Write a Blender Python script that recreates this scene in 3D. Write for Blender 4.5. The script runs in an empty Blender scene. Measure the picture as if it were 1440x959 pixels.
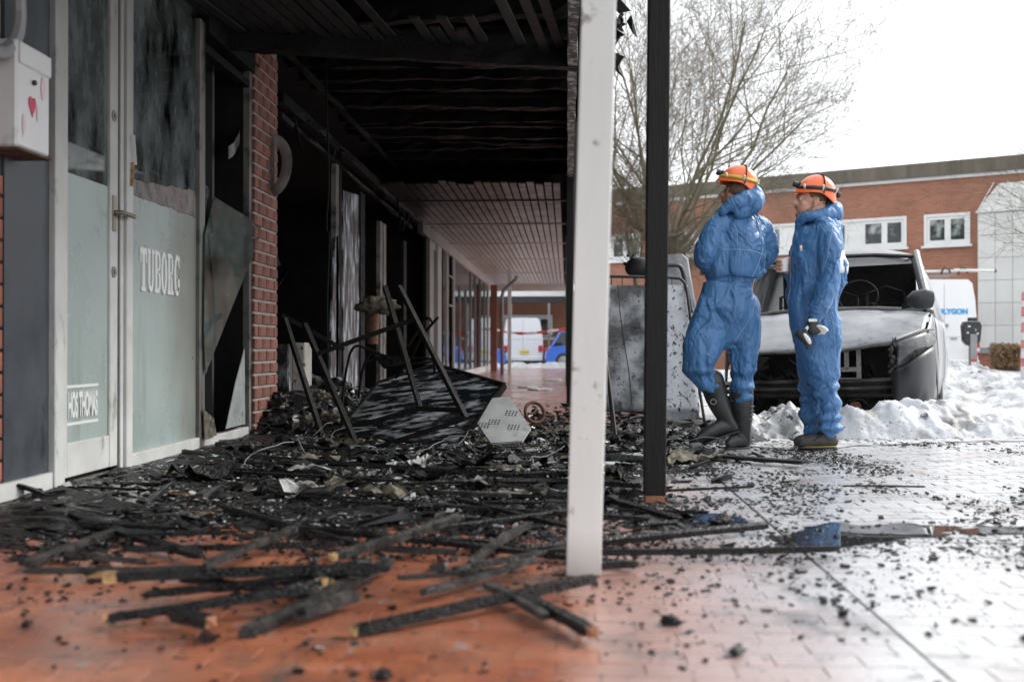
import bpy, bmesh, math, random
import numpy as np
from mathutils import Vector, Matrix, Euler, noise

random.seed(7); rng = np.random.default_rng(7)
S = bpy.context.scene
COL = S.collection
R = math.radians

# ------------------------------------------------------------------ camera
EYE, FPX, TH = 0.71, 1600.0, math.atan(77 / 1600)
cam_d = bpy.data.cameras.new('camera'); cam = bpy.data.objects.new('camera', cam_d); COL.objects.link(cam)
cam.location = (0, 0, EYE); cam.rotation_euler = (R(90.376), 0, TH)
cam_d.lens = 40; cam_d.sensor_width = 36; cam_d.clip_end = 2000; cam_d.clip_start = .05
cam_d.dof.use_dof = True; cam_d.dof.focus_distance = 8.6; cam_d.dof.aperture_fstop = 2.2
S.camera = cam

# ------------------------------------------------------------------ sky and sun (bright overcast)
SUN_EL, SUN_AZ = R(38), R(60)
w = bpy.data.worlds.new('World'); S.world = w; w.use_nodes = True
nt = w.node_tree; nt.nodes.clear()
sky = nt.nodes.new('ShaderNodeTexSky'); sky.sky_type = 'NISHITA'; sky.sun_disc = False
sky.sun_elevation = SUN_EL; sky.sun_rotation = SUN_AZ; sky.dust_density = 4; sky.air_density = 1.2
hsv = nt.nodes.new('ShaderNodeHueSaturation'); hsv.inputs['Saturation'].default_value = .12
mx = nt.nodes.new('ShaderNodeMixRGB'); mx.inputs[0].default_value = .8
mx.inputs[2].default_value = (9.2, 9.6, 10.0, 1)
bg = nt.nodes.new('ShaderNodeBackground'); bg.inputs[1].default_value = .1
wo = nt.nodes.new('ShaderNodeOutputWorld')
nt.links.new(sky.outputs[0], hsv.inputs['Color']); nt.links.new(hsv.outputs[0], mx.inputs[1])
nt.links.new(mx.outputs[0], bg.inputs[0]); nt.links.new(bg.outputs[0], wo.inputs[0])
sun_d = bpy.data.lights.new('sun', 'SUN'); sun = bpy.data.objects.new('sun', sun_d); COL.objects.link(sun)
sun_d.energy = 1.5; sun_d.angle = R(22); sun_d.color = (1, .96, .9)
sun.rotation_euler = (R(90) - SUN_EL, 0, R(180) - SUN_AZ); sun.location = (8, -4, 12)

S.view_settings.view_transform = 'Standard'; S.view_settings.look = 'None'
S.view_settings.exposure = 1.12; S.view_settings.gamma = 1
S.render.engine = 'CYCLES'
S.cycles.max_bounces = 7; S.cycles.transparent_max_bounces = 12; S.cycles.caustics_reflective = False
S.cycles.caustics_refractive = False; S.cycles.use_denoising = True

# ------------------------------------------------------------------ measuring helpers (photo pixel -> place in the world)
def ray(px, py):
    a = (px - 720) / FPX
    return a * math.cos(TH) - math.sin(TH), a * math.sin(TH) + math.cos(TH), (490 - py) / FPX
def G(px, py, z=0.0):
    dx, dy, dz = ray(px, py); t = (z - EYE) / dz
    return Vector((dx * t, dy * t, z))
def D(px, py, t):
    dx, dy, dz = ray(px, py)
    return Vector((dx * t, dy * t, EYE + dz * t))
FAX = -2.56
def F(px, X=FAX):
    dx, dy, dz = ray(px, 490)
    return X / dx * dy
def FZ(px, py, X=FAX):
    dx, dy, dz = ray(px, py); t = X / dx
    return Vector((X, dy * t, EYE + dz * t))

# ------------------------------------------------------------------ materials
def sock(n, *names):
    for k in names:
        if k in n.inputs: return n.inputs[k]
def M(name, c1, c2=None, sc=6, r1=.6, r2=None, bump=0, bsc=30, metal=0, spec=.5, ramp=(.35, .65), detail=6, stretch=None,
      rnd=0, coat=0, spots=None, alpha=None, bkind='noise', world=False, sheen=0, soot_or_sheen=None):
    m = bpy.data.materials.new(name); m.use_nodes = True
    t = m.node_tree; N = t.nodes; L = t.links; b = N['Principled BSDF']
    tc = N.new('ShaderNodeTexCoord'); src = tc.outputs['Object']
    if world:
        g = N.new('ShaderNodeNewGeometry'); src = g.outputs['Position']
    if stretch:
        mp = N.new('ShaderNodeMapping'); mp.inputs['Scale'].default_value = stretch; L.new(src, mp.inputs[0]); vec = mp.outputs[0]
    else: vec = src
    c2 = c2 or c1; r2 = r1 if r2 is None else r2
    n = N.new('ShaderNodeTexNoise'); n.inputs['Scale'].default_value = sc; n.inputs['Detail'].default_value = detail
    n.inputs['Roughness'].default_value = .62; L.new(vec, n.inputs['Vector'])
    cr = N.new('ShaderNodeValToRGB'); e = cr.color_ramp.elements
    e[0].position, e[1].position = ramp; e[0].color = (*c1, 1); e[1].color = (*c2, 1)
    L.new(n.outputs[0], cr.inputs[0]); col = cr.outputs[0]
    if rnd:
        oi = N.new('ShaderNodeObjectInfo'); mr = N.new('ShaderNodeMapRange')
        mr.inputs[3].default_value = 1 - rnd; mr.inputs[4].default_value = 1 + rnd
        L.new(oi.outputs['Random'], mr.inputs[0])
        mm = N.new('ShaderNodeMixRGB'); mm.blend_type = 'MULTIPLY'; mm.inputs[0].default_value = 1
        L.new(col, mm.inputs[1]); L.new(mr.outputs[0], mm.inputs[2]); col = mm.outputs[0]
    rr = N.new('ShaderNodeMapRange'); rr.inputs[1].default_value = ramp[0]; rr.inputs[2].default_value = ramp[1]
    rr.inputs[3].default_value = r1; rr.inputs[4].default_value = r2
    L.new(n.outputs[0], rr.inputs[0]); rough = rr.outputs[0]
    def do_spots(col):
        for sp in (spots or []):   # (colour, scale, threshold, softness[, stretch])
            s = N.new('ShaderNodeTexNoise'); s.inputs['Scale'].default_value = sp[1]; s.inputs['Detail'].default_value = 5
            s.inputs['Roughness'].default_value = .7
            if len(sp) > 4:
                mp2 = N.new('ShaderNodeMapping'); mp2.inputs['Scale'].default_value = sp[4]; L.new(src, mp2.inputs[0]); L.new(mp2.outputs[0], s.inputs['Vector'])
            else: L.new(src, s.inputs['Vector'])
            q = N.new('ShaderNodeMapRange'); q.inputs[1].default_value = sp[2]; q.inputs[2].default_value = sp[2] + sp[3]
            L.new(s.outputs[0], q.inputs[0])
            mm = N.new('ShaderNodeMixRGB'); L.new(q.outputs[0], mm.inputs[0]); L.new(col, mm.inputs[1]); mm.inputs[2].default_value = (*sp[0], 1)
            col = mm.outputs[0]
        return col
    if not (soot_or_sheen and soot_or_sheen[1] == 0): col = do_spots(col)
    if soot_or_sheen:   # (colour, axis, start, end, ragged): smoke-blackening, or sky reflection painted on the pavers, along one world axis
        g = N.new('ShaderNodeNewGeometry'); sx = N.new('ShaderNodeSeparateXYZ'); L.new(g.outputs['Position'], sx.inputs[0])
        ns = N.new('ShaderNodeTexNoise'); ns.inputs['Scale'].default_value = 1.3; ns.inputs['Detail'].default_value = 6; L.new(g.outputs['Position'], ns.inputs['Vector'])
        ma = N.new('ShaderNodeMath'); ma.operation = 'MULTIPLY_ADD'; ma.inputs[1].default_value = soot_or_sheen[4]
        L.new(ns.outputs[0], ma.inputs[0]); L.new(sx.outputs[soot_or_sheen[1]], ma.inputs[2])
        q = N.new('ShaderNodeMapRange'); q.inputs[1].default_value = soot_or_sheen[2] + soot_or_sheen[4] * .5; q.inputs[2].default_value = soot_or_sheen[3] + soot_or_sheen[4] * .5
        q.inputs[3].default_value = 1; q.inputs[4].default_value = 0; L.new(ma.outputs[0], q.inputs[0])
        mm = N.new('ShaderNodeMixRGB'); L.new(q.outputs[0], mm.inputs[0]); L.new(col, mm.inputs[1]); mm.inputs[2].default_value = (*soot_or_sheen[0], 1)
        col = mm.outputs[0]
    if soot_or_sheen and soot_or_sheen[1] == 0: col = do_spots(col)
    L.new(col, b.inputs['Base Color']); L.new(rough, b.inputs['Roughness'])
    b.inputs['Metallic'].default_value = metal
    sock(b, 'Specular IOR Level', 'Specular').default_value = spec
    if coat: sock(b, 'Coat Weight', 'Clearcoat').default_value = coat; sock(b, 'Coat Roughness').default_value = .06 if coat < 1 else .30
    if bump:
        if bkind == 'voronoi':
            bn = N.new('ShaderNodeTexVoronoi'); bn.feature = 'DISTANCE_TO_EDGE'; bo = bn.outputs['Distance']
        elif bkind == 'crumple':
            bn = N.new('ShaderNodeTexVoronoi'); bn.feature = 'F1'; bo = bn.outputs['Distance']
        elif bkind == 'crease':
            bn = N.new('ShaderNodeTexNoise'); bn.inputs['Detail'].default_value = 3; bn.inputs['Distortion'].default_value = 1.0
            m_a = N.new('ShaderNodeMath'); m_a.operation = 'SUBTRACT'; m_a.inputs[1].default_value = .5; L.new(bn.outputs[0], m_a.inputs[0])
            m_b = N.new('ShaderNodeMath'); m_b.operation = 'ABSOLUTE'; L.new(m_a.outputs[0], m_b.inputs[0])
            m_c = N.new('ShaderNodeMath'); m_c.operation = 'MULTIPLY'; m_c.inputs[1].default_value = -10; L.new(m_b.outputs[0], m_c.inputs[0]); bo = m_c.outputs[0]
        else:
            bn = N.new('ShaderNodeTexNoise'); bn.inputs['Detail'].default_value = 6; bo = bn.outputs[0]
        bn.inputs['Scale'].default_value = bsc; L.new(vec, bn.inputs['Vector'])
        bp = N.new('ShaderNodeBump'); bp.inputs['Strength'].default_value = bump; bp.inputs['Distance'].default_value = .01
        L.new(bo, bp.inputs['Height']); L.new(bp.outputs[0], b.inputs['Normal'])
    return m
def glassmat(name, tint=(.8, .86, .84), rough=.02, dirt_sheen=0, dirt_sheen_col=(.3, .3, .28), dsc=5, ior=1.5, stretch=None):
    m = bpy.data.materials.new(name); m.use_nodes = True
    t = m.node_tree; N = t.nodes; L = t.links; N.clear()
    o = N.new('ShaderNodeOutputMaterial'); tr = N.new('ShaderNodeBsdfTransparent'); tr.inputs[0].default_value = (*tint, 1)
    gl = N.new('ShaderNodeBsdfGlossy'); gl.inputs['Roughness'].default_value = rough
    fr = N.new('ShaderNodeFresnel'); fr.inputs[0].default_value = ior; mi = N.new('ShaderNodeMixShader')
    L.new(fr.outputs[0], mi.inputs[0]); L.new(tr.outputs[0], mi.inputs[1]); L.new(gl.outputs[0], mi.inputs[2]); out = mi.outputs[0]
    if dirt_sheen:  # patchy diffuse layer: grime and painted reflections
        df = N.new('ShaderNodeBsdfDiffuse'); df.inputs[0].default_value = (*dirt_sheen_col, 1)
        n = N.new('ShaderNodeTexNoise'); n.inputs['Scale'].default_value = dsc; n.inputs['Detail'].default_value = 8; n.inputs['Roughness'].default_value = .7
        g = N.new('ShaderNodeNewGeometry'); mp = N.new('ShaderNodeMapping'); mp.inputs['Scale'].default_value = stretch or (1, 1, 1)
        L.new(g.outputs['Position'], mp.inputs[0]); L.new(mp.outputs[0], n.inputs['Vector'])
        q = N.new('ShaderNodeMapRange'); q.inputs[1].default_value = .38; q.inputs[2].default_value = .72; q.inputs[4].default_value = dirt_sheen
        L.new(n.outputs[0], q.inputs[0]); m2 = N.new('ShaderNodeMixShader'); L.new(q.outputs[0], m2.inputs[0])
        L.new(out, m2.inputs[1]); L.new(df.outputs[0], m2.inputs[2]); out = m2.outputs[0]
    L.new(out, o.inputs[0]); return m

m_paver = M('wet_red_clinker', (.30, .085, .04), (.42, .14, .062), sc=3.5, r1=.26, r2=.42, bump=.28, bsc=55, rnd=.14, world=True, spec=.8, coat=1, soot_or_sheen=((.47, .465, .48), 0, .80, -.05, .7),  # pale beyond the canopy edge: painted sky reflection plus a thin slush film
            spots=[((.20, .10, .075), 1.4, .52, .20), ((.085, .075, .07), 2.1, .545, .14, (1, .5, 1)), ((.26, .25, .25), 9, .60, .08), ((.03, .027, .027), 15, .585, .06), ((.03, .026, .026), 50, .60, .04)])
m_joint = M('wet_joint_sand', (.035, .022, .018), (.07, .045, .035), sc=9, r1=.8, r2=.9, world=True, spec=.15)
m_farpave = M('far_paving', (.19, .075, .05), (.27, .12, .085), sc=2, r1=.12, r2=.3, world=True, bump=.1, bsc=30)
m_char = M('charred_wood', (.003, .003, .0034), (.016, .0155, .015), sc=14, r1=.28, r2=.6, spec=.25, bump=1, bsc=60, bkind='voronoi', stretch=(1, 1, 1), rnd=.3)
m_chargrey = M('ashy_charred_wood', (.007, .007, .007), (.060, .057, .053), sc=16, r1=.4, r2=.7, spec=.2, bump=.8, bsc=34, bkind='voronoi', rnd=.25)
m_charceil = M('charred_ceiling', (.002, .002, .0022), (.009, .009, .0095), sc=12, r1=.45, r2=.8, bump=.8, bsc=25, bkind='voronoi', spec=.16,
               spots=[((.13, .13, .135), 22, .69, .03, (.35, 3, 3))])
m_charslat = M('burnt_slat_paint', (.006, .006, .0065), (.026, .026, .027), sc=9, r1=.5, r2=.8, bump=.6, bsc=30, bkind='voronoi', rnd=.3, spec=.3)
m_soot = M('wet_soot', (.004, .004, .0045), (.018, .017, .017), sc=22, r1=.2, r2=.6, spec=.35, bump=1, bsc=60, world=True,
           spots=[((.12, .12, .12), 34, .65, .05), ((.05, .035, .03), 3, .6, .1)])
m_crumb = M('charcoal_crumbs', (.004, .004, .005), (.028, .027, .027), sc=30, r1=.16, r2=.6, spec=.4, world=True)
m_ash = M('ash_and_plaster', (.14, .14, .14), (.42, .41, .39), sc=20, r1=.4, r2=.8, world=True, bump=.4)
m_glassbits = M('wet_glass_bits', (.30, .36, .35), (.55, .6, .6), sc=20, r1=.06, r2=.2, world=True)
m_fresh = M('fresh_split_wood', (.20, .11, .045), (.58, .37, .16), sc=20, r1=.6, stretch=(1, 6, 1))
m_wool = M('scorched_mineral_wool', (.012, .011, .010), (.20, .18, .13), sc=12, r1=.95, bump=1, bsc=50, world=True)
m_frame = M('white_aluminium_frame', (.50, .50, .48), (.62, .62, .60), sc=3, r1=.35, r2=.5, spots=[((.12, .11, .10), 5, .6, .15, (1, 1, .4)), ((.03, .03, .03), 40, .72, .02)],
            soot_or_sheen=((.10, .095, .085), 2, 4.2, 1.0, 1.5))
m_frame_dirty = M('sooty_aluminium_frame', (.07, .065, .06), (.22, .21, .19), sc=4, r1=.4, r2=.6, stretch=(1, 1, .3), spots=[((.02, .02, .02), 3, .5, .12)])
m_navy = M('dark_slate_panel', (.030, .037, .046), (.055, .064, .076), sc=3, r1=.35, r2=.5, spots=[((.015, .017, .02), 6, .6, .1, (1, 1, .3)), ((.3, .3, .3), 25, .76, .02)], bump=.1)
m_film = M('frosted_film', (.30, .36, .345), (.37, .43, .415), sc=1.4, r1=.22, r2=.35, world=True,
           soot_or_sheen=((.13, .115, .085), 1, 8.0, 7.15, .8), spots=[((.20, .21, .19), 1.5, .52, .3, (1, 3.5, .35)), ((.16, .155, .13), 5, .60, .14, (1, 4, .22)), ((.03, .03, .03), 30, .72, .02)])
m_film_pink = M('peeling_pink_film', (.15, .11, .10), (.22, .20, .19), sc=8, r1=.4, world=True, spots=[((.05, .06, .06), 12, .5, .1)])
m_clear = glassmat('sooty_sheen_glass', (.30, .34, .33), .03, dirt_sheen=.80, dirt_sheen_col=(.20, .225, .22), dsc=3, stretch=(1, 1.3, .55))  # pale soft reflections painted in together with the grime
m_shard = glassmat('cracked_window_glass', (.40, .47, .45), .04, dirt_sheen=.55, dirt_sheen_col=(.20, .25, .24), dsc=2)  # grey-green reflection painted into the diffuse layer
m_pane = glassmat('shop_window_glass', (.86, .9, .88), .02)
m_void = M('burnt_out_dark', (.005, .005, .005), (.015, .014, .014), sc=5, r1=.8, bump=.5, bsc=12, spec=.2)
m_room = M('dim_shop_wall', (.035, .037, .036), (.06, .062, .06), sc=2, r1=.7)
m_brick = M('red_brick', (.20, .065, .042), (.32, .11, .07), sc=9, r1=.65, r2=.85, bump=.5, bsc=70, rnd=.22, soot_or_sheen=None,
            spots=[((.05, .03, .028), 7, .62, .08)])
m_brick_soot = M('sooty_red_brick', (.17, .060, .042), (.27, .100, .070), sc=9, r1=.65, r2=.85, bump=.5, bsc=70, rnd=.2,
            spots=[((.035, .024, .02), 3, .55, .15), ((.03, .02, .018), 9, .6, .08)])
m_mortar = M('mortar', (.24, .22, .20), (.38, .35, .32), sc=20, r1=.9, bump=.5, bsc=90)
m_white = M('white_painted_post', (.62, .62, .60), (.72, .72, .70), sc=2.5, r1=.35, r2=.5, stretch=(2, 2, .4), soot_or_sheen=((.16, .13, .11), 2, -.10, .16, .35), spots=[((.45, .43, .40), 2.5, .58, .25, (4, 4, .5)), ((.30, .27, .24), 9, .62, .05), ((.13, .12, .11), 22, .69, .03), ((.08, .08, .08), 30, .745, .02)])
m_blackpost = M('charred_black_post', (.003, .003, .0035), (.016, .015, .0145), sc=10, r1=.4, r2=.65, spec=.22, spots=[((.06, .055, .05), 40, .70, .03)], stretch=(8, 8, .7), bump=.5, bsc=16)
m_rawwood = M('raw_brown_wood', (.22, .085, .04), (.33, .15, .08), sc=12, r1=.6)
m_peel = M('peeling_white_paint', (.02, .02, .02), (.42, .42, .40), sc=16, r1=.5, r2=.7, bump=.9, bsc=30, ramp=(.5, .58), detail=8)
m_slatpaint = M('pale_ceiling_slat', (.56, .51, .47), (.66, .60, .56), sc=4, r1=.3, r2=.45, world=True, soot_or_sheen=((.006, .006, .006), 1, 17.5, 28, 6))
m_deck = M('ceiling_void_board', (.10, .06, .055), sc=2, r1=.9, spec=.1, soot_or_sheen=((.0015, .0015, .0015), 1, 20, 32, 4))
m_trim = M('pale_fascia_trim', (.55, .48, .45), (.64, .57, .54), sc=3, r1=.4, world=True, soot_or_sheen=((.008, .008, .008), 1, 18.5, 29, 5))
m_shopwhite = M('cream_shop_frame', (.50, .48, .46), (.60, .58, .56), sc=2, r1=.4, world=True, soot_or_sheen=((.03, .03, .03), 1, 18, 26, 4))
m_metal = M('scorched_steel', (.004, .004, .004), (.014, .013, .012), sc=18, r1=.5, r2=.7, spec=.1, metal=.1, bump=.4, bsc=60, rnd=.2, spots=[((.07, .035, .02), 9, .66, .08)])
m_tray = M('burnt_table_top', (.006, .008, .010), (.34, .36, .38), sc=4.5, r1=.25, r2=.5, ramp=(.47, .68), detail=10, stretch=(1, 3.4, 1), bump=.4, bsc=20, metal=.2,
           spots=[((.01, .01, .012), 3, .52, .08)])
m_perf = M('pale_perforated_steel', (.34, .34, .34), (.46, .46, .46), sc=4, r1=.35, r2=.5, metal=.2, spots=[((.12, .12, .13), 5, .56, .15)])
m_black = M('matt_black', (.012, .012, .012), (.02, .02, .02), sc=10, r1=.5)
m_streak = M('burnt_streaked_panel', (.025, .028, .032), (.60, .66, .72), sc=3.2, r1=.35, r2=.6, stretch=(1, 2.2, .8), ramp=(.47, .64), detail=9, spots=[((.008, .008, .008), 5, .55, .06, (1, 2, .6)), ((.3, .27, .12), 2, .66, .05)],
             soot_or_sheen=None)
m_board = M('blistered_board', (.05, .05, .052), (.42, .43, .45), sc=3.2, r1=.3, r2=.55, ramp=(.42, .6), detail=10, spots=[((.006, .006, .006), 22, .60, .03), ((.40, .22, .12), 2.2, .66, .05)])
m_board2 = M('speckled_board', (.50, .51, .54), (.68, .69, .72), sc=3, r1=.3, r2=.5, spots=[((.012, .012, .012), 26, .565, .03)])
m_blue = M('blue_coverall', (.038, .125, .285), (.060, .175, .37), sc=5, r1=.38, r2=.5, bump=.5, bsc=8.5, stretch=(1, 1, .55), bkind='crease', spec=.5)
m_bluedk = M('blue_coverall_seam', (.03, .11, .32), sc=5, r1=.5)
m_orange = M('orange_helmet_shell', (.82, .13, .03), (.88, .17, .045), sc=4, r1=.22, r2=.4, coat=.3, spots=[((.45, .10, .04), 18, .62, .06), ((.08, .05, .04), 34, .70, .03)])
m_skin = M('skin', (.50, .26, .18), (.58, .33, .24), sc=14, r1=.45, r2=.55, bump=.2, bsc=90)
m_skin_dark = M('darker_skin', (.24, .125, .08), (.32, .17, .12), sc=14, r1=.45, bump=.2, bsc=90)
m_hair = M('short_brown_hair', (.09, .05, .03), (.17, .10, .06), sc=60, r1=.7, bump=.8, bsc=160)
m_rubber = M('black_rubber_boot', (.012, .014, .014), (.03, .032, .032), sc=6, r1=.3, r2=.5, spots=[((.09, .085, .08), 14, .64, .1)])
m_leather = M('dark_leather_boot', (.022, .019, .017), (.05, .043, .038), sc=14, r1=.45, r2=.6, bump=.4, bsc=60)
m_yellow = M('yellow_sole_stitch', (.55, .42, .05), sc=5)
m_olive = M('yellow_webbing', (.50, .40, .05), (.42, .33, .04), sc=40, r1=.7)
m_whitecloth = M('white_fabric', (.62, .62, .62), (.75, .75, .75), sc=20, r1=.8, bump=.3)
m_cup = M('translucent_white_cup', (.78, .78, .78), sc=2, r1=.3)
m_snow = M('old_snow', (.33, .34, .36), (.58, .59, .61), sc=3, r1=.55, r2=.7, bump=.8, bsc=22, world=True, spots=[((.17, .155, .145), 2.6, .50, .16), ((.04, .04, .04), 26, .63, .03), ((.10, .09, .08), 8, .60, .06)])
m_dirtysnow = M('dirty_snow', (.20, .19, .18), (.58, .59, .60), sc=5, r1=.4, r2=.7, bump=1, bsc=30, world=True, spots=[((.02, .02, .02), 12, .58, .05)])
m_slush = M('slush_covered_road', (.46, .45, .45), (.72, .72, .73), sc=1.6, r1=.2, r2=.5, bump=.5, bsc=12, world=True, spots=[((.16, .14, .13), 2.6, .60, .08)])
m_water = M('puddle_water', (.03, .03, .032), sc=2, r1=.015, spec=.9, world=True)
m_carpaint = M('scorched_silver_paint', (.13, .135, .145), (.34, .35, .37), sc=1.6, r1=.35, r2=.55, ramp=(.34, .64), bump=.25, bsc=40,
               spots=[((.05, .05, .052), 2.6, .56, .14), ((.20, .16, .13), 7, .66, .05), ((.015, .015, .015), 30, .66, .03)])
m_carplastic = M('scorched_grey_bumper', (.012, .0125, .014), (.045, .046, .05), sc=2.2, r1=.32, r2=.5, spec=.35, spots=[((.02, .02, .02), 4, .6, .1)])
m_lens = M('smoked_headlight', (.02, .02, .022), (.10, .10, .105), sc=5, r1=.18, r2=.35, spec=.4, spots=[((.2, .2, .2), 4, .62, .1)])
m_carburnt = M('burnt_out_metal', (.006, .006, .006), (.035, .032, .03), sc=8, r1=.5, r2=.8, bump=.8, bsc=30, spots=[((.12, .10, .08), 12, .66, .04)])
m_beam = M('scorched_bumper_beam', (.03, .03, .03), (.12, .115, .11), sc=7, r1=.35, r2=.6, metal=.3, bump=.3, bsc=30)
m_support = M('pale_burnt_bracket', (.22, .20, .18), (.42, .40, .37), sc=8, r1=.6, spots=[((.03, .03, .03), 8, .58, .06)])
m_tyre = M('tyre_rubber', (.015, .015, .015), (.03, .03, .03), sc=10, r1=.7, bump=.6, bsc=50)
m_rim = M('wheel_rim', (.25, .25, .26), (.35, .35, .36), sc=5, r1=.35, metal=.6)
m_rust = M('rusty_metal', (.06, .028, .018), (.16, .07, .04), sc=12, r1=.8)
m_tarp = M('white_trim', (.6, .6, .6), (.7, .7, .7), sc=4, r1=.4)
m_post_dark = M('dark_green_metal', (.02, .035, .03), sc=3, r1=.35)
def texbrick(name, c1, c2, mortar, plane='xz'):
    m = bpy.data.materials.new(name); m.use_nodes = True; t = m.node_tree; N = t.nodes; L = t.links; b = N['Principled BSDF']
    tc = N.new('ShaderNodeTexCoord'); sp = N.new('ShaderNodeSeparateXYZ'); cb = N.new('ShaderNodeCombineXYZ'); L.new(tc.outputs['Object'], sp.inputs[0])
    L.new(sp.outputs[0 if plane == 'xz' else 1], cb.inputs[0]); L.new(sp.outputs[2], cb.inputs[1])
    k = N.new('ShaderNodeTexBrick'); L.new(cb.outputs[0], k.inputs['Vector']); k.inputs['Scale'].default_value = 1
    k.inputs['Brick Width'].default_value = .24; k.inputs['Row Height'].default_value = .075; k.inputs['Mortar Size'].default_value = .009
    k.inputs['Color1'].default_value = (*c1, 1); k.inputs['Color2'].default_value = (*c2, 1); k.inputs['Mortar'].default_value = (*mortar, 1)
    n = N.new('ShaderNodeTexNoise'); n.inputs['Scale'].default_value = .7; n.inputs['Detail'].default_value = 6; L.new(tc.outputs['Object'], n.inputs['Vector'])
    q = N.new('ShaderNodeMapRange'); q.inputs[3].default_value = .7; q.inputs[4].default_value = 1.3; L.new(n.outputs[0], q.inputs[0])
    mm = N.new('ShaderNodeMixRGB'); mm.blend_type = 'MULTIPLY'; mm.inputs[0].default_value = 1; L.new(k.outputs[0], mm.inputs[1]); L.new(q.outputs[0], mm.inputs[2])
    L.new(mm.outputs[0], b.inputs['Base Color']); b.inputs['Roughness'].default_value = .85; return m
m_bgbrick = texbrick('background_brick', (.24, .085, .045), (.32, .12, .07), (.25, .18, .14))
m_bgdark = M('dark_roof_fascia', (.075, .065, .05), (.13, .115, .09), sc=.8, r1=.8, stretch=(3, 3, .4))
m_bgwhite = M('white_window_frame', (.58, .58, .57), (.66, .66, .65), sc=2, r1=.5)
m_clad = M('pale_cladding_panel', (.50, .50, .48), (.58, .58, .56), sc=.8, r1=.45, rnd=.05)
m_cladjoint = M('cladding_joint', (.46, .46, .44), sc=1, r1=.6)
m_bgglass = M('reflecting_window_glass', (.02, .024, .024), (.30, .33, .33), sc=1.6, r1=.06, r2=.1, ramp=(.5, .62), detail=9)
m_bark = M('mossy_bark', (.10, .095, .055), (.19, .175, .115), sc=3, r1=.9, bump=.8, bsc=20)
m_twig = M('bare_twigs', (.10, .075, .055), (.16, .13, .09), sc=3, r1=.9)
m_hedge = M('brown_winter_leaves', (.15, .085, .035), (.28, .18, .09), sc=6, r1=.8)
m_vanwhite = M('white_van_paint', (.74, .74, .74), (.78, .78, .78), sc=1, r1=.25, coat=.3)
m_bluecar = M('blue_car_paint', (.04, .12, .50), (.05, .15, .58), sc=1, r1=.2, coat=.5)
m_palebluecar = M('pale_blue_car_paint', (.20, .26, .42), (.25, .32, .50), sc=1, r1=.2, coat=.5)
m_dark_glass = M('dark_car_glass', (.02, .022, .024), sc=1, r1=.05)
m_red = M('red_plastic', (.55, .02, .03), sc=1, r1=.3)
m_plate = M('yellow_number_plate', (.65, .50, .05), sc=1, r1=.4)
m_bluetext = M('blue_lettering', (.02, .32, .66), sc=1, r1=.4)
m_whitetext = M('white_lettering', (.72, .73, .71), sc=1, r1=.4)
m_bluedoor = M('blue_painted_door', (.05, .22, .50), sc=1, r1=.4)
m_heart = M('red_heart_sticker', (.55, .03, .10), sc=1, r1=.4)
m_pinksmear = M('pink_smear', (.72, .42, .46), (.75, .62, .64), sc=8, r1=.4)
m_boxwhite = M('white_mailbox_enamel', (.66, .66, .66), (.72, .72, .72), sc=2, r1=.3, spots=[((.12, .12, .12), 35, .73, .02), ((.4, .4, .4), 3, .6, .15)])
m_grey = M('mid_grey_metal', (.20, .20, .205), (.26, .26, .265), sc=3, r1=.4)
m_conc = M('dirty_concrete', (.12, .115, .105), (.30, .29, .27), sc=6, r1=.8, bump=.6, bsc=40, spots=[((.03, .03, .03), 4, .55, .1)])
m_bronze = M('brass_handle', (.35, .30, .24), sc=3, r1=.3, metal=.9)
m_tapered = M('barrier_tape_red', (.75, .08, .07), sc=1, r1=.5); m_tapewhite = M('barrier_tape_white', (.8, .8, .8), sc=1, r1=.5)

# ------------------------------------------------------------------ mesh helpers
def tag(o, label=None, cat=None, group=None, kind=None):
    if label: o['label'] = label
    if cat: o['category'] = cat
    if group: o['group'] = group
    if kind: o['kind'] = kind
    return o
def link(name, me, mats, parent=None, loc=None):
    o = bpy.data.objects.new(name, me); COL.objects.link(o)
    for m in (mats if isinstance(mats, (list, tuple)) else [mats]):
        if m is not None and len(me.materials) < 8 and m.name not in [x.name for x in me.materials if x]: me.materials.append(m)
    if parent: o.parent = parent
    if loc is not None: o.location = loc
    return o
def empty(name, loc, label=None, cat=None, group=None, kind=None, rot=(0, 0, 0)):
    o = bpy.data.objects.new(name, None); COL.objects.link(o); o.location = loc; o.rotation_euler = rot; o.empty_display_size = .1
    return tag(o, label, cat, group, kind)
def rotm(rx=0, ry=0, rz=0): return Euler((rx, ry, rz)).to_matrix()

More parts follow.
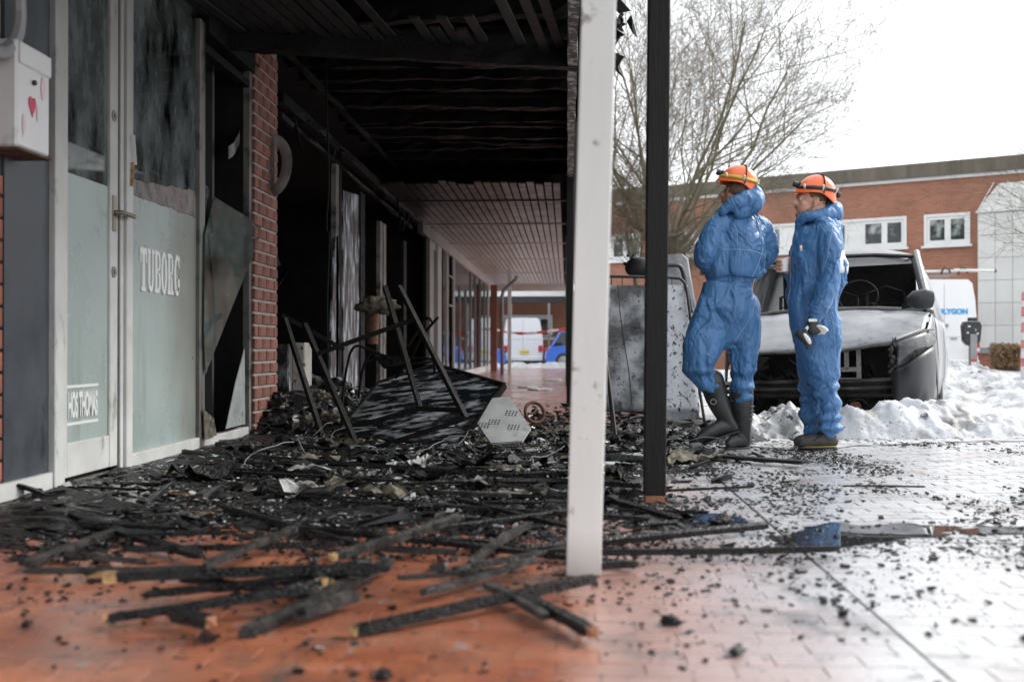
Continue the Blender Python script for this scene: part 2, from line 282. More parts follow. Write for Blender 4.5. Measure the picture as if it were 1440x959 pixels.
class MB:
    def __init__(s): s.v = []; s.f = []; s.mi = []; s.cur = 0
    def add(s, vs, fs):
        b = len(s.v); s.v.extend([tuple(x) for x in vs]); s.f.extend([tuple(b + i for i in f) for f in fs]); s.mi.extend([s.cur] * len(fs)); return s
    def box(s, c, d, rot=None, jit=0):
        c = Vector(c); vs = []
        for sx in (-1, 1):
            for sy in (-1, 1):
                for sz in (-1, 1):
                    p = Vector((sx * d[0] / 2, sy * d[1] / 2, sz * d[2] / 2))
                    if jit: p += Vector([random.uniform(-jit, jit) for _ in range(3)])
                    if rot is not None: p = rot @ p
                    vs.append(c + p)
        return s.add(vs, [(0, 1, 3, 2), (4, 6, 7, 5), (0, 4, 5, 1), (2, 3, 7, 6), (0, 2, 6, 4), (1, 5, 7, 3)])
    def bb(s, x0, x1, y0, y1, z0, z1): return s.box(((x0 + x1) / 2, (y0 + y1) / 2, (z0 + z1) / 2), (abs(x1 - x0), abs(y1 - y0), abs(z1 - z0)))
    def cbox(s, c, d, r=.006, rot=None):
        # box with chamfered edges
        c = Vector(c); hx, hy, hz = [a / 2 for a in d]; r = min(r, hx * .8, hy * .8, hz * .8)
        bm = bmesh.new(); bmesh.ops.create_cube(bm, size=1)
        for v in bm.verts: v.co = Vector((v.co.x * d[0], v.co.y * d[1], v.co.z * d[2]))
        bmesh.ops.bevel(bm, geom=bm.edges[:], offset=r, segments=1, affect='EDGES')
        bm.verts.index_update()
        vs = [c + ((rot @ v.co) if rot is not None else v.co) for v in bm.verts]; fs = [[v.index for v in f.verts] for f in bm.faces]
        bm.free(); return s.add(vs, fs)
    def beam(s, p0, p1, w, h, roll=0, jit=0, n=1, taper=1, up=None):
        p0, p1 = Vector(p0), Vector(p1); d = (p1 - p0); L = d.length; d.normalize()
        u = Vector(up) if up else Vector((0, 0, 1)); 
        if abs(d.dot(u)) > .98: u = Vector((0, 1, 0))
        sd = d.cross(u).normalized(); u = sd.cross(d).normalized()
        if roll: q = Matrix.Rotation(roll, 3, d); sd = q @ sd; u = q @ u
        vs = []; fs = []
        for i in range(n + 1):
            t = i / n; c = p0.lerp(p1, t); k = 1 + (taper - 1) * t
            for a, b in ((-1, -1), (1, -1), (1, 1), (-1, 1)):
                jx = random.uniform(-jit, jit); jy = random.uniform(-jit, jit)
                vs.append(c + sd * (a * w / 2 * k + jx) + u * (b * h / 2 * k + jy) + d * random.uniform(-jit, jit) * (2.5 if i in (0, n) else 1))
        for i in range(n):
            for k in range(4): fs.append((i * 4 + k, i * 4 + (k + 1) % 4, (i + 1) * 4 + (k + 1) % 4, (i + 1) * 4 + k))
        fs.append((3, 2, 1, 0)); fs.append(tuple(n * 4 + k for k in range(4)))
        return s.add(vs, fs)
    def tube(s, pts, r, n=8, caps=True, squash=1, ref=(0, 0, 1)):
        pts = [Vector(p) for p in pts]; rs = r if isinstance(r, (list, tuple)) else [r] * len(pts)
        vs = []; fs = []; pv = None
        for i, p in enumerate(pts):
            d = (pts[min(i + 1, len(pts) - 1)] - pts[max(i - 1, 0)]).normalized()
            if pv is None:
                u = Vector(ref)
                if abs(d.dot(u)) > .95: u = Vector((0, 1, 0)) if abs(d.y) < .9 else Vector((1, 0, 0))
                sd = d.cross(u).normalized()
            else: sd = (pv - d * pv.dot(d)).normalized()
            pv = sd; u = sd.cross(d).normalized()
            ra = rs[i] if isinstance(rs[i], (tuple, list)) else (rs[i], rs[i] * squash)
            for k in range(n):
                a = 2 * math.pi * k / n; vs.append(p + sd * math.cos(a) * ra[0] + u * math.sin(a) * ra[1])
        for i in range(len(pts) - 1):
            for k in range(n): fs.append((i * n + k, i * n + (k + 1) % n, (i + 1) * n + (k + 1) % n, (i + 1) * n + k))
        if caps: fs.append(tuple(range(n - 1, -1, -1))); fs.append(tuple((len(pts) - 1) * n + k for k in range(n)))
        return s.add(vs, fs)
    def ball(s, c, r, n=12, m=8, rot=None):
        c = Vector(c); r = r if isinstance(r, (tuple, list)) else (r, r, r); vs = []; fs = []
        for i in range(1, m):
            for k in range(n):
                th = math.pi * i / m; ph = 2 * math.pi * k / n
                p = Vector((math.sin(th) * math.cos(ph) * r[0], math.sin(th) * math.sin(ph) * r[1], math.cos(th) * r[2]))
                vs.append(c + (rot @ p if rot is not None else p))
        for z in (1, -1):
            p = Vector((0, 0, z * r[2])); vs.append(c + (rot @ p if rot is not None else p))
        for i in range(m - 2):
            for k in range(n): fs.append((i * n + k, (i + 1) * n + k, (i + 1) * n + (k + 1) % n, i * n + (k + 1) % n))
        T = len(vs) - 2
        for k in range(n): fs.append((T, k, (k + 1) % n)); fs.append((T + 1, (m - 2) * n + (k + 1) % n, (m - 2) * n + k))
        return s.add(vs, fs)
    def prism(s, poly, off):   # planar polygon (3D points) extruded along off
        n = len(poly); off = Vector(off); a = [Vector(p) for p in poly]; b = [p + off for p in a]
        return s.add(a + b, [tuple(range(n - 1, -1, -1)), tuple(range(n, 2 * n))] + [(k, (k + 1) % n, n + (k + 1) % n, n + k) for k in range(n)])
    def grid(s, P):     # 2D array of points
        nr, nc = len(P), len(P[0]); vs = [q for row in P for q in row]
        return s.add(vs, [(i * nc + j, i * nc + j + 1, (i + 1) * nc + j + 1, (i + 1) * nc + j) for i in range(nr - 1) for j in range(nc - 1)])
    def mesh(s, name, smooth=False, off=(0, 0, 0)):
        me = bpy.data.meshes.new(name); o = Vector(off)
        me.from_pydata([(x - o.x, y - o.y, z - o.z) for x, y, z in s.v], [], s.f); me.update()
        bm = bmesh.new(); bm.from_mesh(me); bmesh.ops.recalc_face_normals(bm, faces=bm.faces); bm.to_mesh(me); bm.free()
        if any(s.mi): me.polygons.foreach_set('material_index', s.mi)
        if smooth is True: me.polygons.foreach_set('use_smooth', [True] * len(me.polygons))
        elif smooth:
            me.polygons.foreach_set('use_smooth', [True] * len(me.polygons)); me.set_sharp_from_angle(angle=R(smooth))
        return me
    def build(s, name, mat, parent=None, smooth=False, local=False):
        """points are world points (shifted to the parent's place) unless local"""
        if parent is not None:
            off = (0, 0, 0) if local else wloc(parent)
            return link(name, s.mesh(name, smooth, off), mat, parent)
        a = np.array(s.v); lo, hi = a.min(0), a.max(0); off = ((lo[0] + hi[0]) / 2, (lo[1] + hi[1]) / 2, lo[2])
        return link(name, s.mesh(name, smooth, off), mat, None, off)
def wloc(o):
    p = Vector((0, 0, 0))
    while o is not None: p += Vector(o.location); o = o.parent
    return p
def copy_tree(o, parent=None):
    c = o.copy(); COL.objects.link(c); c.parent = parent
    for ch in [x for x in bpy.data.objects if x.parent == o]: copy_tree(ch, c)
    return c
def text_mesh(s, size, bold=.0, sx=1, ext=.003):
    cu = bpy.data.curves.new('txt', 'FONT'); cu.body = s; cu.size = size; cu.extrude = ext; cu.offset = bold; cu.align_x = 'LEFT'
    o = bpy.data.objects.new('txt', cu); COL.objects.link(o); bpy.context.view_layer.update()
    me = bpy.data.meshes.new_from_object(o.evaluated_get(bpy.context.evaluated_depsgraph_get()))
    bpy.data.objects.remove(o)
    xs = [v.co.x for v in me.vertices]; ys = [v.co.y for v in me.vertices]
    w, h = max(xs) - min(xs), max(ys) - min(ys); mnx, mny = min(xs), min(ys)
    for v in me.vertices: v.co.x -= mnx; v.co.y -= mny
    return me, w, h
def catmull(P, k=4):
    P = [np.array(p, float) for p in P]; out = []
    for i in range(len(P) - 1):
        p0, p1, p2, p3 = P[max(i - 1, 0)], P[i], P[i + 1], P[min(i + 2, len(P) - 1)]
        for j in range(k):
            t = j / k; out.append(.5 * ((2 * p1) + (-p0 + p2) * t + (2 * p0 - 5 * p1 + 4 * p2 - p3) * t * t + (-p0 + 3 * p1 - 3 * p2 + p3) * t ** 3))
    out.append(P[-1]); return out
def fbm(x, y, z=0, o=4): return noise.fractal(Vector((x, y, z)), 1.0, 2.0, o)

# ================================================================== GROUND
KERB_Y = 9.6
g = MB(); g.bb(-400, 400, -60, 500, -.9, -.13); road = g.build('road', m_slush); tag(road, kind='structure')
pv = MB(); pv.bb(-9, .9, -8, 41, -.128, -.006); pv.bb(.9, 9, -8, KERB_Y, -.128, -.006)
pavement = pv.build('pavement', m_joint); tag(pavement, kind='structure')
# clinker pavers: rows across the arcade, one border course running away from the viewer
PL, PW = .198, .098
def paver_rows():
    out = []; r = 0; y = 1.6
    while y < KERB_Y - .02:
        for (xa, xb) in ((-2.5, .8195), (.8265, 7.2)):
            x = xa - (PL / 2 if r % 2 else 0)
            while x < xb - .03:
                u, v = max(x, xa), min(x + PL, xb)
                if v - u > .03: out.append(((u + v) / 2, y + PW / 2, round(v - u, 3)))
                x += PL
        y += PW; r += 1
    return out
rows = paver_rows()
def in_view(x, y, lim=.49, near=2.3):
    c = math.cos(TH); s_ = math.sin(TH); z = y * c - x * s_
    return z > near and abs((x * c + y * s_) / z) < lim
rows = [q for q in rows if in_view(q[0], q[1], 2.5, 1.2)]
rows.sort(key=lambda q: q[0] ** 2 + q[1] ** 2 + (0 if in_view(q[0], q[1]) else 500))
def paver_mesh(L, W, h=.05, ch=.004):
    b = MB(); b.cbox((0, 0, -h / 2), (L - .0018, W - .003, h), .0009); return b.mesh('paver')
pm_ = {}
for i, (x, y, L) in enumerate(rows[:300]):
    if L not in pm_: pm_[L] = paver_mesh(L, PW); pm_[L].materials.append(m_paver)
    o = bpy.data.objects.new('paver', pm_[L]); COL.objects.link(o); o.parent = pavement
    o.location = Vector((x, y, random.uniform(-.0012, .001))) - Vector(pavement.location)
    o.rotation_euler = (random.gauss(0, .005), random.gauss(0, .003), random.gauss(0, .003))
vs = []; fs = []
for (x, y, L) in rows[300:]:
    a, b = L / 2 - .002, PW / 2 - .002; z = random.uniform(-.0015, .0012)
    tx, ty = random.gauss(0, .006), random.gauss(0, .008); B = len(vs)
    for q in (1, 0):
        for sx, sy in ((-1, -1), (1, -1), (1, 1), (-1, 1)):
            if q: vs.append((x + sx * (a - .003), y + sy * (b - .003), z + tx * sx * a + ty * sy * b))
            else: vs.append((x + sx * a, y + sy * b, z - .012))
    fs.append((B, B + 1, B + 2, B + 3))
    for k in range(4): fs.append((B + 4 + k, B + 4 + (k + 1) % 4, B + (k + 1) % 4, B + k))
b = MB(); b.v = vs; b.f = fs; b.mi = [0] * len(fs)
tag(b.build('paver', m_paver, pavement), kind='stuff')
# beyond the burnt zone: same red paving, too far to tell the bricks apart
b = MB(); b.bb(-2.5, .88, KERB_Y, 41, -.004, -.001); tag(b.build('arcade_paving', m_farpave), kind='structure')
b = MB(); b.bb(.905, 9, KERB_Y, KERB_Y + .14, -.128, .004); tag(b.build('kerb', m_conc), kind='structure')
b = MB(); b.bb(.88, 1.02, KERB_Y + .14, 41, -.128, .004); tag(b.build('kerb', m_conc), kind='structure')

# puddle with ragged outline
def blob_sheet(name, pts, z, mat, sub=10, rag=.05, kind='structure', thick=.002):
    P = []
    n = len(pts)
    for i in range(n):
        a, c = Vector(pts[i]), Vector(pts[(i + 1) % n])
        for k in range(sub):
            p = a.lerp(c, k / sub); q = rag * Vector((fbm(p.x * 4, p.y * 9, 3), fbm(p.x * 4, p.y * 9, 9) * .5)); P.append((p.x + q.x, p.y + q.y, z - thick))
    b = MB(); b.prism(P, (0, 0, thick)); o = b.build(name, mat); tag(o, kind=kind); return o
pud = [G(x, y).xy for x, y in ((1118, 738), (1180, 735), (1240, 739), (1300, 738), (1345, 743), (1320, 750), (1285, 756), (1235, 766), (1165, 771), (1090, 765))]
blob_sheet('puddle', pud, .0052, m_water, 14, .15)
blob_sheet('puddle', [G(x, y).xy for x, y in ((1335, 748), (1400, 742), (1500, 742), (1510, 750), (1400, 753))], .0048, m_water, 12, .12)
pud2 = [G(x, y).xy for x, y in ((880, 720), (1010, 722), (1060, 735), (960, 748), (870, 740))]
blob_sheet('puddle', pud2, .0045, m_water, 8, .09)
pud3_unused = [G(x, y).xy for x, y in ((1290, 640), (1420, 632), (1500, 640), (1440, 655), (1320, 652))]

# ---------------------------------------------------------------- density of the burnt litter
def sm(a, b_, x):
    t = min(1, max(0, (x - a) / (b_ - a))); return t * t * (3 - 2 * t)
def dens(x, y):
    right = .35 + .22 * (y - 4.5) + .35 * fbm(x * .7, y * .7, 1)      # ragged right edge
    d = 1 - sm(right - .55, right + .55, x)
    d *= sm(3.5, 5.0, y + .35 * fbm(x * 1.1, y * .8, 5) + (.5 if x < -1.5 else 0))
    d *= 1 - sm(9.6, 11.2, y + .3 * fbm(x, y, 8) + (0 if x > -1.6 else -1.5))
    return d
nx, ny = 200, 330; P = []
for j in range(ny):
    y = 3.3 + 8.6 * j / (ny - 1); row = []
    for i in range(nx):
        x = -2.55 + 5.1 * i / (nx - 1); d = dens(x, y)
        n1 = fbm(x * 5, y * 5, 0, 5); n2 = fbm(x * 1.4, y * 1.4, 4, 3)
        z = -.030 + d * (.033 + .014 * n2) + .017 * n1 * min(1, d * 3) + .05 * max(0, d - .6) * sm(-1.4, -2.5, x)
        row.append((x, y, max(z, -.03)))
    P.append(row)
b = MB(); b.grid(P); lay = b.build('soot_layer', m_soot, smooth=True); tag(lay, kind='stuff')

def chips(name, count, region, dfun, size, flat, mat, zlift=0, kind='stuff', elong=2.0):
    """many small irregular shards as one mesh"""
    vs = np.zeros((count * 8, 3), np.float32); fs = []
    base = np.array([(sx, sy, sz) for sx in (-1, 1) for sy in (-1, 1) for sz in (-1, 1)], float)
    k = 0; tries = 0
    while k < count and tries < count * 40:
        tries += 1
        x = rng.uniform(region[0], region[1]); y = rng.uniform(region[2], region[3]); d = dfun(x, y)
        if rng.random() > d: continue
        s_ = size[0] * (size[1] / size[0]) ** (rng.random() ** 1.8)
        e = rng.uniform(1, elong); dim = np.array([s_ * e, s_, s_ * rng.uniform(flat[0], flat[1])]) / 2
        p = base * dim * (1 + rng.uniform(-.38, .38, (8, 3)))
        a = rng.uniform(0, 6.28); tx, ty = rng.normal(0, .17, 2)
        Rm = np.array(Euler((tx, ty, a)).to_matrix()); p = p @ Rm.T
        lay_h = max(0, -.030 + dens(x, y) * .037 + .010 * fbm(x * 5, y * 5, 0, 3)) if dens else 0
        z = -p[:, 2].min() * .75 + (lay_h + zlift) 
        vs[k * 8:k * 8 + 8] = p + (x, y, z); k += 1
    cube = [(0, 1, 3, 2), (4, 6, 7, 5), (0, 4, 5, 1), (2, 3, 7, 6), (0, 2, 6, 4), (1, 5, 7, 3)]
    for i in range(k): fs += [tuple(i * 8 + q for q in f) for f in cube]
    me = bpy.data.meshes.new(name); me.from_pydata(vs[:k * 8].tolist(), [], fs); me.update(); me.materials.append(mat)
    o = bpy.data.objects.new(name, me); COL.objects.link(o); tag(o, kind=kind); return o
cl = lambda x, y: fbm(x * 2.2, y * 2.2, 11) * .5 + .5
chips('charcoal_litter', 46000, (-2.5, 2.2, 3.4, 10.6), lambda x, y: dens(x, y) ** 1.5 * (.35 + .65 * cl(x, y)), (.004, .024), (.15, .5), m_crumb, elong=3.4)
chips('charcoal_litter', 900, (-2.5, 2.2, 4.2, 10.6), lambda x, y: dens(x, y) * (.25 + .75 * cl(x, y)), (.03, .075), (.12, .4), m_crumb, elong=3.2)
chips('ash_flakes', 3600, (-2.5, 2.0, 4.4, 10.4), lambda x, y: dens(x, y) ** 2 * max(0, cl(x, y) - .25) * 2, (.004, .022), (.08, .3), m_ash, .01)
chips('ash_flakes', 240, (-2.5, -1.9, 4.9, 6.6), lambda x, y: .8, (.008, .035), (.1, .35), m_ash, .012)
chips('glass_crumbs', 900, (-2.5, 1.6, 5.2, 10.2), lambda x, y: dens(x, y), (.008, .045), (.06, .2), m_glassbits, .012)
chips('charcoal_crumbs', 15000, (-1.8, 6.0, 2.3, 9.4), lambda x, y: max(0, fbm(x * 1.5, y * 1.1, 21) + .12) ** 1.3 * (1.3 - .22 * abs(x - .6)) * (.10 + 1.3 * sm(2.6, 6.2, y)) , (.003, .016), (.2, .7), m_crumb)
chips('charcoal_crumbs', 170, (-1.6, 3.2, 2.3, 5.0), lambda x, y: .9, (.008, .028), (.4, .9), m_crumb)
chips('charcoal_crumbs', 6500, (-2.2, 1.2, 2.6, 5.4), lambda x, y: max(0, fbm(x * 1.8, y * 1.6, 41) + .25) * (.15 + sm(2.8, 5, y)), (.003, .014), (.2, .7), m_crumb)
# crumpled sheet metal, felt and wool mixed into the litter
for nm_, mt_, cnt_ in (('crumpled_sheets', m_metal, 34), ('felt_scraps', m_soot, 40), ('wool_scraps', m_wool, 22), ('pale_sheet_scraps', m_ash, 14)):
    b = MB(); k_ = 0
    while k_ < cnt_:
        x, y = random.uniform(-2.2, 1.2), random.uniform(5.2, 9.6)
        if dens(x, y) < .6: continue
        k_ += 1; s_ = random.uniform(.05, .17); a_ = random.uniform(0, 6.28); e_ = random.uniform(.3, .8); sd_ = random.uniform(0, 99); P = []
        for i in range(7):
            row = []
            for j in range(6):
                u, v = (i / 6 - .5) * s_ * 2, (j / 5 - .5) * s_ * 2 * e_
                row.append((x + u * math.cos(a_) - v * math.sin(a_) + .02 * fbm(i + sd_, j, 2), y + u * math.sin(a_) + v * math.cos(a_) + .02 * fbm(i, j + sd_, 2), .018 + s_ * .40 * (fbm(i * .7 + sd_, j * .7, 1) + .25) + (.3 * abs(u) if k_ % 3 == 0 else 0)))
            P.append(row)
        b.grid(P)
    tag(b.build(nm_, mt_), kind='stuff')
# tangled wires
b = MB()
for k_ in range(26):
    x, y = random.uniform(-2.1, .9), random.uniform(6.2, 9.4)
    if dens(x, y) < .6: continue
    p_ = Vector((x, y, .03)); d0_ = Vector((random.gauss(0, 1), random.gauss(0, 1), .2)).normalized(); C_ = [p_]
    for i in range(7): d0_ = (d0_ + Vector((random.gauss(0, .5), random.gauss(0, .5), random.gauss(0, .25)))).normalized(); p_ = p_ + d0_ * .07; p_.z = min(.14, max(.02, p_.z)); C_.append(p_.copy())
    b.tube([Vector(q) for q in catmull(C_, 3)], .0028, 5)
tag(b.build('tangled_wire', m_grey, smooth=True), kind='stuff')
# far red paving litter
chips('charcoal_crumbs', 500, (-2.3, 1.0, 10.5, 15), lambda x, y: 1 - sm(10.5, 15, y), (.02, .07), (.2, .6), m_crumb)

# ================================================================== CHARRED BATTENS ON THE FLOOR
GB = 'charred roof battens lying on the paving'
def batten(p0, p1, w, h, label, grey=False, z0=.02, z1=.02, fresh=(0, 0), name='charred_batten', group=GB, cat='batten', pieces=7, fw=1):
    w *= .74; h *= .72
    a = G(*p0, z0 + h / 2); c = G(*p1, z1 + h / 2)
    # points measured on the raised plane
    b = MB(); d_ = (c - a).normalized(); sd = d_.cross(Vector((0, 0, 1))).normalized(); n = max(pieces * 3, 14); L0 = (c - a).length
    bow = random.uniform(-.012, .012) * L0; roll = random.uniform(-.3, .3); up = sd.cross(d_); s1 = Matrix.Rotation(roll, 3, d_) @ sd; u1 = Matrix.Rotation(roll, 3, d_) @ up
    ph = random.uniform(0, 50); vs_, fs_ = [], []
    prof = [(-1, -1), (-.1, -1.0), (1, -1), (1.0, .1), (1, 1), (.15, 1.0), (-1, 1), (-1.0, -.15)]
    for i in range(n + 1):
        t = i / n; ctr_ = a.lerp(c, t) + sd * bow * math.sin(math.pi * t) * 2; k = 1 - .16 * max(0, fbm(t * 5 + ph, 1, 2) + .1) - (.16 if i in (0, n) else 0)
        for q, (pa, pb) in enumerate(prof):
            j_ = 1 + .11 * fbm(t * L0 * 26 + ph, q * 1.7, 3); e_ = d_ * random.uniform(-.5, .5) * min(w, h) * (1.0 if i in (0, n) else .15)
            vs_.append(ctr_ + s1 * pa * w / 2 * k * j_ + u1 * pb * h / 2 * k * j_ + e_)
    for i in range(n):
        for q in range(8): fs_.append((i * 8 + q, i * 8 + (q + 1) % 8, (i + 1) * 8 + (q + 1) % 8, (i + 1) * 8 + q))
    fs_.append(tuple(range(7, -1, -1))); fs_.append(tuple(n * 8 + q for q in range(8))); b.add(vs_, fs_)
    o = b.build(name, m_chargrey if grey else m_char)
    tag(o, label, cat, group)
    d = (c - a).normalized()
    for i, e in enumerate(((a, -1), (c, 1))):
        if fresh[i]:
            q = MB(); L_ = fresh[i]; big = L_ > .02
            if big: q.beam(e[0] - d * e[1] * L_, e[0] + d * e[1] * .006, w * 1.08, h * 1.02, jit=.004, n=3, taper=.7)
            else: q.beam(e[0] + d * e[1] * .001, e[0] + d * e[1] * .005, w * .9, h * .9, jit=.002)
            q.build('broken_end', m_fresh if big or len(COL.objects) % 3 == 0 else m_rawwood, o)
    return o
W = .034
batten((498, 886), (836, 812), .036, .036, 'long charred batten with a brown end, nearest the camera, its tip before the white post', fresh=(.012, 0), z0=.005, z1=.035)
batten((742, 842), (832, 888), .040, .036, 'short thick charred batten crossing under the long one in front of the white post', fresh=(0, .012))
batten((126, 812), (545, 798), .045, .040, 'long black batten with a bright yellow split at its left end in the front pile', fresh=(.075, 0), z0=.06, z1=.06)
batten((152, 868), (432, 828), .040, .036, 'black batten below the front pile with a sawn yellow left end', fresh=(.012, 0), z0=.01, z1=.05)
batten((244, 862), (296, 874), .045, .04, 'stubby charred offcut with a yellow end beneath the front pile', fresh=(0, .014))
batten((345, 888), (548, 788), .042, .036, 'grey ashy batten slanting up from a square brown end in the front pile', True, z0=.005, z1=.03)
batten((420, 862), (500, 836), .05, .04, 'stubby ash-grey batten beside the square-ended slanting one', True)
batten((470, 782), (646, 726), .040, .030, 'silvery grey batten slanting up across the middle of the front pile', True, z0=.07, z1=.10, fresh=(.010, 0))
batten((102, 722), (282, 780), .045, .03, 'black batten running down from the door threshold to the front pile')
batten((38, 792), (158, 748), .035, .03, 'splintered brownish batten at the left edge of the floor', True)
batten((176, 772), (482, 764), .030, .03, 'thin black batten lying level behind the yellow-ended one', z0=.02)
batten((36, 802), (290, 798), .032, .028, 'warped grey-brown batten at the left of the front pile, under the black ones', True)
batten((312, 712), (505, 766), .034, .03, 'black batten sloping down to the right behind the silvery grey one')
batten((288, 796), (416, 742), .036, .03, 'ashy batten slanting up at the back left of the front pile', True, z0=.05, z1=.05)
batten((430, 742), (892, 794), .032, .026, 'very long thin black batten passing behind the white post foot', z0=.03, z1=.01, pieces=12)
batten((480, 705), (915, 730), .034, .026, 'long black batten lying across the middle of the black litter', pieces=12)
batten((330, 640), (902, 684), .03, .03, 'long thin black rod across the litter behind the others', pieces=12, z0=.04, z1=.04)
batten((596, 832), (752, 786), .036, .03, 'ash-crusted batten slanting up left of the white post foot', True)
batten((662, 792), (745, 736), .038, .03, 'short silvery burnt batten standing out left of the white post', True, z1=.04)
batten((740, 772), (1078, 738), .036, .030, 'long wet black batten reaching right past the black post, rear one', pieces=10)
batten((770, 776), (1178, 771), .032, .030, 'long wet black batten reaching to the puddle, front one', pieces=10)
batten((590, 690), (880, 705), .03, .02, 'glossy black strip lying behind the white post in the litter', pieces=8)
batten((862, 703), (956, 730), .04, .03, 'short black batten leaning at the foot of the black post')
batten((684, 822), (768, 866), .034, .03, 'short charred batten under the crossing in front of the white post', True)
batten((824, 796), (893, 792), .034, .03, 'stub of black batten with a yellow tip right of the white post foot', fresh=(0, .012))
batten((440, 806), (520, 786), .04, .03, 'black stub wedged in the right half of the front pile', fresh=(0, .012), z0=.06, z1=.07)
batten((400, 830), (462, 818), .045, .04, 'black stub with a glowing yellow right end in the front pile', fresh=(0, .03), z0=.03, z1=.03)
batten((528, 770), (640, 776), .034, .03, 'crumbling black batten between the silvery ones and the white post', True)
batten((590, 745), (800, 718), .03, .024, 'thin black batten sloping up to the right behind the white post')
batten((640, 800), (800, 770), .032, .028, 'brown-grey batten just left of the white post foot, sloping up', True)
batten((70, 690), (178, 716), .16, .016, 'flat charred board lying beside the white door threshold', name='charred_board', cat='board', group=None)
batten((1018, 642), (1132, 650), .09, .03, 'flat black board lying in front of the standing man in ankle boots', name='charred_board', cat='board', group=None)
batten((230, 692), (292, 697), .03, .012, 'small bright splinter of split wood on the black litter near the door', name='wood_splinter', cat='splinter', group='bright wood splinters')
batten((270, 720), (300, 721), .025, .012, 'smallest bright splinter of wood, in front of the larger one near the door', name='wood_splinter', cat='splinter', group='bright wood splinters')
for n_ in ('wood_splinter', 'wood_splinter.001'):
    o = bpy.data.objects[n_]; o.data.materials.clear(); o.data.materials.append(m_fresh)
for p0_, p1_, w_, g_, lb_ in (
    ((112, 735), (250, 742), .030, 0, 'short black batten lying level left of the one sloping from the threshold'),
    ((60, 775), (205, 790), .032, 1, 'grey flaking batten at the far left, overlapping the warped one'),
    ((205, 835), (520, 806), .030, 0, 'thin black batten crossing beneath the yellow-ended ones in the front pile'),
    ((255, 812), (470, 842), .030, 0, 'black batten dipping to the right under the front pile'),
    ((300, 828), (420, 808), .036, 1, 'short ashy batten in the heart of the front pile'),
    ((180, 752), (330, 748), .026, 0, 'thin black batten at the rear edge of the front pile'),
    ((520, 752), (690, 762), .028, 0, 'thin black batten to the right of the silvery grey one'),
    ((560, 812), (700, 800), .026, 1, 'thin grey batten lying flat left of the white post foot'),
    ((250, 660), (560, 676), .026, 0, 'long black batten in the rear litter before the brick pillar'),
    ((420, 652), (700, 664), .024, 0, 'long thin black batten just in front of the tilted table top'),
    ((360, 690), (620, 712), .028, 0, 'long black batten lying across the left middle of the litter'),
    ((640, 700), (800, 740), .026, 0, 'thin black batten slanting down to the white post from behind'),
    ((700, 680), (812, 700), .030, 1, 'greyish batten half buried in the litter behind the white post'),
    ((560, 680), (760, 672), .022, 0, 'very thin black lath in the litter behind the silvery battens'),
    ((850, 668), (1010, 660), .030, 0, 'flat black lath lying to the right of the black post foot'),
    ((860, 690), (905, 672), .030, 1, 'short grey splinter leaning between the two near posts'),
    ((930, 690), (1060, 684), .020, 0, 'thin black lath on the sooty paving right of the black post'),
    ((1185, 683), (1300, 684), .014, 0, 'very thin black stick lying alone on the wet pale paving')):
    batten(p0_, p1_, w_, w_ * .8, lb_, bool(g_), z0=random.uniform(.005, .05), z1=random.uniform(.005, .05), pieces=8)
GF = 'short charred batten fragments in the litter'
frs = [(x, y, a, l, w_) for x, y, a, l, w_ in [(random.uniform(-2.2, 1.1), random.uniform(4.4, 9.3), random.gauss(0, .55), random.uniform(.12, .6), random.uniform(.012, .026)) for _ in range(150)] if dens(x, y) > .35]
for i, (x, y, a, l, w_) in enumerate(frs[:60]):
    b = MB(); z = .02 + random.uniform(0, .03); d = Vector((math.cos(a), math.sin(a), random.uniform(-.06, .06))) * l / 2
    c = Vector((x, y, z)); b.beam(c - d, c + d, w_, w_ * .7, roll=random.uniform(-.6, .6), jit=.003, n=3)
    tag(b.build('batten_fragment', random.choice([m_char, m_char, m_chargrey])), 'short charred batten fragment half sunk in the wet black litter', 'fragment', GF)

# curled burnt sheet right of the black post foot
b = MB(); P = []
for i in range(16):
    row = []
    for j in range(7):
        c = G(938, 655).lerp(G(1020, 645), i / 15); row.append(c + Vector((0, -.09 + .03 * j, .03 + .055 * math.sin(i * .45) * (j / 6) + .04 * fbm(i * .4, j * .5, 2))))
    P.append(row)
b.grid(P); o = b.build('curled_roofing_felt', m_wool); tag(o, 'curled scorched sheet with a pale torn edge lying behind the black post foot', 'roofing felt')
sol = o.modifiers.new('s', 'SOLIDIFY'); sol.thickness = .008
batten((705, 640), (905, 644), .10, .05, 'grey ash-covered slab lying behind the white post', True, name='ashy_slab', cat='slab', group=None, pieces=8)
batten((850, 575), (985, 588), .12, .02, 'pale board lying under the standing metal sign', True, name='fallen_board', cat='board', group=None)

# ================================================================== ARCADE BUILDING
bld = empty('shop_arcade', (FAX, 6, 0), 'row of shops behind a covered arcade, the near part burnt black', 'building')
def part(name, m, mb, parent=None, smooth=False): return mb.build(name, m, parent or bld, smooth)
# core walls (dark rooms)
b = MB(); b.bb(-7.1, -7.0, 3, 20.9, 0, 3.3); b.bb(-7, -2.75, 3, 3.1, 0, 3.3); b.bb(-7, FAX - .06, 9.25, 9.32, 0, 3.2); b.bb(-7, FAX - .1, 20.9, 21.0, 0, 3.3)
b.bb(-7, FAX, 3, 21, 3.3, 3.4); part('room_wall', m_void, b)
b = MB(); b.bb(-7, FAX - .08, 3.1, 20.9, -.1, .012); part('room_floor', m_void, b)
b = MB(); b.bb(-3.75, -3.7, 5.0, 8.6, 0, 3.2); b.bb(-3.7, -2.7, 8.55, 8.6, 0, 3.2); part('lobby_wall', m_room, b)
b = MB(); b.bb(FAX - .12, FAX + .0, 5.0, 9.2, -.05, .018); part('threshold', m_conc, b)

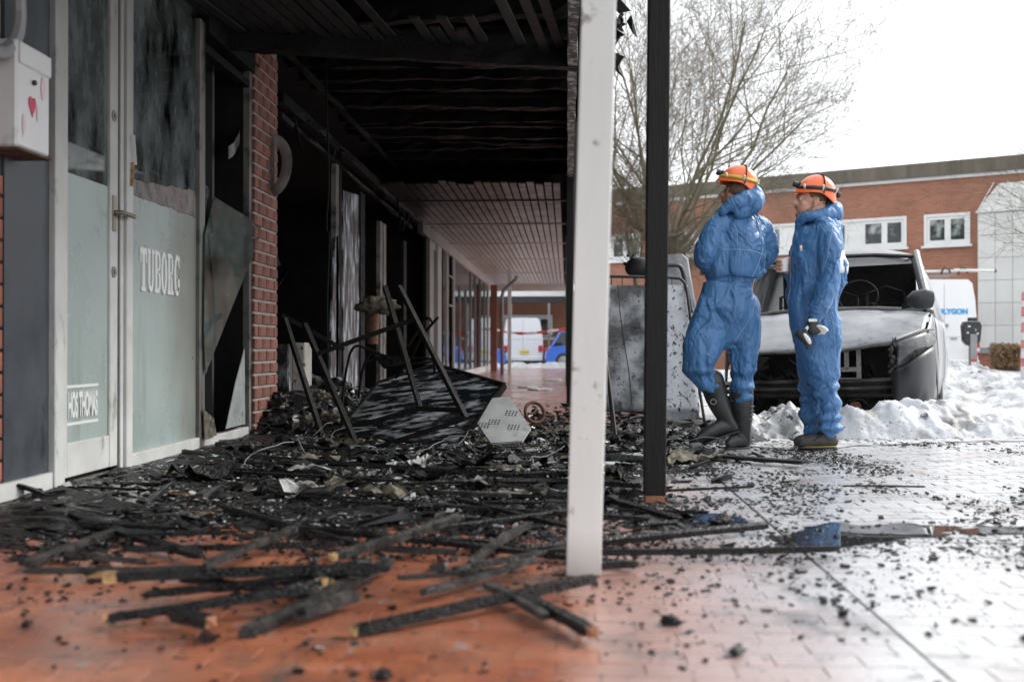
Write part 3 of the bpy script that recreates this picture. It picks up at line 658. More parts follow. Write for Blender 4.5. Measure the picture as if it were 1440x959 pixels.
# near brick strip at the picture's left edge
strip = part('brick_wall', m_mortar, (lambda q: (q.bb(FAX - .2, FAX - .012, 3.2, F(3), 0, 3.3), q)[1])(MB()))
bm_b = MB(); bm_b.cbox((0, 0, 0), (.03, .218, .088), .004); me_b = bm_b.mesh('brick'); me_b.materials.append(m_brick)
for k in range(14):
    z = .10 + k * .10 + .05
    for j in range(2):
        y = F(3) - .11 - j * .232 - (0 if k % 2 else .0)
        o = bpy.data.objects.new('brick', me_b); COL.objects.link(o); o.parent = strip; o.location = Vector((FAX - .012, y, z)) - wloc(strip)
# dark slate panel and its white sill
b = MB(); b.bb(FAX - .04, FAX + .005, F(4), F(67), .10, 3.2); part('slate_panel', m_navy, b)
b = MB(); b.bb(FAX - .05, FAX + .03, F(-60), F(66), .02, .10); part('panel_sill', m_frame, b)
b = MB(); b.bb(FAX - .1, FAX + .02, F(-60), F(350), -.08, .0185); part('plinth', m_conc, b)
# entrance door
def bar(name, pa, pb, z0, z1, X0=FAX - .04, X1=FAX + .02, m=None, parent=None):
    b = MB(); b.bb(X0, X1, F(pa), F(pb), z0, z1); bv = b.build(name, m or m_frame, parent or bld)
    mo = bv.modifiers.new('b', 'BEVEL'); mo.width = .004; mo.segments = 1; return bv
bar('door_jamb', 68, 80, .02, 3.1, FAX - .05, FAX + .035); bar('door_jamb', 80.3, 88, .02, 3.1, FAX - .05, FAX + .015)
door = bar('shop_door', 88.4, 93, .047, 3.05, FAX - .03, FAX + .008)
bar('door_stile', 152.5, 163, .047, 3.05, FAX - .03, FAX + .01, parent=door)
bar('door_rail', 93.2, 152.3, .047, .225, FAX - .03, FAX + .006, parent=door)
b = MB(); b.bb(FAX - .014, FAX - .008, F(93), F(152.6), .225, 3.05); b.build('door_glass', m_clear, door)
b = MB(); b.bb(FAX - .0075, FAX - .0045, F(93.2), F(152.4), .226, 1.615); b.build('frosted_film', m_film, door)
bar('door_rubber', 163.3, 166.5, .02, 3.05, FAX - .05, FAX + .002, m_black)
b = MB(); y = F(157); b.tube([(FAX + .01, y, 1.475), (FAX + .062, y, 1.475)], .012, 10); b.tube([(FAX + .058, y - .005, 1.475), (FAX + .062, y + .17, 1.47)], .013, 10)
b.box((FAX + .014, y, 1.47), (.008, .045, .20)); b.build('door_handle', m_bronze, door, 40)
for zz in (2.02, 1.14):
    b = MB(); b.tube([(FAX + .008, y, zz), (FAX + .016, y, zz)], .032, 12); b.tube([(FAX + .016, y, zz), (FAX + .024, y, zz)], .014, 10); b.build('lock_cylinder', m_grey, door, 40)
b = MB(); b.bb(FAX - .004, FAX - .002, F(88.8 + 5), F(139), .505, .520); b.bb(FAX - .004, FAX - .002, F(93.8), F(139), .312, .327); b.build('sign_line', m_whitetext, door)
def facade_text(name, me, w_, h_, y0, y1, z0, z1, X, mat, parent):
    sy, sz = (y1 - y0) / w_, (z1 - z0) / h_
    for v in me.vertices:
        x_, y_, z_ = v.co; v.co = (z_ + X, y0 + x_ * sy, z0 + y_ * sz)
    off = wloc(parent)
    for v in me.vertices: v.co -= off
    me.update(); me.materials.clear(); return link(name, me, mat, parent)
me, w_, h_ = text_mesh('HOS THOMAS', .1, .004); facade_text('door_lettering', me, w_, h_, F(96), F(137), .345, .485, FAX - .001, m_whitetext, door)
# mullion and large window
bar('window_mullion', 166.8, 171, .02, 3.1, FAX - .05, FAX + .012); bar('window_mullion', 171.4, 180, .02, 3.1, FAX - .05, FAX + .03)
win = bar('shop_window', 180.3, 276, .018, .095, FAX - .045, FAX + .025)
b = MB(); b.bb(FAX - .014, FAX - .008, F(180), F(277), .095, 3.05); b.build('window_glass', m_clear, win)
b = MB()
yy = np.linspace(F(180.5), F(276.6), 26); top = [1.615 + .012 * fbm(y_ * 6, 1, 2) for y_ in yy]
b.prism([(FAX - .0072, y_, .096) for y_ in (yy[0], yy[-1])] + [(FAX - .0072, y_, t_) for y_, t_ in zip(yy[::-1], top[::-1])], (.003, 0, 0)); b.build('frosted_film', m_film, win)
b = MB(); t2 = [1.70 + .10 * (i / 25) + .02 * fbm(y_ * 9, 4, 2) for i, y_ in enumerate(yy)]
b.prism([(FAX - .0072, y_, t_ + .003) for y_, t_ in zip(yy, top)] + [(FAX - .0072, y_, t_) for y_, t_ in zip(yy[::-1], t2[::-1])], (.0025, 0, 0)); b.build('torn_film', m_film_pink, win)
# TUBORG in slab-serif letters
def letters():
    b = MB(); T = .30   # strokes in a 1-high cell; each letter 0.62 wide
    def rect(x0, x1, y0, y1): b.add([(x0, y0, 0), (x1, y0, 0), (x1, y1, 0), (x0, y1, 0), (x0, y0, .01), (x1, y0, .01), (x1, y1, .01), (x0, y1, .01)], [(0, 3, 2, 1), (4, 5, 6, 7), (0, 1, 5, 4), (1, 2, 6, 5), (2, 3, 7, 6), (3, 0, 4, 7)])
    def arc(cx, cy, rx, ry, tx, ty, a0, a1, n=12):
        for i in range(n):
            p, q = a0 + (a1 - a0) * i / n, a0 + (a1 - a0) * (i + 1) / n
            o_ = [(cx + rx * math.cos(p), cy + ry * math.sin(p)), (cx + rx * math.cos(q), cy + ry * math.sin(q)), (cx + (rx - tx) * math.cos(q), cy + (ry - ty) * math.sin(q)), (cx + (rx - tx) * math.cos(p), cy + (ry - ty) * math.sin(p))]
            b.add([(x, y, 0) for x, y in o_] + [(x, y, .01) for x, y in o_], [(0, 3, 2, 1), (4, 5, 6, 7), (0, 1, 5, 4), (1, 2, 6, 5), (2, 3, 7, 6), (3, 0, 4, 7)])
    H = math.pi
    x = 0; s = .22                                  # T
    rect(x, x + .64, .86, 1); rect(x, x + .09, .66, .86); rect(x + .55, x + .64, .66, .86); rect(x + .21, x + .43, .1, .86); rect(x + .12, x + .52, 0, .1)
    x = .72                                         # U
    rect(x, x + .3, .9, 1); rect(x + .40, x + .66, .9, 1); rect(x + .06, x + .25, .3, .9); rect(x + .46, x + .60, .3, .9); arc(x + .33, .3, .27, .3, .17, .13, H, 2 * H)
    x = 1.44                                        # B
    rect(x, x + .34, .9, 1); rect(x, x + .34, 0, .1); rect(x + .06, x + .26, .1, .9); rect(x + .26, x + .34, .46, .56)
    arc(x + .34, .74, .26, .26, .15, .1, -H / 2, H / 2); arc(x + .34, .27, .28, .27, .16, .1, -H / 2, H / 2)
    x = 2.12                                        # O
    arc(x + .31, .5, .31, .52, .19, .12, 0, 2 * H, 22)
    x = 2.82                                        # R
    rect(x, x + .34, .9, 1); rect(x, x + .32, 0, .1); rect(x + .06, x + .26, .1, .9); arc(x + .34, .72, .26, .28, .15, .1, -H / 2, H / 2); rect(x + .26, x + .34, .44, .54)
    arc(x + .32, .22, .22, .28, .17, .1, 0, H / 2); rect(x + .37, x + .54, .0, .22); rect(x + .54, x + .66, 0, .1)
    x = 3.56                                        # G
    arc(x + .32, .5, .32, .52, .2, .12, H * .22, H * 1.78, 20); rect(x + .42, x + .60, .1, .5); rect(x + .33, x + .66, .42, .5); rect(x + .5, x + .6, .68, .98)
    me = b.mesh('letters'); return me
me = letters(); facade_text('window_lettering', me, 4.22, 1.0, F(196), F(252), 1.056, 1.318, FAX - .004, m_whitetext, win)
for v in me.vertices: pass
# small sticker and rubbish caught behind the mullion
b = MB(); b.beam(FZ(183, 190, FAX + .03), FZ(186, 232, FAX + .03), .05, .004); b.build('torn_sticker', m_whitecloth, bld)
b = MB(); b.beam(FZ(183, 228, FAX + .028), FZ(182, 262, FAX + .028), .04, .004); b.build('torn_sticker', m_fresh, bld)
# broken shop bay
for pa, pb, mt in ((276.5, 279, m_frame_dirty), (279.3, 284, m_frame_dirty), (347, 350, m_frame_dirty), (352, 356, m_frame_dirty)):
    bar('window_mullion', pa, pb, .02, 3.0, FAX - .05, FAX + .022, mt)
bar('window_sill', 284.4, 346.6, .018, .085, FAX - .05, FAX + .02, m_frame)
hd = MB(); hd.bb(FAX - .06, FAX + .05, F(284), F(356), 2.93, 3.06); hd.bb(FAX - .05, FAX + .02, F(284), F(356), 2.80, 2.86); part('burnt_header', m_charceil, hd)
b = MB(); b.bb(-3.2, -3.18, F(300, -3.2), F(352, -3.2), .1, 2.7); part('grey_locker', m_grey, b)
b = MB(); b.bb(FAX - .42, FAX - .38, F(318, FAX - .4), F(334, FAX - .4), .1, 2.62); part('inner_post', m_frame_dirty, b)
b = MB(); pts = [FZ(338, 170, FAX - .1), FZ(336, 195, FAX - .06), FZ(328, 210, FAX - .02), FZ(321, 215, FAX + .0)]; b.tube(pts, [(.004, .05)] * 4, 4); part('bent_flashing', m_frame_dirty, b)
b = MB(); b.beam(FZ(283, 350, FAX - .02), FZ(285, 505, FAX - .02), .07, .03, jit=.008, n=6); part('melted_insulation', M('yellow_insulation', (.30, .22, .05), (.10, .08, .04), sc=20, r1=.8), b)
def shard(name, pts, X, mat, label, tilt=0):
    P = [FZ(x, y, X + tilt * (520 - y) / 250) for x, y in pts]
    b = MB(); b.prism(P, (.006, 0, 0)); o = b.build(name, mat); tag(o, label, 'glass pane'); return o
shard('glass_shard', [(300, 277), (366, 317), (361, 345), (322, 440), (288, 526), (286, 470), (287, 330)], FAX + .035, m_shard, 'big slipped sheet of cracked glass leaning in front of the broken shop bay')
shard('glass_shard', [(283.5, 252), (293, 268), (287, 300), (284, 306)], FAX - .005, m_shard, 'small pointed glass shard still stuck high in the frame of the broken bay')
shard('glass_shard', [(343, 490), (344, 596), (317, 603), (330, 540)], FAX + .03, M('frosted_shard', (.28, .30, .30), (.42, .45, .45), sc=12, r1=.3, spots=[((.02, .02, .02), 9, .62, .04)]), 'pale frosted glass fragment at the bottom corner of the broken bay')
shard('glass_shard', [(285, 575), (300, 588), (304, 612), (287, 617)], FAX + .035, m_wool, 'dirty wad of film and glass at the foot of the broken bay')
# brick pillar
PX = FAX + .05
y0, y1 = F(358, PX), F(391, PX)
pil = MB(); pil.bb(FAX - .5, PX - .012, y0 + .012, y1 - .012, 0, 3.3); pil = part('brick_pillar', m_mortar, pil)
bl = (y1 - y0 - .01) / 3; bm_b = MB(); bm_b.cbox((0, 0, 0), (.05, bl - .018, .080), .004); me_b = bm_b.mesh('brick'); me_b.materials.append(m_brick_soot)
bm_h = MB(); bm_h.cbox((0, 0, 0), (.05, bl / 2 - .018, .080), .004); me_h = bm_h.mesh('brick'); me_h.materials.append(m_brick_soot)
bm_e = MB(); bm_e.cbox((0, 0, 0), (.055, .05, .083), .004); me_e = bm_e.mesh('brick'); me_e.materials.append(m_brick_soot)
for k in range(32):
    z = .045 + k * .1005
    if k % 2: row = [(y0 + bl * (j + .5), me_b) for j in range(3)]
    else: row = [(y0 + bl * .25, me_h), (y0 + bl, me_b), (y0 + bl * 2, me_b), (y0 + bl * 2.75, me_h)]
    for y, me in row:
        o = bpy.data.objects.new('brick', me); COL.objects.link(o); o.parent = pil
        o.location = Vector((PX - .025 + random.uniform(-.002, .002), y, z)) - wloc(pil)
    for j in range(1):
        o = bpy.data.objects.new('brick', me_e); COL.objects.link(o); o.parent = pil
        o.location = Vector((PX - .055 - .030, y0 + .014, z)) - wloc(pil)
b = MB(); b.bb(FAX - .6, FAX - .03, y0 - .05, y0 - .02, 0, 3.2); part('bay_return', m_void, b)
# bent round bracket on the pillar
b = MB(); c = FZ(382, 232, PX + .01)
P_ = [c + Vector((.00 + .13 * math.sin(t), .03 * math.sin(t * 2), .225 * math.cos(t))) for t in np.linspace(0, math.pi, 16)]
b.tube(P_, [(.045, .008)] * 16, 8, ref=(0, 1, 0)); b.beam(c + Vector((.0, 0, .23)), c + Vector((.0, 0, -.23)), .05, .02)
o = b.build('bent_sign_ring', m_frame_dirty, smooth=40); tag(o, 'bent half-round metal sign ring fixed to the sooty brick pillar', 'sign bracket')

# ---- burnt shop bays
for pa, pb, z1, mt in ((470, 474, 2.75, m_frame_dirty), (475, 478, 2.72, m_metal), (505, 511, 2.65, m_charceil), (533, 536, 2.45, m_frame_dirty), (537.5, 541, 2.45, m_frame_dirty), (566, 570, 2.4, m_charceil), (598, 603, 2.9, m_charceil)):
    bar('burnt_mullion', pa, pb, .0, z1, FAX - .04, FAX + .02, mt)
def sheet(name, pts, X, m, th=.02):
    b = MB(); b.prism([FZ(x, y, X) for x, y in pts], (th, 0, 0)); return part(name, m, b)
sheet('burnt_door_panel', [(480, 268), (504, 275), (504, 420), (503, 565), (490, 572), (481, 560), (480, 400)], FAX - .02, m_streak)
sheet('burnt_door_panel', [(469, 335), (473, 330), (475, 420), (473, 540), (462, 545), (464, 440)], FAX + .0, m_streak)
b = MB(); b.beam((FAX - .03, F(395), 2.97), (FAX - .03, F(603), 2.93), .09, .10, jit=.012, n=24); b.beam((FAX - .02, F(395), 2.80), (FAX - .02, F(580), 2.72), .05, .04, jit=.012, n=18); part('burnt_header', m_charceil, b)
b = MB()
for k in range(26):
    t = random.random(); y = F(395) + (F(603) - F(395)) * t; b.beam((FAX + random.uniform(-.05, .05), y, 2.95), (FAX + random.uniform(-.1, .1), y + random.uniform(-.1, .2), 2.95 - random.uniform(.1, .5) * random.random()), .03, .012, jit=.006, n=3)
tag(part('hanging_tatters', m_charceil, b), kind='stuff')
b = MB(); P_ = [D(458, 60, 9.5), D(459, 150, 9.5), D(462, 250, 9.55), D(459, 320, 9.6), D(463, 335, 9.6), D(460, 420, 9.65), D(461, 520, 9.7)]; b.tube([Vector(p) for p in catmull(P_, 5)], .008, 6)
tag(b.build('hanging_cable', m_metal, smooth=True), 'thin burnt cable hanging from the black ceiling beside the pillar', 'cable')
# things inside the burnt shop
b = MB(); 
for i in range(60):
    c = Vector((random.uniform(-4.6, -3.0), random.uniform(10.4, 14), random.uniform(.1, 1.7))); b.beam(c, c + Vector([random.uniform(-.4, .4) for _ in range(3)]), .05, .03, jit=.012, n=3)
tag(b.build('shop_wreckage', m_charceil), kind='stuff')
b = MB(); c = D(524, 458, 12.4); b.tube([c - Vector((0, 0, .20)), c + Vector((0, 0, .30))], [.06, .09], 14); b.tube([c + Vector((0, 0, .30)), c + Vector((0, 0, .32))], [.10, .10], 14)
o = b.build('burnt_bucket', m_rust, smooth=40); tag(o, 'scorched reddish bucket standing in the burnt shop opening', 'bucket')
def lump(name, c, r, mat, label, cat, seed=0, amp=.35, sc=3.0, squash=.7):
    b = MB(); b.ball((0, 0, 0), (r[0], r[1], r[2]), 28, 18); 
    for i, v in enumerate(b.v):
        p = Vector(v); n_ = fbm(p.x * sc / max(r) + seed, p.y * sc / max(r), p.z * sc / max(r), 5); b.v[i] = tuple(Vector(c) + p * (1 + amp * n_ * 1.6))
    o = b.build(name, mat, smooth=True)
    if label: tag(o, label, cat)
    return o
lump('scorched_insulation', D(528, 430, 12.2), (.20, .1, .09), m_wool, 'scorched wad of insulation sagging over the bucket in the burnt shop', 'insulation', 3)
lump('scorched_insulation', D(466, 590, 9.3), (.10, .08, .07), m_wool, 'pale wad of insulation on the rubble heap behind the chair frame', 'insulation', 5)
lump('scorched_insulation', D(434, 590, 9.1), (.06, .06, .05), m_wool, 'small pale lump of insulation on the rubble heap near the pillar', 'insulation', 9)
lump('scorched_insulation', D(452, 560, 9.8), (.08, .07, .06), m_wool, 'upper lump of insulation below the white cabinet', 'insulation', 12)
for (xa, xb, ya, yb, t, lb) in ((390, 411, 484, 572, 10.6, 'bluish scorched steel cabinet door standing just behind the brick pillar'), (415, 434, 482, 576, 10.3, 'narrow pale scorched steel cabinet side standing right of the bluish one')):
    p0, p1 = D(xa, yb, t), D(xb, ya, t); c = (p0 + p1) / 2
    b = MB(); b.cbox(c, (p1.x - p0.x, .28, p1.z - p0.z), .012); o = b.build('steel_cabinet', m_streak if xa < 400 else m_support); tag(o, lb, 'cabinet')
    for q in ((.5, .42), (.5, -.42)):
        bb = MB(); bb.tube([c + Vector(((p1.x - p0.x) * .3, -.142, (p1.z - p0.z) * q[1])), c + Vector(((p1.x - p0.x) * .3, -.152, (p1.z - p0.z) * q[1]))], .012, 8); bb.build('screw_head', m_black, o)
# rubble mound along the burnt shops
P = []
for j in range(120):
    y = 8.9 + 4.4 * j / 119; row = []
    for i in range(50):
        x = -3.2 + 1.9 * i / 49; h = sm(-1.35, -2.5, x) * sm(8.9, 9.7, y) * (1 - sm(12, 13.2, y)); h *= sm(9.9, 10.1, y) if x < -2.5 else 1
        row.append((x, y, -.03 + h * (.30 + .18 * fbm(x * 3, y * 3, 2) + .08 * fbm(x * 12, y * 12, 5))))
    P.append(row)
b = MB(); b.grid(P); tag(b.build('rubble_heap', m_soot, smooth=True), kind='stuff')
def hmound(x, y):
    h = sm(-1.35, -2.5, x) * sm(8.9, 9.7, y) * (1 - sm(12, 13.2, y)); h *= sm(9.9, 10.1, y) if x < -2.5 else 1
    return -.03 + h * (.30 + .18 * fbm(x * 3, y * 3, 2))
for nm, cnt, mat, sz in (('rubble_chunks', 2600, m_crumb, (.02, .10)), ('rubble_flakes', 700, m_ash, (.015, .07)), ('insulation_scraps', 420, m_wool, (.02, .09))):
    o = chips(nm, cnt, (-2.9, -1.3, 9.0, 12.8), lambda x, y: sm(-1.35, -1.9, x), sz, (.3, .9), mat, elong=2.5)
    a = np.zeros(len(o.data.vertices) * 3, np.float32); o.data.vertices.foreach_get('co', a); a = a.reshape(-1, 3)
    for i in range(0, len(a), 8):
        c = a[i:i + 8].mean(0); a[i:i + 8, 2] += max(0, hmound(float(c[0]), float(c[1])))
    o.data.vertices.foreach_set('co', a.ravel()); o.data.update()

# ================================================================== CEILING
ceil = empty('arcade_ceiling', (-1.2, 6, 2.95)); tag(ceil, kind='structure')
b = MB(); b.bb(FAX - .3, .33, -1.5, 41, 3.42, 3.52); b.build('roof_deck', m_deck, ceil)
b = MB(); b.bb(FAX - .3, .30, 6.8, 41, 3.60, 3.75); b.bb(FAX - .3, .54, -1.5, 6.8, 3.60, 3.75); b.build('roof_slab', m_char, ceil)
b = MB()
y = 8.9
while y < 17: b.beam((FAX, y + random.uniform(-.1, .1), 3.32 + random.uniform(-.03, .03)), (.05, y + random.uniform(-.22, .22), 3.32 + random.uniform(-.05, .03)), random.uniform(.06, .22), .10, jit=.018, n=18); y += random.uniform(.18, .75)
for x in np.arange(-2.4, 0, 9.0): b.beam((x, 8.5, 3.26), (x + random.uniform(-.05, .05), 16.5, 3.2), .04, .05, jit=.010, n=20)
tag(b.build('burnt_joists', m_charceil, ceil), kind='stuff')
b = MB(); b.beam((FAX - .05, 8.35, 3.05), (.10, 9.0, 3.02), .12, .22, jit=.01, n=16); b.build('cross_beam', m_charceil, ceil)
# burnt slats left hanging above the camera side (turned 5 degrees)
a5 = R(5)
for k in range(26):
    x = -2.50 + k * .098
    if k in (9, 13, 14, 20, 21, 23): 
        if k not in (9,): continue
    yend = 8.28 + (x + 2.56) * .24 + random.uniform(-.05, .03); z = 3.06 + random.uniform(-.015, .01)
    L_ = 3.4 if k not in (11, 15, 16, 17, 18, 19) else random.uniform(.4, .7)
    if k == 24: yend += .25; z -= .02
    p1 = Vector((x, yend, z)); p0 = p1 - Vector((math.sin(a5), math.cos(a5), 0)) * L_ + Vector((0, 0, .0))
    b = MB(); b.beam(p0, p1, .070, .018, roll=random.uniform(-.10, .10), jit=.003, n=5); b.build('burnt_slat', m_charslat, ceil)
# intact slats further along
SP = .118; nsl = int((.0 - FAX) / SP)
slm = None
segs = [(15.2, 19.4), (19.4, 25.5), (25.5, 32.4), (32.4, 39.8)]
for k in range(nsl):
    x = FAX + .06 + k * SP
    for (ya, yb) in segs:
        if ya < 16: ya += random.uniform(.0, .25) + .4 * fbm(x * 2, 1, 1)
        b = MB(); b.box((x, (ya + yb) / 2, 2.955 + random.uniform(-.002, .002)), (SP * .80, yb - ya - .006, .02), rotm(0, random.gauss(0, .02), 0)); b.build('ceiling_slat', m_slatpaint, ceil)
b = MB(); b.bb(FAX, 0, 39.8, 39.95, 2.72, 3.42); b.build('end_beam', m_trim, ceil)
b = MB(); b.bb(FAX, .0, 15.6, 39.8, 3.10, 3.115); b.build('slat_backing', m_deck, ceil)
for y in (17.1, 20.3, 24.1, 28.4, 33.5): 
    b = MB(); b.bb(FAX + .02, -.01, y, y + .04, 2.925, 2.945); b.build('slat_joint_strip', m_slatpaint, ceil)
# longitudinal beam above the post row with peeling white paint, fascia outside
b = MB(); b.beam((.045, 5.5, 3.05), (.045, 16.5, 3.03), .07, .24, jit=.006, n=44); b.build('edge_beam', m_peel, ceil)
b = MB(); b.bb(.01, .08, 16.5, 39.9, 2.93, 3.17); b.build('edge_beam', m_trim, ceil)
b = MB(); b.bb(.30, .34, 11.5, 40.5, 2.98, 3.8); b.bb(.50, .56, -1.5, 6.8, 3.0, 3.8); b.bb(.08, .3, 11.5, 40.5, 3.0, 3.04); b.build('fascia', m_blackpost, ceil)
b = MB()
for i in range(46):
    c = Vector((random.uniform(.32, .46), random.uniform(8.6, 10.6), random.uniform(3.15, 4.1))); q = Vector([random.gauss(0, .07) for _ in range(3)]) + Vector((0, 0, -.06))
    b.prism([c, c + q, c + q + Vector([random.gauss(0, .06) for _ in range(3)]), c + Vector([random.gauss(0, .05) for _ in range(3)])], (random.uniform(-.01, .01), .004, .003))
b.beam((.42, 8.6, 4.05), (.38, 10.8, 3.35), .02, .30, jit=.03, n=14); b.beam((.36, 8.3, 3.75), (.36, 10.9, 3.75), .06, .5, jit=.03, n=14)
b.build('torn_flashing', m_charslat, ceil)

# ================================================================== INTACT SHOPS FURTHER ALONG
shop = bld
def mull(px, w_, z0, z1, m=m_shopwhite, X0=FAX - .05, X1=FAX + .03, name='shop_mullion'):
    y = F(px); b = MB(); b.bb(X0, X1, y - w_ / 2, y + w_ / 2, z0, z1); return part(name, m, b)
ya, yb = 21.2, 38.2
b = MB(); b.bb(FAX - .05, FAX + .05, 19.8, 39.8, 2.74, 3.3); part('shop_fascia', m_trim, b)
b = MB(); b.bb(FAX - .05, FAX + .04, 20.8, 38.2, -.02, .16); part('shop_sill', m_shopwhite, b)
b = MB(); b.bb(FAX - .06, FAX + .01, 20.9, F(612), .16, 2.74); part('shop_pier', m_shopwhite, b)
b = MB(); b.bb(FAX - .03, FAX + .015, F(609.5), F(613), .1, 2.6); part('shop_gap', m_black, b)
b = MB(); b.bb(FAX - .06, FAX + .03, F(613.5), F(619), .16, 2.74); part('shop_pier', m_shopwhite, b)
for px, w_, mt in ((621, .07, m_metal), (628, .12, m_shopwhite), (634, .08, m_metal), (637.5, .1, m_shopwhite), (646, .07, m_grey), (654.5, .07, m_grey), (661.5, .08, m_grey), (668, .08, m_grey), (674.5, .08, m_grey), (681, .08, m_grey), (686, .25, m_shopwhite)):
    mull(px, w_, .16, 2.74 if px not in (646, 654.5) else 2.2, mt)
b = MB(); b.bb(FAX - .01, FAX - .002, 22, 38, .16, 2.74); part('shop_glass', m_pane, b)
b = MB(); b.bb(-9, FAX, 38.1, 38.108, .16, 2.74); part('shop_glass', m_pane, b)
for x in np.arange(-8.6, FAX, 1.1):
    b = MB(); b.bb(x, x + .07, 38.06, 38.14, 0, 2.9); part('shop_mullion', m_grey, b)
b = MB(); b.bb(-9.1, FAX, 38.05, 38.15, 2.74, 3.3); b.bb(-9.1, FAX - .1, 21, 38.1, 3.3, 3.4); part('shop_roof', m_shopwhite, b)
b = MB(); b.bb(-9.1, -9.0, 21, 38.1, 0, 3.3); part('room_wall', m_shopwhite, b)
b = MB(); b.bb(-9, FAX - .06, 21, 38.0, -.1, .03); part('room_floor', m_farpave, b)
for zz in (1.62, 2.25):
    b = MB(); b.bb(FAX + .031, FAX + .05, F(629), F(637), zz, zz + .04); part('shop_rail', m_grey, b)
# hanging box sign inside, and round lamps
b = MB(); c = D(635.5, 410, 30); b.cbox(D(636, 409, 29.5), (.35, .5, .85), .03); o = b.build('hanging_sign_box', m_grey); tag(o, 'grey box sign hanging in the far shop window', 'sign')
# corner column (red brick) with downpipe
b = MB(); c = G(694.5, 521.5); b.bb(c.x - .10, c.x + .10, c.y - .1, c.y + .15, 0, 2.72); col = b.build('corner_column', m_brick); tag(col, 'slim red brick column at the far corner of the arcade', 'column')
c = G(706, 526); b = MB(); b.tube([c, c + Vector((0, 0, 2.15)), c + Vector((.03, 0, 2.3)), c + Vector((.38, 0, 2.62)), c + Vector((.40, 0, 2.72))], .05, 10)
o = b.build('downpipe', m_grey, smooth=True); tag(o, 'grey downpipe with an elbow beside the far brick column', 'downpipe')
b = MB(); b.bb(c.x + .14, c.x + .24, c.y + .3, c.y + .4, 0, 2.9); o = b.build('white_end_post', m_tarp); tag(o, 'white post behind the downpipe at the far corner', 'post')

# ================================================================== POSTS
def lean_post(x, y, w_, z0, z1, leanx, m, name, label, foot=None):
    b = MB(); b.beam((x, y, z0), (x + leanx * (z1 - z0), y, z1), w_, w_, jit=.0006, n=10, up=(0, 1, 0)); o = b.build(name, m)
    bv = o.modifiers.new('b', 'BEVEL'); bv.width = .006; bv.segments = 2; bv.limit_method = 'ANGLE'
    tag(o, label, 'post', 'arcade posts'); return o
lean_post(.052, 3.60, .108, 0, 3.1, .027, m_white, 'arcade_post', 'thick off-white post nearest the camera, leaning slightly')
bp = lean_post(.407, 5.33, .100, .03, 3.2, .010, m_blackpost, 'arcade_post', 'charred black post between the white post and the two men')
b = MB(); b.bb(.362, .452, 5.285, 5.375, 0, .035); b.build('post_foot', m_rawwood, bp)
lean_post(.045, 14.7, .095, 0, 2.95, 0, m_blackpost, 'arcade_post', 'black post hidden just behind the white post, base in the litter')
for y, lb in ((22.5, 'dark green post in the far arcade, behind the black ones'), (30.5, 'second dark post from the far end of the arcade'), (38.4, 'dark post at the far end of the arcade')):
    lean_post(.03, y, .11, 0, 2.95, 0, m_post_dark, 'arcade_post', lb)
# wall things at the left
XL = FAX + .16
lb = MB(); y0, y1 = F(24, XL), F(70, XL); lb.cbox((FAX + .08, (y0 + y1) / 2, 1.832), (.155, y1 - y0, .475), .012)
box = lb.build('mailbox', m_boxwhite, smooth=30); tag(box, 'white steel mailbox with a red heart sticker on the slate panel', 'mailbox')
b = MB(); b.bb(XL - .002, XL + .004, y0 + .015, y1 - .01, 1.962, 1.967); b.bb(XL - .002, XL + .006, y0 + .01, y1 - .006, 1.968, 2.055); b.build('flap', m_boxwhite, box)
b = MB(); y = F(46, XL); b.tube([(XL, y, 1.905), (XL + .012, y, 1.905)], .012, 12); b.build('key_lock', m_black, box)
b = MB(); c = Vector((XL - .001, F(44.5, XL), 1.80)); P_ = []
for t in np.linspace(0, 2 * math.pi, 26)[:-1]: P_.append(c + Vector((0, .0021 * 16 * math.sin(t) ** 3, .0032 * (13 * math.cos(t) - 5 * math.cos(2 * t) - 2 * math.cos(3 * t) - math.cos(4 * t)))))
b.prism(P_, (.003, 0, 0)); b.build('heart_sticker', m_heart, box)
for (xa, ya_, w_, h_) in ((60, 125, .02, .07), (33, 175, .014, .06), (52, 160, .008, .05)):
    c = FZ(xa, ya_, XL + .0012); b = MB(); b.ball(c, (.0015, w_, h_ * .8), 12, 8); b.build('paint_smear', m_pinksmear, box)
b = MB(); b.bb(FAX + .01, XL + .005, y0 - .002, y1 + .002, 1.582, 1.593); b.build('rusty_underside', m_rust, box)
b = MB(); c = FZ(-10, -5, FAX + .12); b.tube([c + Vector((0, .23 * math.cos(t), .23 * math.sin(t))) for t in np.linspace(0, 2 * math.pi, 33)], [(.035, .03)] * 33, 8, ref=(1, 0, 0)); b.beam((FAX, c.y, c.z - .1), (FAX + .12, c.y, c.z - .1), .03, .03)
o = b.build('round_wall_sign', m_grey, smooth=40); tag(o, 'round grey sign rim high on the wall above the mailbox', 'sign')

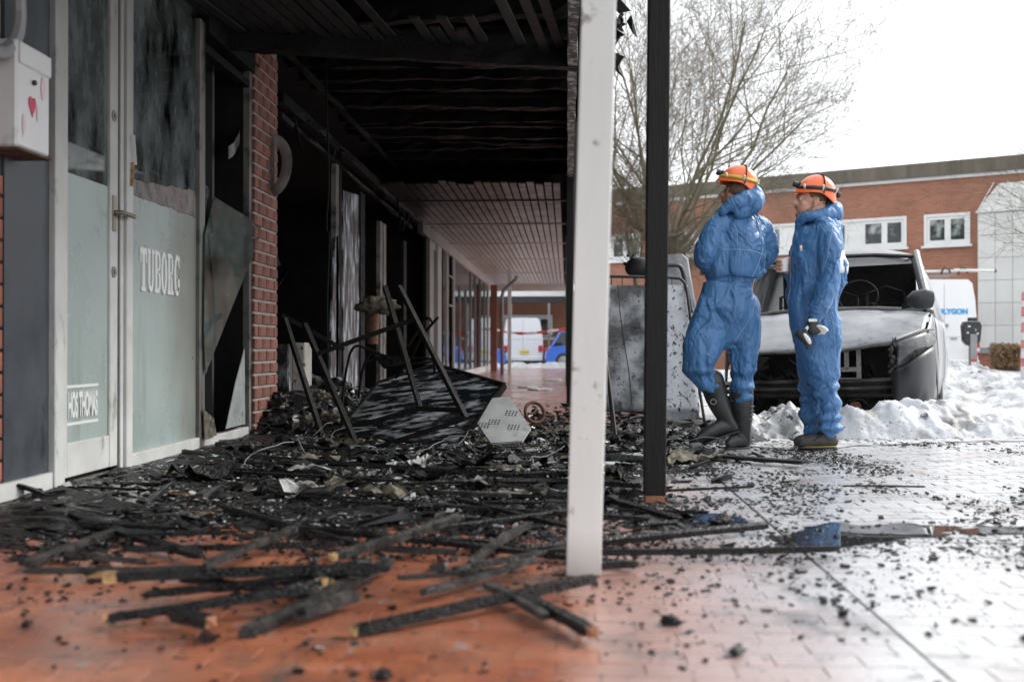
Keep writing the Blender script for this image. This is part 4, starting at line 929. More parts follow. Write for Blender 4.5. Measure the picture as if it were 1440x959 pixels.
# ================================================================== PEOPLE
def remesh(mb, name, voxel, smooth=4, disp=None, cuts=None):
    me = mb.mesh(name, True); o = bpy.data.objects.new('tmp', me); COL.objects.link(o)
    m1 = o.modifiers.new('r', 'REMESH'); m1.mode = 'VOXEL'; m1.voxel_size = voxel; m1.use_smooth_shade = True
    if smooth: m2 = o.modifiers.new('s', 'SMOOTH'); m2.factor = .5; m2.iterations = smooth
    bpy.context.view_layer.update()
    out = bpy.data.meshes.new_from_object(o.evaluated_get(bpy.context.evaluated_depsgraph_get())); out.name = name
    bpy.data.objects.remove(o); out.materials.clear()
    if disp:
        n = len(out.vertices); co = np.zeros(n * 3, np.float32); out.vertices.foreach_get('co', co); co = co.reshape(-1, 3)
        nr = np.zeros(n * 3, np.float32); out.vertices.foreach_get('normal', nr); nr = nr.reshape(-1, 3)
        for i in range(n):
            p = Vector(co[i].tolist()); co[i] += nr[i] * disp(p)
        out.vertices.foreach_set('co', co.ravel()); out.update()
    return out
def _facets(q, k=1.0):
    d, pts = noise.voronoi(q); best = -9
    for i in range(4):
        c = Vector(pts[i]); g = Vector((math.sin(c.x * 91.7 + c.y * 37), math.sin(c.y * 71.3 + c.z * 53), math.sin(c.z * 83.1 + c.x * 29))) * .75
        r = q - c; best = max(best, r.dot(g) - k * r.length)
    return best
def crumple(amp, sc, seed=0, st=(1, 1, .52)):
    def f(p):
        q = Vector((p.x * st[0] + seed, p.y * st[1], p.z * st[2])) * sc
        q = q + .45 * Vector((noise.noise(q), noise.noise(q + Vector((7, 1, 3))), noise.noise(q + Vector((2, 9, 4)))))
        a = _facets(q) ; b_ = _facets(q * 1.05 + Vector((31, 7, 12))); c_ = _facets(q * 2.1 + Vector((3, 17, 2))); e_ = _facets(q * 2.0 + Vector((13, 5, 22)))
        return amp * ((a - b_) * 1.15 + (c_ - e_) * .40 + .12)
    return f
def limb(mb, pts, rad, n=14, k=4, ref=(0, 1, 0), cap=True):
    """closed smooth limb; rad entries are r or (r_side, r_other)"""
    A = [list(p) + list(r if isinstance(r, (tuple, list)) else (r, r)) for p, r in zip(pts, rad)]
    C = catmull(A, k); P = [Vector(c[:3]) for c in C]; Rr = [(max(c[3], .003), max(c[4], .003)) for c in C]
    if cap:   # rounded ends
        d0 = (P[0] - P[1]).normalized(); d1 = (P[-1] - P[-2]).normalized()
        def endcap(p, d, r): 
            m_ = min(r); return [(p + d * m_ * math.sin(a), (r[0] * math.cos(a), r[1] * math.cos(a))) for a in (.5, .95, 1.35)]
        a_ = endcap(P[0], d0, Rr[0])[::-1]; b_ = endcap(P[-1], d1, Rr[-1])
        P = [x[0] for x in a_] + P + [x[0] for x in b_]; Rr = [x[1] for x in a_] + Rr + [x[1] for x in b_]
    mb.tube(P, Rr, n, True, ref=ref)
def person_frame(ref, base):
    t = EYE * FPX / (base - 490)
    def U(px, py, w=0.0):
        tt = t + w; return Vector(((px - 720) / FPX * tt - (ref - 720) / FPX * t, w, EYE + (490 - py) / FPX * tt))
    return U, t
def add(me, name, mat, par, smooth=True):
    o = link(name, me, mat, par); 
    if smooth is True: me.polygons.foreach_set('use_smooth', [True] * len(me.polygons))
    return o
def finger(mb, pts, r):
    limb(mb, pts, [r, r * .97, r * .9, r * .78][:len(pts)], 8, 3)
def helmet(par, c, U, tilt, strapmat, lampcol, face=-1):
    """climbing-style helmet; c = centre of the shell rim (local), tilt in radians (nose up)"""
    Rm = Matrix.Rotation(tilt, 3, 'Y'); n, m = 36, 14; P = []
    rx, ry, rz = .138, .115, .150
    for i in range(m + 1):
        th = math.pi / 2 * i / m; row = []
        for k in range(n):
            ph = 2 * math.pi * k / n; ca, sa = math.cos(ph), math.sin(ph)
            drop = 0
            if i >= m - 3:
                w_ = (i - (m - 3)) / 3; side = abs(sa); drop = -w_ * (.038 * max(0, ca) ** 1.2 + .012 - .020 * side ** 4) ; flare = 1 + w_ * (.04 + .12 * max(0, -ca) ** 3)
            else: flare = 1
            ridge = 1 + .025 * math.cos(ph * 2) * math.sin(th) - .018 * (1 if abs(abs(sa) - .5) < .09 and .25 < th < 1.2 else 0)
            p = Vector((rx * math.sin(th) ** .88 * ca * flare * ridge, ry * math.sin(th) ** .88 * sa * flare * ridge, rz * math.cos(th) + drop))
            row.append(Vector(c) + Rm @ p)
        P.append(row)
    b = MB(); vs = [q for r_ in P[1:] for q in r_] + [P[0][0]]; b.v = [tuple(v) for v in vs]; T = len(vs) - 1
    for i in range(m - 1):
        for k in range(n): b.f.append((i * n + k, (i + 1) * n + k, (i + 1) * n + (k + 1) % n, i * n + (k + 1) % n))
    for k in range(n): b.f.append((T, k, (k + 1) % n))
    b.mi = [0] * len(b.f)
    h = add(b.mesh('helmet'), 'helmet', m_orange, par); so = h.modifiers.new('s', 'SOLIDIFY'); so.thickness = .008; so.offset = -1
    ss = h.modifiers.new('ss', 'SUBSURF'); ss.levels = 1; ss.render_levels = 1
    def onshell(ph, th, k=1.03):
        return Vector(c) + Rm @ Vector((rx * math.sin(th) ** .88 * math.cos(ph) * k, ry * math.sin(th) ** .88 * math.sin(ph) * k, rz * math.cos(th)))
    b = MB(); b.tube([onshell(a, 1.28 - .10 * math.cos(a), 1.07) for a in np.linspace(0, 2 * math.pi, 41)], [(.004, .014)] * 41, 6, False, ref=(0, 0, 1))
    add(b.mesh('lamp_strap'), 'lamp_strap', strapmat, h)
    b = MB(); b.tube([onshell(-math.pi / 2 + .15, t_, 1.045) if t_ > 0 else onshell(math.pi / 2 + .15, -t_, 1.045) for t_ in np.linspace(1.5, -1.5, 25)], [(.012, .004)] * 25, 6, False, ref=(1, 0, 0))
    add(b.mesh('top_strap'), 'top_strap', m_black, h)
    f = onshell(math.pi, 1.20, 1.10); d = Rm @ Vector((-1, 0, .05)); b = MB()
    b.tube([f - d * .005, f + d * .030], [.019, .022], 14); b.cbox(f + Vector((.012, 0, -.002)), (.02, .052, .036), .006); lm = add(b.mesh('headlamp', 40), 'headlamp', m_black, h, False)
    b = MB(); b.tube([f + d * .030, f + d * .033], [.017, .017], 14); add(b.mesh('lens'), 'lens', lampcol, lm, False)
    bk = onshell(0, 1.32, 1.12); b = MB(); b.cbox(bk, (.032, .062, .034), .008, Rm); add(b.mesh('battery_box'), 'battery_box', m_black, h, False)
    for a in (-.6, -1.5, -2.4, .6, 2.4):
        q = onshell(a, 1.27 - .10 * math.cos(a), 1.10); b = MB(); b.box(q, (.012, .012, .040), Matrix.Rotation(a, 3, 'Z') @ rotm(0, .5, 0)); add(b.mesh('strap_clip'), 'strap_clip', m_whitecloth, h, False)
    return h
def head_parts(mb, c, pitch, s=1.0, beard=False):
    """head facing -x; c = head centre"""
    Rm = Matrix.Rotation(pitch, 3, 'Y'); c = Vector(c)
    Q = lambda x, y, z: c + Rm @ (Vector((x, y, z)) * s)
    mb.ball(Q(.012, 0, .030), (.100 * s, .076 * s, .098 * s), 20, 14, Rm)
    mb.ball(Q(-.030, 0, -.035), (.062 * s, .060 * s, .085 * s), 18, 12, Rm)        # face
    mb.ball(Q(-.052, 0, -.098), (.030 * s, .032 * s, .026 * s), 14, 10, Rm)        # chin
    for sy in (-1, 1):
        limb(mb, [Q(.02, sy * .055, -.05), Q(-.02, sy * .046, -.088), Q(-.05, sy * .018, -.104)], [.022 * s, .020 * s, .018 * s], 8)   # jaw
        mb.ball(Q(-.056, sy * .036, -.022), (.024 * s, .022 * s, .022 * s), 10, 8)   # cheek
        mb.ball(Q(-.080, sy * .030, .020), (.018 * s, .026 * s, .010 * s), 10, 8)    # brow
        mb.ball(Q(-.076, sy * .030, .004), (.0125 * s, .013 * s, .010 * s), 10, 8)   # eye bulge
        limb(mb, [Q(.010, sy * .074, .018), Q(.028, sy * .086, .016), Q(.030, sy * .085, -.012), Q(.012, sy * .077, -.034)], [.009 * s] * 4, 8)  # ear rim
        mb.ball(Q(.016, sy * .077, -.006), (.014 * s, .010 * s, .024 * s), 10, 8)
    limb(mb, [Q(-.082, 0, .016), Q(-.094, 0, -.006), Q(-.110, 0, -.026), Q(-.090, 0, -.036)], [.010 * s, .010 * s, .013 * s, .014 * s], 10)   # nose
    for sy in (-1, 1): mb.ball(Q(-.092, sy * .012, -.032), (.012 * s, .009 * s, .009 * s), 8, 6)
    mb.ball(Q(-.086, 0, -.058), (.012 * s, .024 * s, .0065 * s), 10, 6, Rm); mb.ball(Q(-.082, 0, -.070), (.012 * s, .022 * s, .0075 * s), 10, 6, Rm)   # lips
    return Q
def eyes(Q, par, sides=(-1, 1)):
    for sy in sides:
        b = MB(); b.ball(Q(-.0795, sy * .031, .0035), (.0105, .011, .0065), 12, 8); e = add(b.mesh('eye'), 'eye', m_whitecloth, par)
        b = MB(); b.ball(Q(-.0885, sy * .032, .0040), (.0035, .0050, .0050), 8, 6); add(b.mesh('iris'), 'iris', m_black, e)
        b = MB(); b.tube([Q(-.090, sy * .012, .024), Q(-.094, sy * .028, .030), Q(-.080, sy * .048, .026)], [.0035, .0045, .003], 6); add(b.mesh('eyebrow'), 'eyebrow', m_hair, par)

# ------------------------------------------------------------------ man in rubber boots, seen from behind (left)
U, T1 = person_frame(1028, 631)
p1 = empty('person', G(1028, 631), 'man seen from behind in blue coveralls, orange helmet and tall rubber boots, looking left', 'person', rot=(0, 0, TH))
body = MB()
Q1 = head_parts(body, U(1036, 275, .02), .30, 1.0)
limb(body, [U(1040, 288, .03), U(1044, 315, .03)], [.058, .066], 12)
limb(body, [U(1042, 330, .0), U(1032, 400, 0), U(1028, 440, 0)], [(.17, .10), (.14, .09), (.16, .10)], 14)
for sx, pts in ((1, [U(1006, 318, 0), U(992, 362, -.03), U(1010, 380, -.20 + .45)]), (2, [U(1072, 325, .05), U(1074, 368, .10), U(1040, 372, .30)])):
    limb(body, pts, [.035, .028, .024], 10)
    hnd = pts[-1]; limb(body, [hnd, hnd + Vector((-.05, .03, .01))], [(.04, .018), (.036, .015)], 10)
    for f in range(4): finger(body, [hnd + Vector((-.05, .03 + .0, .035 - .02 * f)), hnd + Vector((-.10, .04, .032 - .02 * f)), hnd + Vector((-.125, .015, .03 - .02 * f))], .0088)
    finger(body, [hnd + Vector((-.01, -.01, .03)), hnd + Vector((-.05, -.02, .05)), hnd + Vector((-.08, -.01, .05))], .0095)
limb(body, [U(1010, 450, .02), U(990, 512, -.05), U(1012, 560, .01), U(1030, 596, .02)], [.06, .04, .035, .03], 12)
limb(body, [U(1048, 450, .02), U(1048, 520, 0), U(1046, 610, .03)], [.06, .04, .03], 12)
bo = add(remesh(body, 'body', .0065, 3), 'body', m_skin_dark, p1)
# chin strap and hair
hb = MB(); hb.ball(U(1041, 268, .02), (.108, .088, .085), 18, 12); 
limb(hb, [U(1046, 275, .0), U(1052, 290, .02)], [.075, .07], 12)
add(remesh(hb, 'hair', .008, 2, crumple(.004, 40)), 'hair', m_hair, p1)
b = MB(); b.tube([Q1(.00, -.078, .05), Q1(-.012, -.080, -.03), Q1(-.035, -.060, -.100), Q1(-.055, -.02, -.120)], [(.003, .011)] * 4, 6); b.tube([Q1(.055, -.075, .03), Q1(.02, -.078, -.05), Q1(-.03, -.064, -.098)], [(.003, .010)] * 3, 6); add(b.mesh('chin_strap'), 'chin_strap', m_black, p1)
helmet(p1, U(1038, 262, .02), U, .30, m_olive, m_grey)
cov = MB()
# torso : seen from behind, bloused above the waist
limb(cov, [U(1040, 300, .03), U(1041, 318, .02), U(1036, 350, 0), U(1030, 380, 0), U(1027, 394, .01), U(1024, 410, .01), U(1020, 440, .02), U(1023, 465, .03)],
     [(.105, .075), (.185, .115), (.205, .150), (.195, .155), (.165, .125), (.185, .145), (.205, .165), (.175, .14)], 22, 5)
limb(cov, [U(1018, 312, .02), U(1066, 316, .04)], [.07, .075], 12)
limb(cov, [U(1052, 388, -.05), U(1064, 384, -.02)], [.055, .050], 10)
# left arm (picture left), elbow out, forearm forward
limb(cov, [U(1014, 312, .0), U(1002, 335, -.03), U(991, 362, -.04), U(1000, 372, .08), U(1014, 382, .24)], [.080, .086, .072, .062, .050], 16)
limb(cov, [U(1068, 320, .05), U(1078, 345, .08), U(1072, 372, .13), U(1045, 376, .28)], [.082, .075, .066, .05], 16)
# legs
limb(cov, [U(1006, 430, .0), U(996, 465, -.03), U(985, 500, -.07), U(984, 522, -.07), U(996, 538, -.03)], [(.135, .125), (.135, .115), (.118, .105), (.098, .095), (.085, .080)], 18)
limb(cov, [U(1046, 430, .02), U(1048, 470, .02), U(1046, 510, .0), U(1044, 540, .0), U(1043, 556, .01)], [(.115, .125), (.108, .11), (.096, .095), (.085, .085), (.080, .080)], 18)
c1 = crumple(.021, 6.2, 1.7)
def d1(p):
    z = p.z; extra = .010 * math.sin(z * 60 + 4 * noise.noise(p * 6)) * sm(.62, .5, z) if z < .7 else 0
    w_ = -.020 * math.exp(-((z - (EYE + (490 - 394) / FPX * T1)) / .012) ** 2)
    return c1(p) + extra + w_
cv = add(remesh(cov, 'coverall', .008, 4, d1), 'coverall', m_blue, p1)
# collapsed hood
hd_ = MB()
limb(hd_, [U(1018, 297, -.05), U(1032, 286, -.07), U(1050, 280, -.07), U(1064, 270, -.04)], [(.035, .045), (.050, .05), (.062, .055), (.040, .045)], 14)
limb(hd_, [U(1062, 268, -.03), U(1066, 282, -.06), U(1055, 296, -.07), U(1040, 300, -.06)], [.044, .050, .045, .04], 14)
limb(hd_, [U(1016, 300, .0), U(1014, 300, .09), U(1030, 300, .13), U(1062, 290, .10)], [.035, .035, .045, .05], 12)
add(remesh(hd_, 'hood', .009, 3, crumple(.010, 12, 5)), 'hood', m_blue, p1)
# seams
def seam(pts, name='seam'):
    b = MB(); b.tube([Vector(q) for q in catmull(pts, 6)], .0028, 5); return b
from mathutils.bvhtree import BVHTree
def project_seam(cvobj, pts, par, mat, r=.0030, n=40, toward=(0, 1, 0), name='seam'):
    me = cvobj.data; bv = BVHTree.FromPolygons([v.co for v in me.vertices], [p.vertices for p in me.polygons])
    C = catmull(pts, 10); out = []
    for q in C:
        o_ = Vector(q) - Vector(toward) * .6; h, nn, i, d = bv.ray_cast(o_, Vector(toward), 2)
        if h is not None: out.append(h + nn * .0008)
    if len(out) > 3:
        b = MB(); b.tube(out, r, 5); add(b.mesh(name), name, mat, par)
m_seam = M('pale_seam', (.22, .33, .52), sc=5, r1=.5)
project_seam(cv, [U(1058, 296), U(1066, 330), U(1068, 352), U(1056, 385), U(1048, 394)], p1, m_seam)
project_seam(cv, [U(1010, 353), U(1040, 354), U(1062, 358), U(1078, 364)], p1, m_seam)
project_seam(cv, [U(1056, 400), U(1058, 425), U(1046, 455), U(1030, 480), U(1022, 505)], p1, m_seam)
project_seam(cv, [U(1012, 300), U(1030, 320), U(1032, 350)], p1, m_seam, .0022)
def boot(par, name, shaft, sr, foot, fr, mat, ribs=0, sole=None, voxel=.0075):
    b = MB(); limb(b, shaft, sr, 16, 4); limb(b, foot, fr, 16, 4)
    o = add(remesh(b, name, voxel, 2), name, mat, par)
    if sole:
        s_ = MB(); limb(s_, sole, [(.046, .011)] * len(sole), 12, 4, ref=(0, 0, 1)); add(s_.mesh('sole'), 'sole', m_rubber, o)
    return o
b1 = boot(p1, 'rubber_boot', [U(1001, 535, -.02), U(1008, 560, 0), U(1020, 585, .01), U(1030, 600, .01)], [(.088, .080), (.080, .072), (.064, .058), (.052, .048)],
     [U(1034, 601, .01), U(1016, 600, .0), U(998, 608, -.02), U(985, 616, -.03)], [(.042, .040), (.055, .046), (.050, .042), (.042, .030)], m_rubber, sole=[U(1038, 606, .01), U(1018, 612, 0), U(990, 624, -.03)])
b2 = boot(p1, 'rubber_boot', [U(1043, 552, .01), U(1044, 580, .01), U(1045, 605, .02), U(1046, 618, .03)], [(.084, .080), (.074, .070), (.056, .055), (.052, .050)],
     [U(1047, 622, .03), U(1035, 619, -.01), U(1026, 625, -.04)], [(.045, .045), (.050, .050), (.044, .034)], m_rubber, sole=[U(1050, 629, .03), U(1036, 630, -.01), U(1020, 630, -.05)])
for k in range(4):
    b = MB(); yy_ = 571 + k * 6; b.tube([U(1044.5, yy_, .012) + Vector((math.cos(a) * (.079 - k * .003), math.sin(a) * (.076 - k * .003), 0)) for a in np.linspace(0, 2 * math.pi, 25)], .0035, 6, False); add(b.mesh('boot_rib'), 'boot_rib', m_rubber, b2)
b = MB(); b.tube([U(1003, 565, -.085) + Vector((math.cos(a) * .020, 0, math.sin(a) * .018)) for a in np.linspace(0, 2 * math.pi, 17)], .003, 6, False, ref=(0, 1, 0)); add(b.mesh('boot_badge'), 'boot_badge', m_grey, b1)

# ------------------------------------------------------------------ man with the cup, in profile (right)
V_, T2 = person_frame(1150, 632)
p2 = empty('person', G(1150, 632), 'bearded man in profile holding a white cup, in blue coveralls and orange helmet', 'person', rot=(0, 0, TH))
body = MB()
Q2 = head_parts(body, V_(1140, 284, .0), .16, 1.0)
limb(body, [V_(1152, 294, 0), V_(1156, 318, 0)], [.060, .066], 12)
limb(body, [V_(1154, 330, 0), V_(1150, 390, 0), V_(1148, 450, 0)], [(.08, .13), (.08, .11), (.08, .11)], 14)
limb(body, [V_(1152, 335, .16), V_(1140, 388, .19), V_(1122, 390, .12), V_(1112, 384, .06)], [.03, .028, .026, .026], 10)
# right hand round the cup
limb(body, [V_(1112, 384, .06), V_(1105, 378, .03), V_(1101, 374, .045)], [(.026, .02), (.030, .020), (.030, .018)], 12)
for f in range(4):
    zpy = 366 + f * 5.0; tip = (1099, 1100, 1099.5, 1098)[f]
    finger(body, [V_(1106, zpy + 1, .048), V_(1097, zpy + .3, .036), V_(1092.5, zpy, -.004), V_(tip, zpy + 1.4, -.046)], .0105)
finger(body, [V_(1110, 379, .04), V_(1111.5, 370, .01), V_(1109.5, 362.5, -.018)], .0108)
# left arm and gloved hand core
limb(body, [V_(1164, 336, -.17), V_(1163, 395, -.21), V_(1148, 446, -.25)], [.03, .028, .026], 10)
limb(body, [V_(1124 + 24, 470, -.02), V_(1154, 540, -.04), V_(1162, 612, -.05)], [.06, .04, .03], 12); limb(body, [V_(1146, 470, .10), V_(1149, 540, .12), V_(1154, 606, .12)], [.06, .04, .03], 12)
add(remesh(body, 'body', .0055, 2), 'body', m_skin, p2)
eyes(Q2, p2)
# hair and beard
hb = MB(); hb.ball(Q2(.020, 0, .042), (.098, .080, .085), 18, 12); limb(hb, [Q2(.055, 0, .0), Q2(.075, 0, -.045)], [.055, .048], 12); add(remesh(hb, 'hair', .008, 2, crumple(.003, 50)), 'hair', m_hair, p2)
bd = MB(); bd.ball(Q2(-.052, 0, -.102), (.038, .038, .030), 14, 10)
for sy in (-1, 1): limb(bd, [Q2(.012, sy * .064, -.040), Q2(-.018, sy * .052, -.082), Q2(-.050, sy * .026, -.104)], [(.010, .014), (.020, .022), (.026, .022)], 10); 
limb(bd, [Q2(-.090, -.026, -.056), Q2(-.096, 0, -.048), Q2(-.090, .026, -.056)], [.007, .008, .007], 8)
add(remesh(bd, 'beard', .006, 1, crumple(.002, 60)), 'beard', M('light_brown_beard', (.22, .12, .07), (.34, .19, .12), sc=60, r1=.8, bump=.8, bsc=200), p2)
b = MB(); b.ball(V_(1157.5, 294.5, -.098), (.006, .006, .006), 8, 6); add(b.mesh('ear_stud'), 'ear_stud', m_whitecloth, p2)
helmet(p2, V_(1148, 276, .0), V_, .20, m_black, m_black)
cov = MB()
limb(cov, [V_(1150, 306, 0), V_(1153, 318, 0), V_(1151, 340, 0), V_(1148, 370, 0), V_(1147, 405, 0), V_(1148, 428, 0), V_(1147, 450, 0), V_(1150, 480, 0)],
     [(.095, .085), (.145, .165), (.180, .205), (.188, .200), (.180, .190), (.150, .170), (.170, .185), (.160, .165)], 22, 5)
limb(cov, [V_(1176, 360, 0), V_(1180, 385, 0), V_(1174, 408, 0)], [(.05, .14), (.055, .15), (.04, .12)], 14)    # bloused back
limb(cov, [V_(1124, 385, 0), V_(1118, 420, 0), V_(1120, 455, 0)], [(.04, .12), (.045, .13), (.03, .10)], 14)       # belly front with zip
limb(cov, [V_(1158, 318, -.13), V_(1166, 345, -.19), V_(1166, 385, -.21), V_(1160, 405, -.23), V_(1152, 432, -.25), V_(1147, 447, -.25)], [.075, .082, .066, .068, .058, .044], 16)
limb(cov, [V_(1150, 318, .13), V_(1148, 350, .19), V_(1136, 390, .20), V_(1122, 392, .12), V_(1111, 384, .06)], [.075, .07, .06, .05, .038], 16)
limb(cov, [V_(1151, 465, -.03), V_(1153, 505, -.05), V_(1159, 545, -.06), V_(1164, 580, -.06), V_(1166, 600, -.06)], [(.148, .125), (.122, .100), (.090, .085), (.078, .078), (.080, .078)], 18)
limb(cov, [V_(1146, 465, .09), V_(1146, 505, .11), V_(1142, 545, .13), V_(1143, 578, .13), V_(1145, 598, .13)], [(.125, .12), (.112, .105), (.090, .090), (.078, .08), (.072, .075)], 18)
c2 = crumple(.021, 6.2, 4.1)
def d2(p):
    z = p.z; k = sm(.62, .40, z); e = .011 * math.sin(z * 62 + 5 * noise.noise(p * 5)) * k
    return c2(p) + e
cv2 = add(remesh(cov, 'coverall', .008, 4, d2), 'coverall', m_blue, p2)
hd_ = MB()
limb(hd_, [V_(1124, 318, -.0), V_(1130, 306, -.06), V_(1150, 304, -.10), V_(1168, 300, -.07), V_(1174, 292, 0)], [(.03, .04), (.036, .04), (.040, .045), (.050, .055), (.050, .06)], 14)
limb(hd_, [V_(1124, 318, 0), V_(1132, 306, .06), V_(1152, 302, .10), V_(1172, 296, .05)], [.03, .04, .045, .05], 12)
limb(hd_, [V_(1170, 288, 0), V_(1176, 300, 0), V_(1172, 314, 0)], [(.035, .07), (.045, .08), (.035, .07)], 12)
limb(hd_, [V_(1128, 322, 0), V_(1140, 330, -.06), V_(1160, 322, -.11)], [(.05, .05), (.05, .05), (.05, .05)], 12)
add(remesh(hd_, 'hood', .009, 3, crumple(.010, 12, 8)), 'hood', m_blue, p2)
m_zip = M('grey_zip', (.25, .28, .36), sc=5, r1=.4)
project_seam(cv2, [V_(1120, 322), V_(1113, 345), V_(1112, 370), V_(1109, 400), V_(1108, 430), V_(1113, 455), V_(1118, 465)], p2, m_zip, .006, toward=(1, 0, 0), name='zip')
project_seam(cv2, [V_(1160, 318), V_(1152, 345), V_(1146, 380)], p2, m_seam, .0025)
project_seam(cv2, [V_(1158, 440), V_(1164, 470), V_(1168, 510)], p2, m_seam, .0025)
def patch(cvobj, pts, par, mat, name, off=.0025, toward=(0, 1, 0)):
    me = cvobj.data; bv = BVHTree.FromPolygons([v.co for v in me.vertices], [p.vertices for p in me.polygons]); P = []
    for row in pts:
        r_ = []
        for q in row:
            h, nn, i, d = bv.ray_cast(Vector(q) - Vector(toward) * .6, Vector(toward), 2)
            r_.append((h + nn * off) if h is not None else Vector(q))
        P.append(r_)
    b = MB(); b.grid(P); o = add(b.mesh(name), name, mat, par); so = o.modifiers.new('s', 'SOLIDIFY'); so.thickness = .004
bx0 = V_(1150, 350, 0); 
patch(cv2, [[V_(1180, y_, w_) for w_ in np.linspace(-.17, .12, 12)] for y_ in np.linspace(352, 384, 8)], p2, m_whitecloth, 'back_patch', .004, toward=(-1, 0, 0))
patch(cv2, [[V_(x_, y_, -.2) for x_ in (1129, 1132)] for y_ in (344, 352)], p2, m_whitecloth, 'chest_logo')
patch(cv2, [[V_(x_, y_, -.2) for x_ in (1130.5, 1132.5)] for y_ in (342, 347)], p2, m_red, 'chest_logo')
for nm, w0, xo in (('ankle_boot', -.05, 0), ('ankle_boot', .13, -6)):
    base = 0 if w0 < 0 else 0
    X = lambda px, py: V_(px + xo, py if w0 < 0 else py - 2.5, w0)
    o = boot(p2, nm, [X(1164, 590), X(1164, 608), X(1163, 618)], [(.068, .058), (.062, .054), (.060, .05)], [X(1170, 620), X(1150, 620), X(1132, 623), X(1127, 625)], [(.046, .044), (.052, .046), (.048, .034), (.040, .026)], m_leather)
    s_ = MB(); z0 = .012; 
    pts = [X(1174, 629.0), X(1150, 629.4), X(1124, 629.4)]
    limb(s_, pts, [(.047, .012), (.044, .010), (.042, .010)], 14, 4, ref=(0, 0, 1)); add(s_.mesh('sole'), 'sole', m_rubber, o)
    s_ = MB(); s_.tube([X(1176, 626.6) + Vector((0, -.052, 0)), X(1150, 627.2) + Vector((0, -.052, 0)), X(1128, 627.4) + Vector((0, -.046, 0))], .0025, 5); add(s_.mesh('welt'), 'welt', m_yellow, o)
    for k in range(4):
        s_ = MB(); q = X(1153 - k * 3.2, 611 + k * 2.2); s_.tube([q + Vector((0, -.05, .0)), q + Vector((0, 0, .022)), q + Vector((0, .05, 0))], .004, 5); add(s_.mesh('lace'), 'lace', m_black, o)
# glove on the left hand: black back, pale fingers
gb = MB(); limb(gb, [V_(1146, 446, -.25), V_(1144, 456, -.26), V_(1146, 466, -.27)], [(.040, .034), (.046, .028), (.048, .026)], 14)
gl = add(remesh(gb, 'glove', .005, 2), 'glove', m_black, p2)
gf = MB()
for k in range(4):
    a = V_(1150, 459 + k * 3.2, -.285 + .012 * k); finger(gf, [a, V_(1157, 460 + k * 2.6, -.30 + .012 * k), V_(1163 - abs(k - 1) * 2.2, 462 + k * 2.2, -.295 + .012 * k)], .0115)
finger(gf, [V_(1138, 458, -.26), V_(1133, 464, -.28), V_(1131, 468, -.29)], .0125)
add(remesh(gf, 'glove_fingers', .0045, 1), 'glove_fingers', m_whitecloth, gl)
b = MB(); b.cbox(V_(1143, 450.5, -.292), (.060, .010, .020), .004); add(b.mesh('cuff_tab'), 'cuff_tab', m_whitecloth, gl, False)
# things held: cup and spare glove (things of their own)
def place_local(o, par): # bring a mesh made in the person's frame to world and keep it top level
    o.location = par.location; o.rotation_euler = par.rotation_euler; return o
cp = V_(1102.5, 373, .0)
b = MB(); n = 24
b.tube([cp + Vector((0, 0, -.046)), cp + Vector((0, 0, .046)), cp + Vector((0, 0, .049)), cp + Vector((0, 0, .046)), cp + Vector((0, 0, -.040))], [.029, .037, .0395, .0345, .027], n)
o = place_local(add(b.mesh('cup', 40), 'plastic_cup', m_cup, None, False), p2); tag(o, 'small white plastic cup held up by the bearded man', 'cup')
b = MB(); limb(b, [V_(1124, 468, -.29), V_(1131, 474, -.30), V_(1137, 480, -.30)], [(.034, .020), (.038, .022), (.034, .018)], 12)
for k in range(4): finger(b, [V_(1131 + k * 2.2, 479 - k * 1.2, -.30), V_(1134 + k * 2.0, 485 - k * 1.8, -.31), V_(1136 + k * 1.8, 490 - k * 2.6, -.31)], .0110)
finger(b, [V_(1126, 468, -.30), V_(1133, 464, -.31)], .011)
me = remesh(b, 'spare', .005, 1); o = place_local(add(me, 'spare_glove', m_black, None), p2); tag(o, 'black and white work glove dangling from the hand of the bearded man', 'glove')
b = MB(); limb(b, [V_(1131, 470, -.325), V_(1136, 477, -.33), V_(1139, 483, -.33)], [(.010, .006), (.016, .008), (.010, .006)], 8); add(b.mesh('palm_pad'), 'palm_pad', m_whitecloth, o)

# ================================================================== FURNITURE IN THE LITTER
def Tm(px, py): return D(px, py, EYE * FPX / (py - 490))   # point on the ground plane
# tilted scorched table top with rim
Z0 = 8.35
c_ = [D(470, 609, 8.6), D(533, 537, 9.4), D(613, 520, 9.6), D(710, 538, 9.0), D(640, 627, 8.15)]
c0 = D(590, 590, 8.6)
ctr = sum(c_, Vector()) / 5
b = MB(); nrm = (c_[3] - c_[0]).cross(c_[1] - c_[4]).normalized()
if nrm.z < 0: nrm = -nrm
pl = [p - nrm * (p - ctr).dot(nrm) for p in c_]
b.prism(pl, nrm * -.012); tt = b.build('table_top', m_tray); tag(tt, 'scorched warped table top with a raised rim lying tilted in the litter', 'table top')
b = MB()
for i in range(5):
    a, c = pl[i], pl[(i + 1) % 5]; b.beam(a - nrm * .01, c - nrm * .01, .022, .045, up=tuple(nrm), jit=.002, n=5)
b.build('rim', m_metal, tt)
def bars(name, segs, w_, label, cat, m=m_metal, h=None):
    """frame of square tube; each bar is a part"""
    pts = [p for s in segs for p in s]; base = Vector((sum(p.x for p in pts) / len(pts), sum(p.y for p in pts) / len(pts), 0))
    t = empty(name, base, label, cat)
    for a, c in segs:
        q = MB(); q.beam(a, c, w_, h or w_, jit=.0012, n=3); q.build('frame_bar', m, t)
    return t
d = D
